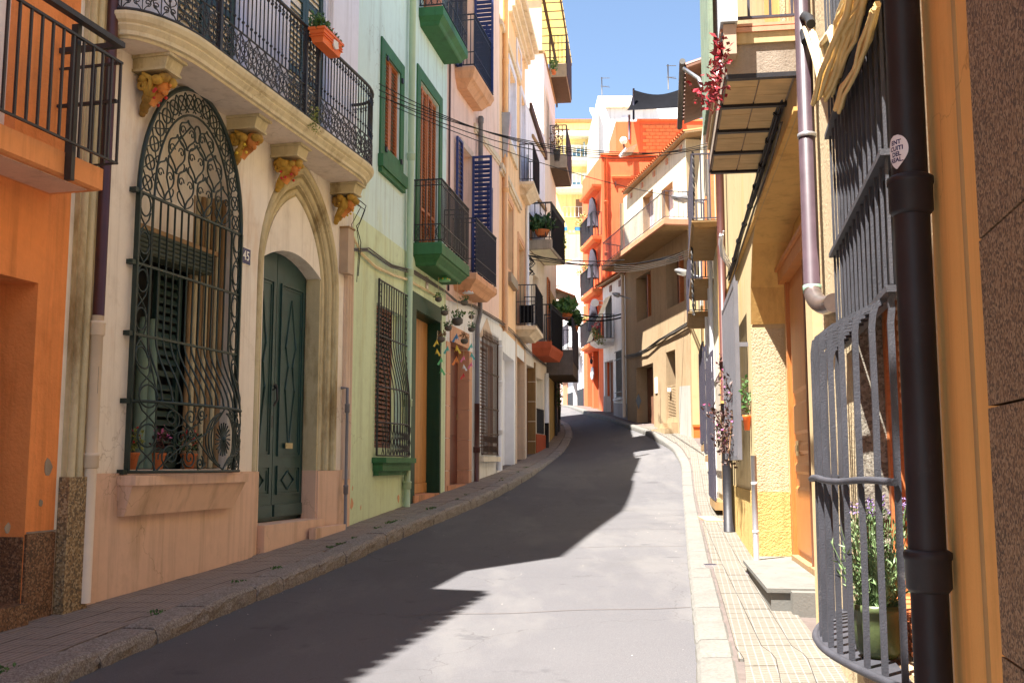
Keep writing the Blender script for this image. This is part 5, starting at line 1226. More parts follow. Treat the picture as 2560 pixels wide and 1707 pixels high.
for k in range(9):
    s_ = -.2 + k * .70; b = f.mb(); b.box(s_, s_ + .64, 16.15, 16.18, -2.4, .62); b.build('slat', 'awning_yellow', aw)
    b = f.mb(); b.box(s_ - .04, s_ - .01, 16.13, 16.2, -2.4, .63); b.build('batten', 'rusty_iron', aw)
b = f.mb(); b.box(-.2, 6.1, 16.03, 16.115, -.05, .05); b.box(-.2, 6.1, 16.04, 16.115, .56, .61); b.tube([(6.0, 16.1, .0), (6.0, 14.3, .0)], .04, 6); b.tube([(2.7, 16.05, .0), (2.7, 14.2, .0)], .04, 6); b.build('frame', 'rusty_iron', aw)
b = f.mb(); b.box(-.1, -.06, 14.18, 16.0, -.05, -3.5); b.build('side_screen', 'cloth_beige', aw)
# eave of the brown tiled roof beyond
corner = house('corner_house', 'low cream house under a brown tiled eave where the street bends', 'house', f, 5.31, f.L, 6.3, 'warm_white', [], thick=.3)
eaves(corner, f, 4.8, 7.0, 6.35, .75, 'terracotta', .2, .3, .4)
for s_ in (3.6, 4.7): panel(tall, f, (s_, s_ + .5, 1.0, 3.4), .051, .12, 'black_iron', 'window_grille')
# ================================================================== the sunny side of the street
paint('pipe_plum', (.055, .034, .042), .42, 0, .25, .1, spec=.3); paint('verdigris', (.22, .36, .26), .5, 0, .3, .2)
paint('elbow_metal', (.16, .12, .11), .3, .5, .35, .2, 12)
# ---- nearest yellow house: R1 ------------------------------------------------------------------
f = R1
def Y2s(y): return (y + 4) / f.t.y
gn, gf_ = Y2s(3.58), Y2s(5.42)                                      # the grille's near and far ends
wn, wf = Y2s(3.72), Y2s(5.02)                                       # the window opening
st0 = f.q((2435, 300))[0]
near = house('yellow_house', 'near yellow house with speckled stone pilaster and bellied iron window grille', 'house', f, 0, f.L, 7.5, 'yellow_stucco', [rect((wn, wf, -.76, 1.9))], thick=.28, zb=-2.6)
b = f.mb(); b.box(wf - .002, wf + .20, -.78, 1.95, -.27, .004); b.build('stone_jamb', 'granite_light', near)
b = f.mb(); b.box(wn - .2, wf + .02, -1.02, -.765, -.2, .03); b.build('stone_sill', 'granite_stone', near)
# roller blind of rounded slats, then pine board below
bz0 = f.q(sf(600, 120), -.16)[1]
bl_ = panel(near, f, (wn, wf - .07, bz0, 1.9), -.22, -.24, 'blind_wood', 'roller_blind')
z = bz0
me = None
while z < 1.2:
    f.mb().tube([(wn + .0, z + .02, -.20), (wf - .075, z + .02, -.20)], .026, 8).build('slat', 'blind_wood', bl_); z += .05
b = f.mb(); b.box(wf - .07, wf - .004, -.76, 1.9, -.24, -.12); b.build('window_frame', 'shutter_orange', near)
panel(near, f, (wn, wf - .071, -.76, bz0 - .005), -.23, -.25, 'door_pine', 'shutter')
b = f.mb(); b.box(wn, wf - .2, -.745, -.60, -.17, -.05)
for k in range(4): b.box(wn, wf - .2, -.74 + .035 * k, -.725 + .035 * k, -.05, -.042)
trb = b; o_ = None
t = thing('clay_trough', 'small clay trough on the window ledge behind the iron grille', 'trough', f.W(wn + .3, -.75, -.1)); trb.build('trough', 'terracotta', t)
# grille: flat bars above, bellied bars below, rungs
gc_ = (gn + gf_) / 2
def bel(s): t = (s - gn) / (gf_ - gn); return .05 + .20 * math.sin(math.pi * max(0, min(1, t)))
b = f.mb(); rng = [i / 20 for i in range(21)]
lo = [(gn + (gf_ - gn) * t, bel(gn + (gf_ - gn) * t) + .03) for t in rng]
vs = [(s, -.765, 0.032) for s, d in lo] + [(s, -.765, d) for s, d in lo] + [(s, -.750, 0.032) for s, d in lo] + [(s, -.750, d) for s, d in lo]; N = 21; fs = []
for i in range(20): fs += [(i, i + 1, N + i + 1, N + i), (2 * N + i, 3 * N + i, 3 * N + i + 1, 2 * N + i + 1), (N + i, N + i + 1, 3 * N + i + 1, 3 * N + i)]
b.add(vs, fs); gr = b.build('window_grille', 'slate_iron', near)
f.mb().tube([(s, -.757, d) for s, d in lo], .016, 6).build('rail', 'slate_iron', gr)
f.mb().tube([(gn + (gf_ - gn) * t, -.063 + .006 * math.sin(t * 17), bel(gn + (gf_ - gn) * t) + .022 + .004 * math.sin(t * 23)) for t in rng], .014, 8).build('rail', 'slate_iron', gr)
for z in (1.78, 1.12, .62):
    b = f.mb(); b.hexa([(gn, z - .012, .012), (gf_ + .02, z - .012, .012), (gf_ + .02, z - .012, .075), (gn, z - .012, .075), (gn, z + .012, .012), (gf_ + .02, z + .012, .012), (gf_ + .02, z + .012, .075), (gn, z + .012, .075)]); b.build('rail', 'slate_iron', gr)
nb = 14
b = f.mb(); b.box(gn + .02, gf_ - .02, .66, 2.9, .004, .012); b.build('dark_shutter', 'black_rubber', near)
for i in range(nb):
    s = gn + .03 + (gf_ - gn - .06) * i / (nb - 1); d = bel(s)
    f.mb().bar([(s, 2.6, .05), (s, .64, .05)], .012, .0115).build('bar', 'slate_iron', gr)
    j = random.uniform(-.003, .003)
    pts = [(s, .63, .045), (s, .61, .05), (s, .60, .045 + (d - .045) * .35), (s, .585, .045 + (d - .045) * .72), (s, .55, d - .006), (s, .50, d), (s, .2, d + j), (s, -.3, d - j), (s, -.75, d + .003)]
    f.mb().bar(pts, .022, .022).build('bar', 'slate_iron', gr)
# ochre strip and speckled stone pilaster nearest the camera
p0 = f.q((2412, 700))[0]; p1 = f.q((2472, 853))[0]
p0 = f.q((2352, 900), .03)[0]; b = f.mb(); b.box(0, p0, -2.4, 7.4, .001, .035); b.build('ochre_strip', 'ochre_strip', near)
b = f.mb(); b.tube([(p1 + .02, -2.4, .02), (p1 + .02, 7.4, .02)], .022, 6); b.build('strip_edge', 'ochre_paint', near)
zst = -1.6; q1 = f.q((2470, 853), .05)[0]; zz = [-2.4, f.q((2530, 1606))[1], f.q((2530, 1020))[1], f.q((2520, 600))[1], 1.6, 3.0]
for a_, c_ in zip(zz, zz[1:]):
    b = f.mb(); b.hexa([(0, a_ + .003, .036), (q1 - .02, a_ + .003, .036), (q1 - .035, a_ + .003, .065), (0, a_ + .003, .075), (0, c_ - .003, .036), (q1 - .015, c_ - .003, .036), (q1 - .03, c_ - .003, .065), (0, c_ - .003, .075)]); b.build('stone', 'granite_stone', near)
# unseen balcony added above the frame to shade strip, stone and black pipe
s_bal = Y2s(2.22)
bl = slab(near, f, [(.5, 0), (.5, 1.15), (s_bal, 1.15), (s_bal, 0)], [(3.02, .05), (3.06, 0), (3.22, 0)], 'concrete')
railing(bl, f, [(.52, .02), (.52, 1.12), (s_bal - .02, 1.12), (s_bal - .02, .02)], 3.28, 4.3, .14, .01, 'grey_iron')
# pipes
pa = f.q((2262, 100), .1)[0]; pb_ = f.q((2330, 1500), .1)[0]; psx = (pa + pb_) / 2
zc1 = f.q((2285, 492), .1)[1]; zc2 = f.q((2330, 1418), .1)[1]
pipe('thick black downpipe with collars and a pale sticker close to the camera', [f.W(psx, 3.2, .105), f.W(psx, zc1, .105), f.W(psx, zc2, .105), f.W(psx, -1.6, .105)], .050, 'pipe_black', collars=(zc1, zc2 - .02), ch=.075, cr=1.22, n=28)
# heart shaped sticker with lettering on the black pipe
sz = f.q(sb(600, 1200), .16)[1]; sz = atY(2251, 355, 2.8).z; ctr = f.W(psx, sz, .105); ux = Vector((0, 0, 1)); th0 = math.atan2(-ctr.y, -ctr.x) - .72
t = thing('pipe_sticker', 'pale round sticker with dark capitals wrapped on the black pipe', 'sticker', ctr)
b = MB(); R_ = .0508; n = 18; vs = []; 
def onp(u_, v_, r=R_): a = th0 + u_ / R_; return (ctr.x + r * math.cos(a), ctr.y + r * math.sin(a), ctr.z + v_)
for j in range(n + 1):
    v = -.058 + .1 * j / n; wdt = .037 * math.sqrt(max(0, 1 - ((v - .0) / .043) ** 2)) if v > -.01 else .036 * (1 - ((-.01 - v) / .05) ** 1.6) ; wdt = max(wdt, 0) if v < .0425 else 0
    for i in range(9): vs.append(onp(-wdt + 2 * wdt * i / 8, v))
fs = [(j * 9 + i, j * 9 + i + 1, (j + 1) * 9 + i + 1, (j + 1) * 9 + i) for j in range(n) for i in range(8)]
b.add(vs, fs, True); b.build('paper', 'mobile_white', t)
for txt, v_, sz_ in (('ENT', .020, .018), ('CUITI', .002, .018), ('DEL', -.015, .018), ('REAL.', -.032, .018)):
    o = text_mesh(txt, sz_, Matrix(), 'plaque_blue', t, bold=.0006, ext=0)
    for v in o.data.vertices: c = v.co.copy(); v.co = onp(-c.x if False else c.x, v_ + c.y, R_ + .0006)
# brown downpipe with elbow
e0 = f.q((2045, 300), .1)[0]; Y2p = 6.45; X2 = ulev(2046) * Y2p
z_el = atY(2045, 725, Y2p).z
P_end = R1.W(R1.q((2086, 790), .02)[0], atY(2082, 788, 6.3).z, .02)
el = [Vector((X2, Y2p, 7.2)), Vector((X2, Y2p, z_el))]
for i in range(1, 8):
    t_ = i / 7; el.append(Vector((X2 + (P_end.x - X2) * t_ ** 1.5, Y2p + (P_end.y - Y2p) * t_ ** 1.5, z_el + (P_end.z - z_el) * (1 - (1 - t_) ** 1.6))))
t = pipe('purplish brown downpipe ending in a silvery elbow over the wooden door', el[:2], .053, 'pipe_plum' if 'pipe_plum' in MATS else 'pipe_brown', straps=((atY(2045, 340, Y2p).z, 'zinc_grey'),), n=20)
MB().tube(el[1:], .056, 20).build('elbow', 'elbow_metal', t); MB().lathe(el[1], [(.054, -.02), (.058, -.018), (.058, .03), (.054, .032)], 20).build('strap', 'verdigris', t)

# ---- yellow house with the wooden door: R2 --------------------------------------------------------
f = R2
oj = 4.43; on = -.0; ozt = 2.50
oloop = [(on + .1, -1.6), (oj, -1.6), (oj, 1.55), (oj - .10, 1.95), (oj - .45, 2.38), (oj - .8, ozt), (on + .1, ozt)]
door_house = house('yellow_house', 'yellow roughcast house with a deep arched doorway and jutting tiled balcony', 'house', f, -.2, f.L, 7.3, 'yellow_smooth', [oloop], thick=.40, zb=-2.2)
# rough render on the far jamb and the dado, as thin coats
b = f.mb(); b.box(oj - .004, oj + .001, -.30, 1.5, -.36, -.0); b.build('rough_reveal', 'yellow_stucco', door_house)
b = f.mb(); b.box(oj - .010, oj - .001, -1.3, -.302, -.365, .012); b.build('dado_reveal', 'yellow_dado', door_house)
b = f.mb(); b.box(oj, f.L - .002, -2.0, -.30, .001, .012); b.build('dado', 'yellow_dado', door_house)
b = f.mb(); b.box(on, oj + .02, -1.4, 2.62, -.405, -.44); b.build('back_wall', 'ochre_plaster', door_house)
b = f.mb(); b.prism([(on + .1, ozt - .008), (oj - .803, ozt - .008), (oj - .456, 2.37), (oj - .108, 1.943), (oj - .012, 1.548), (oj - .006, 1.548), (oj - .103, 1.948), (oj - .452, 2.375), (oj - .801, ozt - .002), (on + .1, ozt - .002)], -.004, -.40); b.build('soffit_plaster', 'ochre_plaster', door_house)
# the door set
dfar = f.q((1973, 900), -.36)[0]; dnear = 1.3; dft = f.q(sc(915, 700), -.36)[1]
fr = f.mb(); fr.box(dfar - .10, dfar, -1.1, dft, -.40, -.33); fr.box(dnear, dnear + .1, -1.1, dft, -.40, -.33); fr.box(dnear - .02, dfar + .03, dft, dft + .14, -.40, -.27); fr.box(dnear - .03, dfar + .05, dft + .14, dft + .18, -.40, -.24)
door = fr.build('door_frame', 'door_orange', door_house)
lw = (dfar - dnear - .2) / 2
for k, (a0, a1, dd, mm) in enumerate(((dfar - .1 - lw, dfar - .1, -.375, 'door_orange'), (dnear + .1, dnear + .1 + lw - .01, -.385, 'door_brown'))):
    lf = panel(door, f, (a0, a1, -1.05, dft), dd - .03, dd, mm, 'door_leaf')
    for (z0, z1) in ((-.88, -.22), (-.10, .02), (.10, .22), (.30, .62), (.72, 1.85)):
        b = f.mb(); b.hexa([(a0 + .10, z0, dd), (a1 - .10, z0, dd), (a1 - .10, z1, dd), (a0 + .10, z1, dd), (a0 + .15, z0 + .03, dd + .022), (a1 - .15, z0 + .03, dd + .022), (a1 - .15, z1 - .03, dd + .022), (a0 + .15, z1 - .03, dd + .022)]); b.build('door_panel', mm, lf)
    b = f.mb(); b.box(a0 + .02, a1 - .02, -1.04, -.93, dd + .001, dd + .07); b.build('weather_board', 'old_wood', lf)
b = f.mb(); b.box(dfar - .1 - lw - .03, dfar - .1 - lw + .03, -1.04, dft, -.374, -.34); b.build('cover_strip', 'door_brown', door)
b = f.mb(); b.box(dfar - .62, dfar - .40, .085, .235, -.352, -.346); b.box(dfar - .57, dfar - .45, .13, .19, -.3455, -.338); b.build('letter_slot', 'brass', door)
# stone step: placed from its corners in the photograph
sA = onplane(se(703, 1408), lambda x, y: -.985); s0_ = f.q(se(703, 1408), 0)[0]
b = f.mb(); b.prism([(1.2, -1.3), (oj - .02, -1.3), (oj - .02, -.99), (1.2, -.99)], -.40, .02); b.build('threshold', 'step_stone', door_house)
b = f.mb(); b.box(1.35, 3.75, -1.3, -1.01, .02, .17); b.box(1.33, 3.78, -1.009, -.975, -.30, .20); b.build('doorstep', 'step_stone', door_house)
# balcony with tiled underside between iron joists
bs0, bs1, bp = .12, 2.62, .50
bl = slab(door_house, f, [(bs0, 0), (bs0, bp), (bs1, bp), (bs1, 0)], [(2.80, 0), (3.02, 0)], 'concrete')
b = f.mb(); b.box(bs0 - .02, bs1 + .02, 3.02, 3.10, 0, bp + .02); b.build('render_edge', 'yellow_smooth', bl)
b = f.mb(); b.box(bs0 - .035, bs1 + .035, 3.101, 3.135, 0, bp + .035); b.box(bs0 - .03, bs1 + .03, 3.145, 3.165, 0, bp + .03); b.build('edge_tile', 'salmon_tile', bl)
for k in range(5):
    s = bs0 + .02 + (bs1 - bs0 - .06) * k / 4; b = f.mb(); b.box(s - .025, s + .025, 2.765, 2.799, .0, bp); b.build('joist', 'pipe_black', bl)
for k in range(4):
    for j in range(2):
        a = bs0 + .05 + (bs1 - bs0 - .06) * k / 4
        for i in range(3):
            wd = (bs1 - bs0 - .06) / 4 - .055
            b = f.mb(); b.box(a + wd * i / 3 + .002, a + wd * (i + 1) / 3 - .002, 2.786 + .002 * ((i + j) % 2), 2.799, .02 + .24 * j, .25 + .235 * j); b.build('soffit_tile', 'soffit_board', bl)
b = f.mb(); b.box(bs0, bs1, 2.785, 2.80, bp + .001, bp + .012); b.build('edge_iron', 'rusty_iron', bl)
railing(bl, f, [(bs0, .02), (bs0, bp - .02), (bs1, bp - .02), (bs1, .02)], 3.22, 4.25, .15, .009, 'grey_iron', (.016, .01), rails=(3.55,))
b = f.mb(); b.box(bs0 + 1.1, bs1, 3.17, 5.6, bp + .02, bp + .05)
for k in range(9): b.box(bs0 + 1.1 + .16 * k, bs0 + 1.1 + .16 * k + .15, 3.17, 5.6, bp + .051, bp + .06)
b.build('plank_screen', 'weathered_green', bl)
panel(door_house, f, (.6, 1.9, 3.17, 5.4), .005, .03, 'yellow_stucco', 'balcony_surround'); panel(door_house, f, (.75, 1.75, 3.17, 5.2), .031, .04, 'ochre_plaster', 'balcony_door')
# grille screen over the side window with its posts
gs0, gs1 = 4.85, 7.25
b = f.mb(); b.box(gs0, gs0 + .05, .05, 2.12, .10, .15); b.box(gs1 - .05, gs1, .05, 2.12, .10, .15)
for z in (.05, 2.07): b.box(gs0 + .05, gs1 - .05, z, z + .05, .101, .149)
for z in (.5, 1.35): b.box(gs0 - .0, gs0 + .04, z, z + .05, .0, .0995)
gr = b.build('window_grille', 'graphite_iron', door_house); me = f.mb()
mb_ = MB(); mb_.hexa([tuple(f.W(a, z, d) - f.W(0, 0, 0)) for z in (0, 1.97) for a, d in ((-.012, .10), (.012, .10), (.012, .145), (-.012, .145))]); me = mb_.mesh('bar', 'graphite_iron')
for k in range(26): p = f.W(gs0 + .09 + (gs1 - gs0 - .18) * k / 25, .10, 0); inst('bar', me, TR(p), gr)
for k in range(14): f.mb().tube([(gs0 + .12 + .16 * k, 2.12, .125), (gs0 + .12 + .16 * k, 2.22, .125)], [.014, .001], 4).build('spike', 'graphite_iron', gr)
# small things on this wall: steel conduit, pipes, boxes, cables
sc_ = f.q(se(648, 900), .05)[0]
pipe('shiny steel cable conduit standing against the yellow dado', [f.W(sc_, f.q(se(648, 590), .05)[1], .05), f.W(sc_, -1.06, .05)], .030, 'zinc_grey', collars=(), straps=((-.2, 'enamel_white'), (-.70, 'enamel_white')), cat='conduit', name='conduit')
s7 = f.q((1819, 420), .1)[0]; s7 = min(s7, 7.9)
pipe('slim brown downpipe below the tiled balcony', [f.W(7.75, 6.8, .1), f.W(7.75, .9, .1)], .058, 'pipe_brown', collars=(1.4,))
pipe('short black pipe standing at the pavement under the flowering creeper', [f.W(7.6, .85, .10), f.W(7.6, -.93, .10)], .075, 'pipe_black')
bx = (1986, 41); 
t = thing('meter_box', 'pale grey electrical box fixed above the cables beside the balcony', 'box', f.W(.2, 3.5, .1))
b = f.mb(); b.box(-.05, .28, 3.13, 3.62, .42, .54); b.build('housing', 'grey_box', t)
b = f.mb(); b.box(-.02, .22, 2.90, 3.12, .43, .52)
b.build('terminal', 'meter_box', t)
for k in range(6): b = f.mb(); b.box(.02 + .07 * (k % 3), .05 + .07 * (k % 3), 2.96 + .08 * (k // 3), 3.0 + .08 * (k // 3), .521, .53); b.build('socket', 'black_rubber', t)
random.seed(9)
def bundle(label, base, n, spread, r, m, extra=0, cat='cable', name='cable_bundle', clips=0):
    t = thing(name, label, cat, base[0])
    for k in range(n):
        o0 = Vector((random.uniform(-1, 1), random.uniform(-1, 1), random.uniform(-1, 1))) * spread
        off = [o0 + Vector((random.uniform(-1, 1), random.uniform(-1, 1), random.uniform(-1, 1))) * spread * .35 for _ in base]
        pts = []
        for i, p in enumerate(base): pts.append(Vector(p) + off[i])
        fine = []
        for a, c in zip(pts, pts[1:]):
            for q_ in range(4): fine.append(a + (c - a) * q_ / 4 + Vector((0, 0, random.uniform(-.3, .3) * r)))
        MB().tube(fine + [pts[-1]], r * random.uniform(.7, 1.2), 6).build('cable', m, t)
    for k in range(clips):
        i = (k + .5) / clips * (len(base) - 1); a = Vector(base[int(i)]); c = Vector(base[int(i) + 1]); p = a + (c - a) * (i - int(i)); q_ = (c - a).normalized() * .02
        MB().tube([p - q_, p + q_], spread + r * .8, 8).build('clip', 'black_rubber', t)
    return t
s_list = [(.15, 2.86), (.8, 2.78), (1.6, 2.74), (2.4, 2.72), (3.2, 2.70), (4.1, 2.68), (5.2, 2.66), (6.2, 2.60), (7.2, 2.55)]
bundle('thick bundle of dark cables clipped along the wall under the tiled balcony', [f.W(s, z + .02 * math.sin(s * 9), .05) for s, z in s_list], 6, .025, .011, 'pipe_black', clips=10)
bundle('weathered strip of dark cables under a ledge above the deep doorway', [f.W(s, z - .13 + .02 * math.sin(s * 7), .03) for s, z in s_list[1:]], 3, .012, .008, 'ridge_grey')
b = f.mb(); b.box(.1, f.L, 2.50, 2.53, .001, .035); b.build('string_course', 'ochre_plaster', door_house)
# cream and yellow cables hanging by the brown pipe
Pq = lambda x, y, d=.08: R1.W(*R1.q(sa(x, y), d), d)
bundle('loose cream cables bending out of a black sleeve beside the brown pipe', [Pq(1060, 190), Pq(1110, 330), Pq(1160, 500), Pq(1195, 620), Pq(1215, 720)], 5, .02, .014, 'cable_cream')
o = MB().tube([Pq(1048, 330), Pq(1035, 250), Pq(1020, 160), Pq(1040, 125), Pq(1075, 145), Pq(1090, 190)], .028, 10).build('cable_sleeve', 'black_rubber'); tag(o, 'black rubber sleeve hooping cables over beside the grey box', 'cable sleeve')
bundle('looped pale cables tied with wire above the yellow sagging sheath', [Pq(1250, 520), Pq(1195, 470), Pq(1190, 330), Pq(1240, 250), Pq(1275, 330), Pq(1300, 400)], 3, .015, .014, 'cable_cream')
# the broad fold of yellow sheathed cables, along the wall above the window
bundle('broad fold of yellow sheathed cables sagging above the slate grille', [Pq(1560, -260, .10), Pq(1500, -40, .10), Pq(1420, 150, .10), Pq(1360, 330, .10), Pq(1290, 540, .10), Pq(1220, 720)], 15, .06, .012, 'cable_yellow')
bundle('thin ochre cables hanging loose behind the yellow fold', [Pq(1580, 80, .10), Pq(1500, 330, .10), Pq(1420, 560, .10), Pq(1340, 700, .10), Pq(1290, 860, .10)], 4, .03, .012, 'cable_yellow')
bundle('thin wires sprouting in loops beside the cable tie', [Pq(1290, 400), Pq(1300, 200), Pq(1330, 80), Pq(1380, -30, .10)], 3, .02, .008, 'cable_cream')
bundle('bunch of silver cables looped round the slim brown pipe', [atY(*sc(390, 330), 13.8), atY(*sc(385, 420), 13.9), atY(*sc(400, 500), 14.0), atY(*sc(450, 590), 14.2), atY(*sc(475, 600), 14.3)], 6, .035, .014, 'cable_white')
# creeper with wine red leaves in front of the grille, plants behind it
t = thing('flowering_creeper', 'wine leaved creeper with pink blooms hanging from the far grille', 'creeper', f.W(7.0, -.6, .3))
b = MB(); c2 = MB(); st = MB()
stems = [((1815, 955), (1835, 1000), (1828, 1060), (1822, 1150)), ((1776, 1020), (1800, 1050), (1815, 1090), (1825, 1140)), ((1838, 975), (1830, 1030), (1818, 1100), (1828, 1170)), ((1800, 1085), (1812, 1110), (1832, 1120), (1846, 1100)), ((1822, 955), (1824, 930), (1817, 905), (1820, 890))]
for k, sm in enumerate(stems):
    P_ = [atY(*p, 12.6 + .35 * k) for p in sm]; st.tube(P_, .008, 5)
    for a, c in zip(P_, P_[1:]):
        for q_ in range(7): p = a + (c - a) * q_ / 7; leaves(b, p, (.14, .2, .12), 8 if k < 4 else 4, .06); 
        leaves(c2, a, (.16, .2, .14), 4, .05)
b.build('foliage', 'leaf_wine', t); c2.build('blooms', 'flower_pink', t); st.build('stems', 'leaf_brown', t)
t = thing('flower_pot', 'orange plastic pot with green leaves squeezed behind the far grille post', 'flower pot', f.W(4.75, .35, .07)); c_ = f.W(4.70, .38, .05)
MB().lathe(c_, [(.03, 0), (.045, .14), (.05, .15), (.05, .17)], 12).build('pot', 'terra_orange', t); b = MB(); leaves(b, c_ + Vector((0, 0, .38)), (.04, .10, .22), 70, .06); b.build('foliage', 'leaf_green', t)
# lavender and planter behind the near grille
f = R1
lp_ = f.W(Y2s(4.12), -.75, .075); t = thing('lavender_pot', 'glazed olive green pot of lavender standing behind the near iron grille', 'potted plant', lp_)
MB().lathe(lp_, [(.065, 0), (.088, .03), (.096, .12), (.098, .17), (.106, .175), (.106, .205), (.09, .205), (.088, .18)], 20).build('pot', 'glazed_green', t)
b = MB(); st = MB(); bb = MB(); random.seed(3)
for k in range(190):
    a = random.uniform(0, 6.28); r_ = random.uniform(0, .08); h = random.uniform(.12, .42); p = lp_ + Vector((r_ * math.cos(a), r_ * math.sin(a), .19)); q_ = p + Vector((math.cos(a) * r_ * 1.3, math.sin(a) * r_ * 1.3, h))
    st.tube([p, (p + q_) / 2 + Vector((0, 0, .02)), q_], .0016, 3, False)
    for i in range(14): leaf(b, p + (q_ - p) * random.random(), .034, .8, .13)
    if h > .36: leaves(bb, q_, (.007, .007, .022), 12, .013)
b.build('foliage', 'leaf_sage', t); st.build('stems', 'leaf_sage', t); bb.build('blooms', 'lavender_bloom', t)
lp2 = f.W(Y2s(4.42), -.75, .07); t = thing('dried_flower_pot', 'little clay pot of dry pink flowers beside the lavender', 'potted plant', lp2)
MB().lathe(lp2, [(.04, 0), (.055, .1), (.06, .11)], 12).build('pot', 'terracotta_pale', t); b = MB(); leaves(b, lp2 + Vector((0, 0, .2)), (.05, .06, .12), 70, .035); b.build('foliage', 'leaf_brown', t); b = MB(); leaves(b, lp2 + Vector((0, 0, .24)), (.05, .06, .1), 30, .03); b.build('blooms', 'flower_pink', t)

# ---- R3: farther houses on the sunny side ----------------------------------------------------------
f = R3
mid = house('tiled_eave_house', 'narrow cream house under a deep brown tiled eave with twisted cables', 'house', f, 0, f.L, 6.9, 'cream_upper', [], thick=.3, zb=-1.8, loop=[(0, -1.8), (f.L, -1.8), (f.L, 7.8), (3.0, 7.8), (3.0, 6.9), (0, 6.9)])
b = f.mb(); b.box(3.01, f.L - .01, 6.91, 7.79, -.301, -6); b.build('upper_wall', 'cream_upper', mid)
eaves(mid, f, 3.2, 6.6, 7.82, .48, 'shutter_brown', .24, .6, .3, 'rust_panel')
b = f.mb(); b.tube([(3.1, 7.86, .50), (6.7, 7.72, .53)], .06, 10); mid_g = b.build('gutter', 'ridge_grey', mid)
f.mb().tube([(3.2, 7.75, .48), (3.0, 7.45, .2), (3.0, 7.2, .1)], .04, 8).build('gutter_pipe', 'zinc_grey', mid)
b = f.mb(); b.box(.02, .5, -.9, 6.5, .002, .05); b.build('corner_strip', 'ochre_plaster', mid); b = f.mb(); b.box(3.02, 3.5, 4.3, 7.6, .002, .05); b.build('corner_strip', 'terracotta_pale', mid)
for (s0, s1, z, p_, th) in ((.02, 3.0, 3.93, .46, .10), (3.1, 5.2, f.e((1732, 697), 3.1)[1], f.e((1732, 697), 3.1)[0] + .04, .10), (5.3, 7.4, f.e((1726, 779), 5.3)[1], f.e((1726, 779), 5.3)[0] + .05, .10)):
    p_ = max(min(p_, .6), .3)
    bl = slab(mid, f, [(s0, 0), (s0, p_), (s1, p_), (s1, 0)], [(z - th, .05), (z - .03, 0), (z, 0)], 'soffit_brown')
    b = f.mb(); b.box(s0 + .15, s1 - .15, z - th - .012, z - th - .001, .08, p_ - .12); b.build('soffit', 'soffit_brown', bl)
    railing(bl, f, [(s0, .02), (s0, p_ - .02), (s1, p_ - .02), (s1, .02)], z + .03, z + 1.1, .15, .012, 'grey_iron', (.016, .01))
    b = f.mb(); b.box(s0 + .4, s0 + 1.3, z, z + 2.0, .002, .02); b.build('balcony_door', 'blush_wall', mid); b = f.mb(); b.box(s0 + 1.9, s0 + 2.2, z, z + 2.1, .002, .06); b.build('shutter', 'shutter_orange', mid)
for (s0, s1, z0, z1, d) in ((.8, 3.2, -.6, 1.9, .16), (4.0, 5.4, .2, 2.35, .16), (5.5, 8.2, .45, 2.6, .16)):
    b = f.mb(); b.box(s0, s0 + .04, z0, z1, d - .03, d); b.box(s1 - .04, s1, z0, z1, d - .03, d)
    for k in range(4): z = z0 + (z1 - z0 - .03) * k / 3; b.box(s0 + .04, s1 - .04, z, z + .03, d - .029, d - .001)
    gr = b.build('window_grille', 'grey_iron', mid); n_ = int((s1 - s0) / .13)
    for k in range(1, n_): bb = f.mb(); s = s0 + (s1 - s0) * k / n_; bb.box(s - .012, s + .012, z0 + .03, z1 - .02, d + .001, d + .02); bb.build('bar', 'grey_iron', gr)
    panel(mid, f, (s0 + .1, s1 - .1, z0 + .1, z1 - .1), .002, .03, 'warm_white', 'window'); panel(mid, f, (s0, s1, z0 - .15, z0 - .02), .002, d, 'soffit_brown', 'window_sill')
for (s, z0, z1, m_) in ((2.95, 5.8, -.75, 'pipe_white'), (3.6, 4.1, -.7, 'cable_white'), (5.45, 3.9, .0, 'pipe_white'), (8.4, 3.8, .3, 'pipe_ochre')):
    pipe({2.95: 'thin white pipe beside the first twisted balcony post', 3.6: 'bare grey pipe between two far window grilles', 5.45: 'thin white pipe under the second far balcony', 8.4: 'ochre pipe at the mouth of the yellow alley'}[s], [f.W(s, z0, .06), f.W(s, z1, .06)], .04, m_)
# twisted dark cables at the balcony corners
tw = thing('twisted_cable', 'black and white twisted cable running down past the stacked balconies', 'cable', atY(1734, 790, 19))
for ph in (0, math.pi):
    MB().tube([atY(1732 + 2 * math.sin(k / 13), 380 + k * 4.2, 18) + Vector((.014 * math.cos(k * 1.1 + ph), .014 * math.sin(k * 1.1 + ph), 0)) for k in range(98)], .014, 5).build('strand', 'black_rubber' if ph else 'ridge_grey', tw)
# gnarled cable with red flowering cactus at the green planks
t = thing('red_flower_vine', 'glossy red leaved vine hanging beside the weathered green planks', 'plant', atY(*sa(370, 500), 9.2))
b = MB(); st = MB(); random.seed(21)
path = [sa(385, 370), sa(390, 430), sa(350, 480), sa(390, 530), sa(330, 560), sa(380, 620), sa(310, 660), sa(370, 700), sa(300, 760), sa(350, 790), sa(300, 800)]
VQ = lambda p, d=.64: R2.W(*R2.q(p, d), d)
P_ = [VQ(p) for p in path]; st.tube(P_, .010, 5)
for p in P_ + [VQ(sa(205, 725), .8), VQ(sa(235, 750), .75), VQ(sa(380, 365))]: leaves(b, p, (.045, .06, .06), 14, .042, 0)
for p in P_[4:10]: leaves(b, p, (.07, .08, .06), 9, .04, 0)
b.build('foliage', 'leaf_red', t); st.build('stems', 'leaf_red', t)

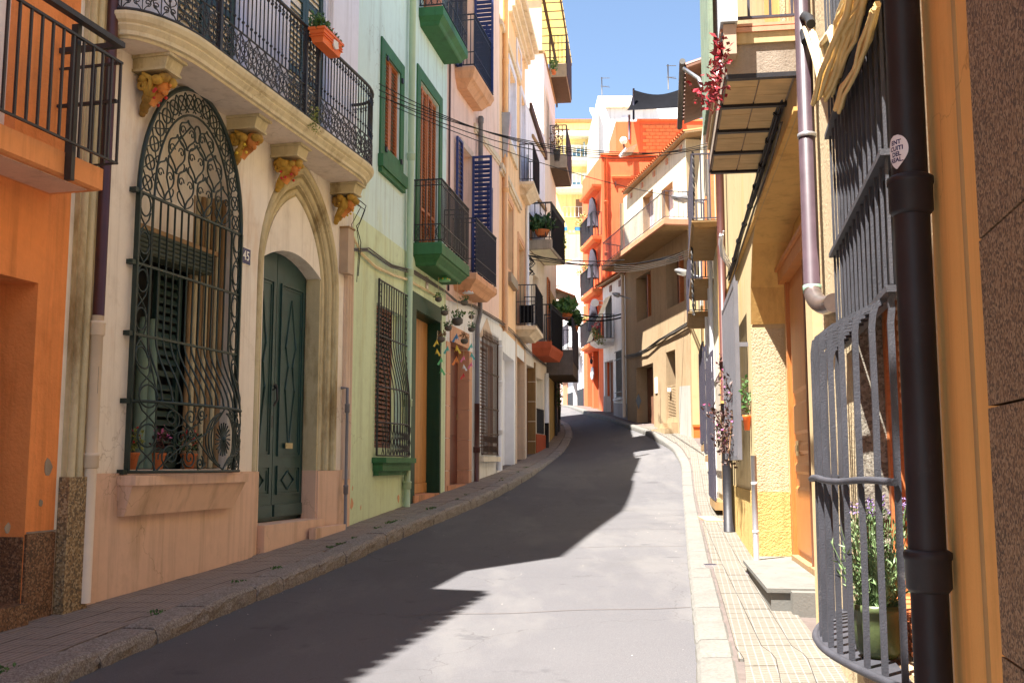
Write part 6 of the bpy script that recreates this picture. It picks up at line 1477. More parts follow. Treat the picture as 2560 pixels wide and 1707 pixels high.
# ---- beige and cream house facing down the bend: R4 -----------------------------------------------
f = R4
W4 = [(4.1, 6.0, 5.25, 6.9), (.45, 2.35, 5.2, 6.85)]; D4 = [(4.0, 6.15, .9, 3.55), (1.5, 2.5, 1.5, 3.75)]; U4 = [(3.6, 4.95, 8.3, 9.75), (1.35, 2.65, 7.7, 9.4)]
beige = house('beige_house', 'tall house, cream above and bare beige below, with a long balcony', 'house', f, 0, f.L, 10.4, 'beige_wall', [rect(r) for r in W4 + D4 + U4], thick=.45, zb=-.5)
b = f.mb(); b.prism([(0, 7.62), (f.L, 7.62), (f.L, 10.4), (0, 10.4)], .001, .02, [rect(r) for r in U4]); b.build('upper_plaster', 'cream_upper', beige)
for r in W4:
    panel(beige, f, r, -.40, -.44, 'rust_panel', 'window')
    for q_ in (.52, .86): b = f.mb(); b.box(r[0] + (r[1] - r[0]) * (1 - q_), r[0] + (r[1] - r[0]) * (1 - q_) + .05, r[2], r[3], -.39, -.15); b.build('mullion', 'shutter_orange', beige)
for r in U4: panel(beige, f, r, -.25, -.3, 'lilac_frame', 'window'); b = f.mb(); b.box(r[0] + .6, r[0] + .66, r[2], r[3], -.24, -.2); b.build('window_bar', 'white_paint', beige)
panel(beige, f, (4.0, 4.5, .9, 3.5), -.36, -.40, 'ochre_paint', 'door'); panel(beige, f, (4.5, 6.1, .9, 3.5), -.40, -.44, 'rust_panel', 'door'); b = f.mb(); b.box(4.5, 4.62, .9, 3.5, -.40, -.2); b.build('door_frame', 'black_iron', beige)
panel(beige, f, (1.5, 2.5, 2.6, 3.75), -.38, -.42, 'rust_panel', 'window'); louvre(beige, f.W, 1.55, 2.45, 1.5, 2.6, -.02, .04, 'beige_wall', .05, rail=.03)
b = f.mb(); b.box(1.35, 2.9, .3, 1.35, .001, .22); b.box(1.2, 2.7, .2, 1.15, .221, .5); b.build('doorstep', 'beige_wall', beige)
b = f.mb(); b.prism([(.03, .3), (1.15, .3), (1.2, 1.9), (1.1, 2.5), (.05, 2.45), (.04, 1.6)], .001, .006); b.build('grey_render', 'beige_patch', beige)
b = f.mb(); b.prism([(5.3, 1.3), (6.9, 1.6), (6.7, 2.6), (5.9, 2.3), (5.4, 2.9)], .001, .005) if False else None
b = f.mb(); b.box(3.5, 3.75, 2.45, 3.0, .002, .03); b.build('notice_board', 'white_wall', beige); b = f.mb(); b.box(2.0, 2.15, 2.4, 2.52, .002, .08); b.build('bell_box', 'white_wall', beige)
b = f.mb(); b.prism([(5.9, 2.0), (6.25, 2.35), (5.9, 2.6), (5.55, 2.3)], .002, .006); b.build('dark_patch', 'ridge_grey', beige); b = f.mb(); b.prism([(5.2, .95), (5.5, .95), (5.5, 1.35), (5.35, 1.45), (5.2, 1.35)], .002, .02); b.build('vent_cover', 'grey_dado', beige)
bl = slab(beige, f, [(-.55, 0), (-.55, .95), (f.L - .3, 1.0), (f.L + .15, 0)], [(7.42, .04), (7.45, 0), (7.62, 0)], 'terracotta_pale')
b = f.mb(); b.box(-.5, f.L - .4, 7.405, 7.419, .02, .9); b.build('soffit', 'soffit_brown', bl)
railing(bl, f, [(-.55, .02), (-.55, .92), (f.L - .35, .96), (f.L + .1, .05)], 7.68, 8.5, .14, .008, 'grey_iron', (.018, .012))
eaves(beige, f, -.6, f.L - .55, 10.45, .28, 'terracotta', .22, 2.5, .18)
for k in range(5): b = f.mb(); b.box(.3 + 1.5 * k, .5 + 1.5 * k, 10.12, 10.3, .02, .06); b.build('beam_end', 'salmon_tile', beige)
pipe('cream downpipe at the far corner of the beige house', [f.W(f.L + .02, 10.2, .1), f.W(f.L + .02, 8.0, .1), f.W(f.L - .02, 1.8, .1)], .07, 'pipe_cream')
bundle('tangle of dark wires drooping across the beige house wall', [f.W(s, z + .06 * math.sin(s * 5), .06) for s, z in ((7.4, 4.15), (6, 4.1), (4.6, 4.1), (3, 4.2), (1.5, 4.25), (.2, 4.35), (-.4, 4.5))], 7, .07, .014, 'ridge_grey')
# yellow wall closing the alley beside it
Yc = 31.9
FA = Face((5.63, Yc), (7.1, Yc), 1)
al = house('alley_house', 'yellow house corner in the alley with a glazed terracotta base', 'house', FA, 0, 1.5, 7.2, 'yellow_smooth', [], depth=.6, thick=.1, zb=-.3)
b = FA.mb(); b.box(0, 1.5, .5, 1.15, .001, .05); b.box(-.02, 1.5, 1.15, 1.22, .001, .08); b.build('base_tiles', 'terra_orange', al)

# ---- white house in the bend: R5 -------------------------------------------------------------------
f = R5
H5 = [(.45, 1.35, 2.6, 4.45), (1.75, 2.95, 1.8, 4.2), (1.85, 2.75, 5.1, 6.85)]
wh = house('white_house', 'small white house with sloping tile roof and a flower filled balcony', 'house', f, -.1, f.L, 7.35, 'white_wall', [rect(r) for r in H5], thick=.3, zb=.5)
eaves(wh, f, -.1, f.L + .2, 7.42, .3, 'terracotta', .2, 1.8, .28)
for k in range(2): b = f.mb(); b.box(.5 + 1.3 * k, .75 + 1.3 * k, 7.0, 7.25, .01, .05); b.build('beam_end', 'shutter_brown', wh)
panel(wh, f, H5[0], -.2, -.24, 'door_orange', 'window'); panel(wh, f, H5[1], -.25, -.29, 'rust_panel', 'door'); panel(wh, f, H5[2], -.25, -.29, 'room_dark', 'balcony_door')
b = f.mb(); b.box(2.1, 2.5, 3.0, 3.5, -.24, -.22); b.build('notice', 'white_paint', wh)
b = f.mb(); b.box(.4, .44, 2.6, 4.45, .02, .05); 
for k in range(8): b.box(.45 + .11 * k, .47 + .11 * k, 2.6, 4.45, .02, .04)
for z in (2.6, 2.8, 4.1, 4.42): b.box(.4, 1.4, z, z + .03, .041, .055)
b.build('window_grille', 'black_iron', wh)
b = f.mb(); b.box(.35, 1.45, 2.5, 2.58, .01, .12); b.build('window_sill', 'white_wall', wh)
b = f.mb(); b.prism([(-.1, .8), (1.7, .8), (1.7, 2.45), (-.1, 2.3)], .001, .02); b.build('dado', 'grey_dado', wh); b = f.mb(); b.box(2.96, f.L, 1.0, 2.8, .001, .02); b.build('dado', 'grey_dado', wh)
b = f.mb(); b.quad((1.9, 6.85, .02), (2.75, 6.85, .02), (3.05, 5.0, .75), (2.2, 5.0, .75)); tag(b.build('balcony_curtain', 'cloth_beige'), 'pale curtain blown out over the small white balcony', 'curtain')
bl = slab(wh, f, [(1.5, 0), (1.5, .62), (3.0, .62), (3.0, 0)], [(4.75, .2), (4.9, .02), (5.02, 0)], 'white_wall')
railing(bl, f, [(1.52, .02), (1.52, .6), (2.98, .6), (2.98, .02)], 5.05, 6.0, .14, .010, 'grey_iron', (.016, .01))
t = thing('balcony_flowers', 'mass of red and golden flowers spilling from the small white balcony', 'plant', f.W(1.7, 5.1, .5)); b = MB(); c2 = MB()
for k in range(8): leaves(b, f.W(1.45 + .12 * k, 5.35 - .06 * (7 - k) * (k < 4), .62), (.2, .2, .22), 50, .09); leaves(c2, f.W(1.6 + .14 * k, 5.55, .6), (.15, .15, .18), 16, .08)
b.build('foliage', 'leaf_olive', t); c2.build('blooms', 'flower_red', t)

# ---- red orange house: R6, with its broad side wall -----------------------------------------------
f = R6
D6 = [(2.3, 3.3, 2.5, 5.0), (.9, 2.05, 2.35, 4.9), (.9, 1.6, 7.4, 9.2), (.9, 1.6, 9.65, 11.4), (.9, 1.6, 5.2, 6.9)]
red = house('red_house', 'bright red orange house with four stacked balconies and a brick topped side wall', 'house', f, 0, f.L, 13.1, 'redorange', [rect(r) for r in D6], depth=4.5, thick=.3, zb=1.2)
for r in D6: panel(red, f, r, -.22, -.26, 'rust_panel' if r[2] < 5 else 'red_brown_door', 'door')
for z in (13.1, 13.0): pass
FS = Face((3.84, 42.52), (10, 42.52), 1)                            # the side wall looking down the street
def sq(p): return FS.q(p)
lo_ = sq((1515, 402)); s_mid = sq((1604, 270))[0]; s_r = sq((1700, 280))[0]
b = FS.mb(); b.box(.002, 5.6, .5, sq((1600, 405))[1], -.02, -4); b.build('side_wall', 'redorange', red)
zt_ = sq((1600, 275))[1]; zb2 = sq((1622, 412))[1] 
b = FS.mb(); b.box(sq((1549, 345))[0], 6.4, sq((1600, 405))[1] - .05, zt_, -1.5, -4.6); b.build('upper_wall', 'redorange', red)
b = FS.mb(); b.box(sq((1604, 300))[0] - .0, 6.5, zt_, zt_ + .1, -1.45, -4.6); b.build('parapet', 'redorange_light', red)
pz = sq((1560, 412))[1]; b = FS.mb(); b.box(-.05, 2.6, 13.1, 13.2, .06, -4); b.build('parapet', 'redorange_light', red)
b = FS.mb(); b.box(.4, 2.0, pz - .55, pz - .5, .0, .12); b.build('ledge', 'redorange_light', red)
for x in (.55, 1.5): b = FS.mb(); b.box(x, x + .05, pz - .95, pz - .75, .0, .06); b.build('spout', 'red_brown_door', red)
q0, q1_ = sq((1624, 318)), sq((1690, 420)); bw = .30; z = q1_[1] - .8; row = 0
k_ = (44.0 / 42.52)
while z < q0[1] * k_:
    s = q0[0] * 1.02 - (bw / 2 if row % 2 else 0)
    while s < q1_[0] * 1.05:
        b = FS.mb(); b.box(s, s + bw - .02, z, z + .14, -1.5, -1.47 + random.uniform(-.008, .012)); b.build('brick', 'brick_orange', red); s += bw
    z += .16; row += 1
for (z, th) in ((11.85, .2), (9.6, .25), (7.35, .25), (5.08, .2)):
    bl = slab(red, f, [(.05, 0), (.05, .42), (2.75, .42), (2.75, 0)], [(z - th, .25), (z - th * .5, .02), (z, 0)], 'redorange_light')
    b = f.mb(); b.box(.35, 2.6, z - th - .011, z - th - .001, .02, .3); b.build('soffit', 'redorange', bl)
    if z < 11:
        railing(bl, f, [(.08, .02), (.08, .4), (2.72, .4), (2.72, .02)], z + .06, z + 1.05, .13, .012, 'black_iron', (.016, .01))
        t = thing('closed_parasol', {9.6: 'furled charcoal parasol on the highest railed red balcony', 7.35: 'furled charcoal parasol on the middle red balcony', 5.08: 'furled charcoal parasol on the lowest red balcony'}[z], 'parasol', f.W(.75, z, .25))
        f.mb().tube([(.75, z + .55, .25), (.75, z + 1.1, .25), (.75, z + 1.75, .25), (.75, z + 1.85, .25)], [.26, .22, .13, .02], 8).build('folded_canopy', 'grey_cloth', t); f.mb().tube([(.75, z, .25), (.75, z + .6, .25)], .03, 6).build('pole', 'black_iron', t)
        t = thing('balcony_plant', {9.6: 'pale flowered plant at the end of the highest railed red balcony', 7.35: 'pale flowered plant at the end of the middle red balcony', 5.08: 'pale flowered plant at the end of the lowest red balcony'}[z], 'plant', f.W(2.3, z, .4)); b = MB(); c2 = MB()
        for s in (1.3, 2.5): leaves(b, f.W(s, z + 1.1, .5), (.15, .2, .16), 36, .1); leaves(c2, f.W(s, z + 1.15, .52), (.15, .2, .14), 26, .09)
        b.build('foliage', 'leaf_olive', t); c2.build('blooms', 'flower_cream', t)
    t = thing('wall_lantern', {11.85: 'small dark lantern under the red roof canopy', 9.6: 'small dark lantern under the highest railed red balcony', 7.35: 'small dark lantern under the middle red balcony', 5.08: 'small dark lantern under the lowest red balcony'}[z], 'lantern', f.W(1.9, z - .7, .12))
    f.mb().tube([(1.9, z - .75, .12), (1.9, z - .6, .12), (1.9, z - .5, .12)], [.05, .08, .02], 6).build('lamp', 'black_iron', t); f.mb().tube([(1.9, z - .45, .0), (1.9, z - .45, .12), (1.9, z - .5, .12)], .015, 5).build('bracket', 'black_iron', t)
pipe('orange painted downpipe at the corner of the red house', [FS.W(.15, 13, .08), FS.W(.15, 2.8, .08)], .075, 'pipe_red', collars=(11, 8.8, 5.5))
sn = thing('round_sign', 'blank round white sign on a bracket beside the red house', 'sign', FS.W(-.45, 6.9, .1)); c_ = atY(1487, 757, 42.3)
MB().tube([c_ - Vector((0, .02, 0)), c_ + Vector((0, .02, 0))], .17, 20).build('disc', 'enamel_white', sn)
for dz_ in (.09, -.09): MB().tube([c_ + Vector((.1, 0, dz_)), c_ + Vector((.5, .1, dz_))], .015, 5).build('arm', 'enamel_white', sn)
pc = thing('round_plaque', 'round grey plaque by the street door of the red house', 'plaque', f.W(2.15, 3.9, .03)); f.mb().tube([(2.15, 3.95, .01), (2.15, 3.95, .05)], .28, 16).build('disc', 'grey_box', pc)
gl = atY(1559, 352, 42.4); t = thing('globe_lamp', 'white globe lamp on a bracket on the upper red wall', 'lamp', gl); MB().ball(gl, .17, 12).build('globe', 'enamel_white', t); MB().tube([gl - Vector((0, 0, .15)), gl - Vector((-.05, 0, .5)), gl + Vector((.1, .5, -.5))], .05, 6).build('bracket', 'ridge_grey', t)
t = thing('small_awning', 'small striped sun awning over a window in the upper red wall', 'awning', atY(1570, 385, 42.4)); p = [atY(1549, 392, 41.9), atY(1566, 372, 41.9), atY(1592, 360, 42.5), atY(1580, 385, 42.5)]
b = MB(); b.hexa([tuple(q_ - Vector((0, 0, .05))) for q_ in p] + [tuple(q_) for q_ in p]); b.build('canopy', 'cloth_beige', t); MB().tube([p[0], p[1]], .07, 6).build('front_roll', 'enamel_white', t)
b = FS.mb(); a_, c_ = FS.q((1566, 402)), FS.q((1591, 375)); b.box(a_[0], c_[0], a_[1] + .12, c_[1], -1.48, -1.44); b.build('window', 'red_brown_door', red)
# black shade cloth over the roof terrace
z9 = sq((1585, 235))[1]
b = MB(); N_ = 10; vs = []
c0, c1, c3_, c2_ = atY(1584, 225, 44.5), atY(1705, 222, 44.5), atY(1690, 285, 44.2), atY(1560, 292, 44.2)
for j in range(N_ + 1):
    for i in range(N_ + 1):
        u_, v_ = i / N_, j / N_; p = (c0 * (1 - u_) + c1 * u_) * (1 - v_) + (c2_ * (1 - u_) + c3_ * u_) * v_
        p = p + Vector((0, -.8 * v_, -.25 * math.sin(math.pi * u_) * (1 - v_) + .25 * math.sin(math.pi * v_) * (1 - u_) * -1)); vs.append(tuple(p))
b.add(vs, [(j * (N_ + 1) + i, j * (N_ + 1) + i + 1, (j + 1) * (N_ + 1) + i + 1, (j + 1) * (N_ + 1) + i) for j in range(N_) for i in range(N_)], True)
o = b.build('shade_cloth', 'black_cloth'); tag(o, 'sagging black shade cloth stretched over the red roof terrace', 'shade cloth')
t = thing('cloth_post', 'dark posts holding the black shade cloth', 'post', atY(1573, 320, 44))
for x, y0, y1 in ((1573, 288, 330), (1584, 222, 280)): MB().tube([atY(x, y0, 44), atY(x, y1 + 20, 44)], .05, 6).build('post', 'grey_iron', t)

# ---- white house with black base: R7, and what closes the view -------------------------------------
f = R7
H7 = [(1.5, 2.6, 2.7, 5.0), (.3, .9, 3.4, 5.0)]
w7 = house('white_house', 'white house with a black painted base and open black door', 'house', f, 0, f.L + 1, 8.2, 'white_wall', [rect(r) for r in H7], thick=.35, zb=1.5, depth=3)
panel(w7, f, H7[0], -.3, -.34, 'room_dark', 'door'); panel(w7, f, H7[1], -.2, -.24, 'lilac_frame', 'window')
for a, c in ((0, 1.49), (2.61, f.L)): b = f.mb(); b.box(a + .01, c, 2.0, 3.45, .001, .02); b.build('dado', 'black_dado', w7)
bl = slab(w7, f, [(.6, 0), (.6, .6), (5, .6), (5, 0)], [(5.2, .2), (5.4, 0), (5.55, 0)], 'white_wall'); railing(bl, f, [(.62, .02), (.62, .58), (4.9, .58)], 5.6, 6.5, .16, .012, 'grey_iron')
b = f.mb(); b.box(f.L - .2, f.L + .9, 1.8, 5.6, .001, .06); b.build('brick_pier', 'terracotta_pale', w7)
bx_ = Face((3.0, 56), (-2, 62), -1)
bb_ = house('blush_house', 'pale blush house behind the bend with a curved white balcony', 'house', Face((3.6, 54), (.5, 60), -1), 0, 7, 11.0, 'blush_wall', [], thick=.3, zb=2, depth=4)
f = Face((3.6, 54), (.5, 60), -1)
bl = slab(bb_, f, [(.5, 0), (.5, .9), (3.8, 1.1), (5.5, .9), (5.5, 0)], [(7.6, .6), (8.1, 0), (8.5, 0)], 'white_wall'); railing(bl, f, [(.5, .88), (3.8, 1.08), (5.5, .88)], 8.55, 9.5, .14, .012, 'grey_iron')
bundle('thick dark cable strung along the white house in the bend', [R7.W(s, 5.0, .15) for s in (0, 1.5, 3, 4.1)], 4, .05, .02, 'ridge_grey')
# far apartment house, yellow
FY = Face((atY(1384, 400, 85).x, 85), (atY(1478, 400, 85).x, 85), 1)
def yq(x, y): return FY.q((x, y))
ya = house('yellow_apartments', 'distant yellow apartment house with balconies and blue glass doors', 'apartment house', FY, -4, FY.L, yq(1450, 308)[1], 'yellow_far', [], thick=.3, zb=2, depth=10)
b = FY.mb(); zt9 = yq(1450, 308)[1]; b.box(-4, FY.L + .2, zt9, zt9 + .25, .3, -10); b.build('roof', 'terracotta', ya)
b = MB(); x1 = atY(1478, 400, 85).x; b.box(x1, atY(1494, 400, 83).x, 83.5, 94, 2, atY(1490, 318, 83).z); b.build('side_wall', 'yellow_far', ya)
for (yt, yb_, ys) in ((347, 397, 410), (417, 470, 480)):
    z1, z0, zs = yq(1450, yt)[1], yq(1450, yb_)[1], yq(1450, ys)[1]
    for (xa, xb, yy0, yy1, mm) in ((1425, 1453, yt + 15, yb_ - 14, 'cream_upper'), (1456, 1472, yt + 15, yb_ - 16, 'cream_upper'), (1425, 1453, yb_ - 14, yb_, 'blue_glass'), (1456, 1472, yb_ - 16, yb_, 'blue_glass')):
        a, c = yq(xa, yy1), yq(xb, yy0); panel(ya, FY, (a[0], c[0], a[1], c[1]), .01, .06, mm, 'window')
    a, c = yq(1388, ys), yq(1480, ys)
    bl = slab(ya, FY, [(a[0], 0), (a[0], 1.0), (c[0], 1.0), (c[0], 0)], [(zs - .25, .3), (zs + .05, 0), (zs + .3, 0)], 'cream_upper'); railing(bl, FY, [(a[0], .98), (c[0], .98)], zs + .35, zs + 1.25, .35, .02, 'cable_white')
a, c = yq(1384, 348), yq(1482, 336); bl = slab(ya, FY, [(a[0], 0), (a[0], 1), (c[0], 1), (c[0], 0)], [(a[1], 0), (c[1], 0)], 'cream_upper')
for (xa, xb, ya_, yb_, mm) in ((1384, 1424, 324, 334, 'rust_panel'), (1437, 1472, 326, 335, 'rust_panel'), (1440, 1465, 499, 545, 'rust_panel'), (1437, 1463, 568, 577, 'mobile_blue'), (1405, 1418, 568, 577, 'mobile_blue')):
    p0, p1 = yq(xa, yb_), yq(xb, ya_); panel(ya, FY, (p0[0], p1[0], p0[1], p1[1]), .01, .05, mm, 'window')
railing(ya, FY, [(yq(1407, 545)[0], .4), (yq(1475, 545)[0], .4)], yq(1450, 545)[1], yq(1450, 520)[1], .35, .02, 'cable_white')
t = thing('balcony_chair', 'small blue chair on the upper balcony of the distant yellow apartments', 'chair', FY.W(yq(1450, 400)[0], yq(1450, 408)[1] + .3, .5)); s, z = yq(1450, 405); z += .35
b = FY.mb(); b.box(s - .3, s + .3, z + .45, z + .52, .3, .8); b.build('seat', 'blue_glass', t); b = FY.mb(); b.box(s + .28, s + .34, z + .5, z + 1.15, .3, .8); b.build('backrest', 'blue_glass', t)
for dx in (-.25, .25): FY.mb().tube([(s + dx, z, .5), (s + dx * .9, z + .46, .5)], .03, 5).build('leg', 'blue_glass', t)
dsh = atY(1484, 286, 82); t = thing('satellite_dish', 'white satellite dish on the parapet between the yellow and white buildings', 'satellite dish', dsh)
MB().tube([dsh, dsh + Vector((.25, -.15, .1))], [.62, .35], 16).build('dish', 'enamel_white', t); MB().tube([dsh, dsh - Vector((.2, 0, 1.0))], .05, 6).build('pole', 'grey_iron', t)
# white block
b = None; Xw0, Xw1 = atY(1515, 300, 75).x, atY(1640, 300, 75).x
FW = Face((Xw0, 75), (Xw1, 75), 1); zt5 = FW.q((1520, 240))[1]
wb = house('white_block', 'plain white block rising behind the red house', 'building', FW, -.6, FW.L + 2, zt5, 'white_wall', [], thick=.3, zb=3, depth=12)
z7 = FW.q((1550, 272))[1]; b = FW.mb(); b.box(0, FW.L, z7, z7 + .15, .001, .25); b.build('ledge', 'cornice_cream', wb); b = MB(); b.box(atY(1493, 300, 74).x, Xw0 - .62, 74.6, 85, 3, atY(1500, 262, 74).z); b.build('side_wing', 'warm_white', wb)
a, c = FW.q((1555, 323)), FW.q((1570, 291)); panel(wb, FW, (a[0], c[0], a[1], c[1]), .002, .04, 'lilac_frame', 'window')
def antenna(label, base, h, s):
    t = thing('rooftop_antenna', label, 'antenna', base); MB().tube([base, base + Vector((0, 0, h))], .04, 5).build('mast', 'ridge_grey', t)
    for k in range(2):
        z = h * (.95 - .45 * k); MB().tube([base + Vector((-.1, 0, z)), base + Vector((s, 0, z - .1 * k))], .025, 4).build('boom', 'ridge_grey', t)
        for i in range(5): c = base + Vector((s * i / 5, 0, z)); MB().tube([c - Vector((0, .3, .12)), c + Vector((0, .3, .12))], .018, 4).build('element', 'ridge_grey', t)
antenna('twin armed aerial on the corner of the white block', atY(1505, 238, 75), 1.4, .6)
antenna('slim aerial rising beyond the black shade cloth', atY(1671, 225, 60), 1.6, .5)
# street lamps on brackets
def lamp(label, head, tail, Y, up=0):
    h, tl = atY(*head, Y), atY(*tail, Y); t = thing('street_lamp', label, 'street lamp', tl); d = (tl - h).normalized(); m = h + (tl - h) * .42
    MB().tube([h, h + (m - h) * .3, m - (m - h) * .1, m], [.02, .075, .09, .05], 8).build('lamp_head', 'zinc_grey', t); MB().tube([m, tl], .03, 6).build('arm', 'zinc_grey', t)
    b = MB(); b.tube([h + (m - h) * .25 - Vector((0, 0, .06)), h + (m - h) * .8 - Vector((0, 0, .07))], .035, 6); b.build('lens', 'enamel_white', t)
lamp('large street lamp head in front of the long cream balcony', re_(790, 1395), re_(1255, 1480), 22)
lamp('street lamp head below, against the brown windows', rf(835, 872), rf(1150, 965), 26)
lamp('street lamp on a curved arm before the white house', rf(135, 1135), rf(345, 1195), 38)
lamp('distant street lamp poking out under the blush balcony', rc(745, 800), rc(960, 860), 46)

# ================================================================== wires across the street
def wire(label, a, c, sag, r=.012, n=1, m='black_rubber'):
    t = thing('overhead_wire', label, 'wire', a)
    for k in range(n):
        dv = Vector((0, 0, .09 * k)); MB().tube(sagline(Vector(a) + dv, Vector(c) + dv * .6, sag * (1 + .3 * k), 14), r, 5).build('wire', m, t)
wire('pair of dark wires slung from the curved balcony towards the red house', FC.W(*FC.q(qb(1095, 590), .55), .55), atY(1775, 372, 17.5), .35, .007, 3)
wire('thin wire crossing high past the navy shutters', FC.W(*FC.q(qb(1150, 610), .5), .5), atY(1780, 365, 17.6), .5, .007)
wire('thin wire dropping from the green house to the beige balcony', FG.W(*FG.q(qb(1200, 660), .1), .1), atY(1735, 500, 21), .2, .007)
wire('thick twisted cables crossing from the peach house corner', F5.W(.2, F5.e(rc(232, 250), .2)[1], .1), atY(1700, 640, 32), .25, .013, 3)
wire('single cable above the thick twisted ones', F5.W(.2, F5.e(rc(235, 205), .2)[1], .1), atY(1560, 650, 34), .1, .02)
wire('fan of pale wires ending under the twisted cable post', atY(1535, 680, 34), atY(1732, 640, 20), .1, .006, 4, 'ridge_grey')
wire('low dark cable in front of the red house doors', atY(1428, 778, 38), atY(1562, 782, 40), .2, .03)
wire('lower dark cable below it reaching the white house', atY(1428, 795, 38), atY(1566, 790, 40), .15, .03)
bundle('dark cable bundle stapled along the facades above the doors', [FC.W(5.9, 3.0, .05), FG.W(.5, 3.15, .05), FG.W(1.6, 3.12, .06), FG.W(3.0, 3.28, .06), FG.W(5.2, 3.32, .06), FP.W(.5, 3.25, .08), FP.W(2.0, 3.38, .07), FP.W(4.7, 3.42, .07), FE.W(1.5, 3.45, .07), FE.W(3.5, 3.48, .07), FE.W(5.8, 3.42, .07), F5.W(1.5, 3.3, .07), F5.W(3.2, 3.25, .07), F6.W(2, 3.4, .07), F6.W(5, 3.4, .07)], 4, .035, .013, 'ridge_grey')
bundle('cream cables looping down the green wall from the junction box', [FC.W(5.95, 3.2, .06), FG.W(.2, 3.05, .05), FG.W(.9, 2.98, .05), FG.W(1.8, 3.02, .05), FG.W(2.7, 3.1, .06), FG.W(3.6, 3.12, .05), FG.W(5.0, 3.15, .05)], 3, .025, .012, 'cable_cream')
bundle('curly black wires sprouting at the corner above the junction box', [FC.W(5.75, 3.7, .1), FC.W(5.95, 3.6, .2), FC.W(6.0, 3.4, .1), FC.W(5.8, 3.3, .15), FC.W(6.0, 3.1, .1), FC.W(5.95, 2.6, .1)], 3, .06, .007, 'black_rubber')
bundle('knot of black cables at the peach house corner pipe', [F5.W(.05, 6.35, .1), F5.W(.2, 6.2, .2), F5.W(.1, 6.0, .1), F5.W(.25, 5.9, .2), F5.W(.1, 5.8, .1)], 5, .09, .012, 'black_rubber')
pipe('dark and white pipes bound together at the white house corner', [F5.W(.03, 9.5, .06), F5.W(.03, 3.6, .06)], .05, 'pipe_white')
for (s, z0, z1, m_, lb) in ((3.25, 3.0, 1.35, 'pipe_white', 'short white pipe over the black one by the red dado'), (3.25, 1.35, -.1, 'pipe_black', 'black foot pipe beside the red dado')): pipe(lb, [F5.W(s, z0, .06), F5.W(s, z1, .06)], .075, m_)

# ================================================================== hanging pots and paper birds
f = FG
def hang(label, top, bot, Y, kind, size=.09, birdm=None, hd=.02):
    size *= .8; a, c = atY(*top, Y), atY(*bot, Y); t = thing('hanging_' + ('pot' if kind in ('pot', 'shade') else 'bird'), label, 'hanging ornament', c)
    MB().tube([a, c], .004, 4).build('string', 'cable_cream', t)
    if kind == 'pot':
        MB().lathe(c - Vector((0, 0, size * .9)), [(size * .35, 0), (size * .75, size * .3), (size * .8, size * .8), (size * .7, size)], 10).build('pot', 'ridge_grey', t)
        b = MB(); leaves(b, c + Vector((0, 0, size * .5)), (size * 1.0, size * 1.0, size * .7), 70, size * .5); b.build('foliage', birdm or 'leaf_green', t)
    elif kind == 'shade':
        MB().lathe(c - Vector((0, 0, size)), [(size * 1.35, 0), (size * 1.1, size * .4), (size * .5, size * .9), (size * .15, size)], 12).build('shade', birdm, t)
        b = MB()
        for k in range(7): a_ = 6.28 * k / 7; b.ball(c + Vector((size * 1.12 * math.cos(a_), size * 1.12 * math.sin(a_), -size * .65)), size * .2, 6)
        b.build('dots', hd, t)
    else:
        for k, m_ in enumerate(birdm):
            p = c - Vector((0, 0, size * 2.1 * k)); b = MB(); sg_ = 1 if k % 2 else -1
            b.add([tuple(p + Vector((0, 0, size * .3))), tuple(p + Vector((sg_ * size * .9, 0, -size * 1.2))), tuple(p + Vector((sg_ * size * .5, 0, -size * 1.4))), tuple(p + Vector((0, 0, -size * .3))), tuple(p + Vector((-sg_ * size * .5, .02, -size * 1.1)))], [(0, 1, 2, 3), (0, 3, 4)])
            b.tube([p + Vector((0, 0, size * .3)), p + Vector((0, .01, -size * .4)), p + Vector((0, 0, -size * .9))], [.004, size * .22, .003], 6); b.build('bird', m_, t)
Yh = 19.3
hang('green and yellow glass shade hung under the green balcony', qd(347, 500), qd(347, 757), Yh - .6, 'shade', .11, 'mobile_green', 'mobile_yellow')
hang('white glass shade with blue and orange dots under the pink balcony', qd(535, 680), qd(535, 855), Yh + 1.3, 'shade', .11, 'mobile_white', 'mobile_orange')
hang('speckled white hanging pot with trailing leaves, biggest of the cluster', qd(450, 550), qd(450, 1090), Yh, 'pot', .17, 'leaf_green')
hang('small hanging succulent pot nearest the green door frame', qd(300, 760), qd(302, 925), Yh - .8, 'pot', .10)
hang('small hanging succulent pot second from the green door frame', qd(345, 820), qd(350, 1030), Yh - .5, 'pot', .11)
hang('small hanging pot of green leaves above the iron spikes', qd(560, 940), qd(560, 1065), Yh + 1.2, 'pot', .09)
hang('hanging succulent pot under the dotted shade', qd(505, 880), qd(505, 950), Yh + .8, 'pot', .12)
hang('hanging pot with bright green leaves beside the biggest pot', qd(380, 1000), qd(378, 1150), Yh - .3, 'pot', .11)
hang('hanging pot with bright leaves by the grey downpipe', qd(560, 1060), qd(560, 1160), Yh + 1.0, 'pot', .11)
hang('hanging pot of brown dried moss by the green door frame', qd(322, 1100), qd(322, 1235), Yh - .6, 'pot', .12, 'leaf_brown')
hang('hanging pot of lilac dried sprigs in front of the tiles', qd(505, 1150), qd(505, 1250), Yh + .6, 'pot', .12, 'leaf_brown')
hang('string of blue, yellow and orange paper birds before the brown door', qd(445, 1170), qd(445, 1215), Yh, 'bird', .13, ('mobile_blue', 'mobile_yellow', 'mobile_orange'))
hang('string of pink and red paper birds before the salmon tiles', qd(500, 1290), qd(500, 1385), Yh + .5, 'bird', .10, ('mobile_pink', 'mobile_white', 'mobile_red'))
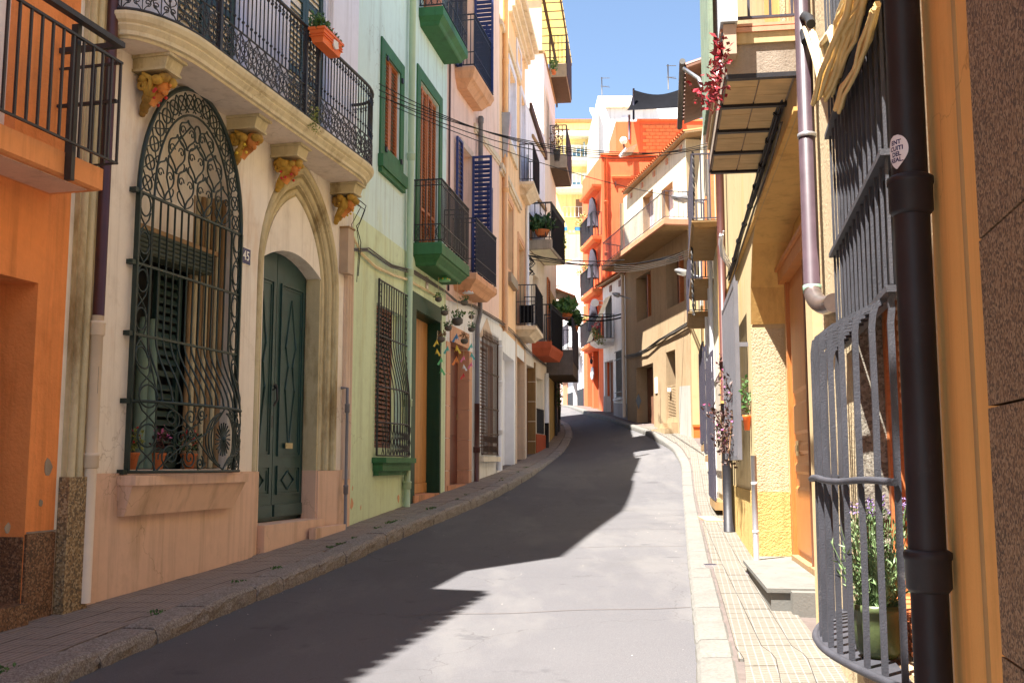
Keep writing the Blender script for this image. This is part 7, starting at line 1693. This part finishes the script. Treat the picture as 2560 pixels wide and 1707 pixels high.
hang('string of teal and pink paper birds by the grey downpipe', qd(558, 1200), qd(560, 1290), Yh + 1.0, 'bird', .11, ('mobile_teal', 'mobile_teal', 'mobile_pink'))
hang('string of yellow paper birds beside the green door frame', qd(295, 1180), qd(290, 1260), Yh - .9, 'bird', .10, ('mobile_yellow', 'mobile_yellow'))
hang('string of green paper birds low by the green door frame', qd(322, 1300), qd(325, 1400), Yh - .7, 'bird', .11, ('mobile_green', 'mobile_green'))
hang('single teal paper bird against the white strip', qd(375, 1230), qd(375, 1310), Yh - .2, 'bird', .12, ('mobile_teal',))
# balcony plants on the shaded side
def bplant(label, p, Y, rad, n, size, m='leaf_green', pot='terracotta', long=False):
    rad = tuple(r_ * .8 for r_ in rad); size *= .7; n = int(n * 1.3); c = atY(*p, Y); t = thing('balcony_plant', label, 'potted plant', c - Vector((0, 0, rad[2])))
    MB().lathe(c - Vector((0, 0, rad[2] * 1.3)), [(rad[0] * .4, 0), (rad[0] * .6, rad[2] * .6), (rad[0] * .65, rad[2] * .65)], 12).build('pot', pot, t)
    b = MB(); leaves(b, c, rad, n, size)
    b.build('foliage', m, t)
bplant('spiky green plant in a clay pot on the big shaded balcony', rb(390, 1110), 31.4, (.5, .3, .35), 260, .28, 'leaf_dark', 'terracotta')
bplant('trailing green plant spilling over the dark balcony mesh', rb(660, 1340), 33.6, (.15, .3, .4), 120, .16, 'leaf_olive', 'terracotta')
bplant('arching palm in a clay pot on the dark balcony of the white block', rc(690, 900), 35.2, (.55, .6, .35), 260, .35, 'leaf_green', 'terracotta')
bplant('drooping palm fronds hanging below the dark balcony', rc(820, 1060), 36.5, (.3, .5, .35), 160, .32, 'leaf_dark', 'terracotta')
bplant('spindly dark shrub in a pot on the middle white balcony', ra(440, 1370), 35.5, (.28, .3, .75), 120, .14, 'leaf_brown', 'black_dado')
bplant('small green shrub with a red bloom on the top white balcony', ra(410, 650), 35.5, (.2, .3, .3), 120, .14, 'leaf_green', 'terracotta')
bplant('dark leaved climber beside the far shop fronts', rd(620, 700), 37.5, (.12, .4, .9), 150, .14, 'leaf_dark', 'black_dado')
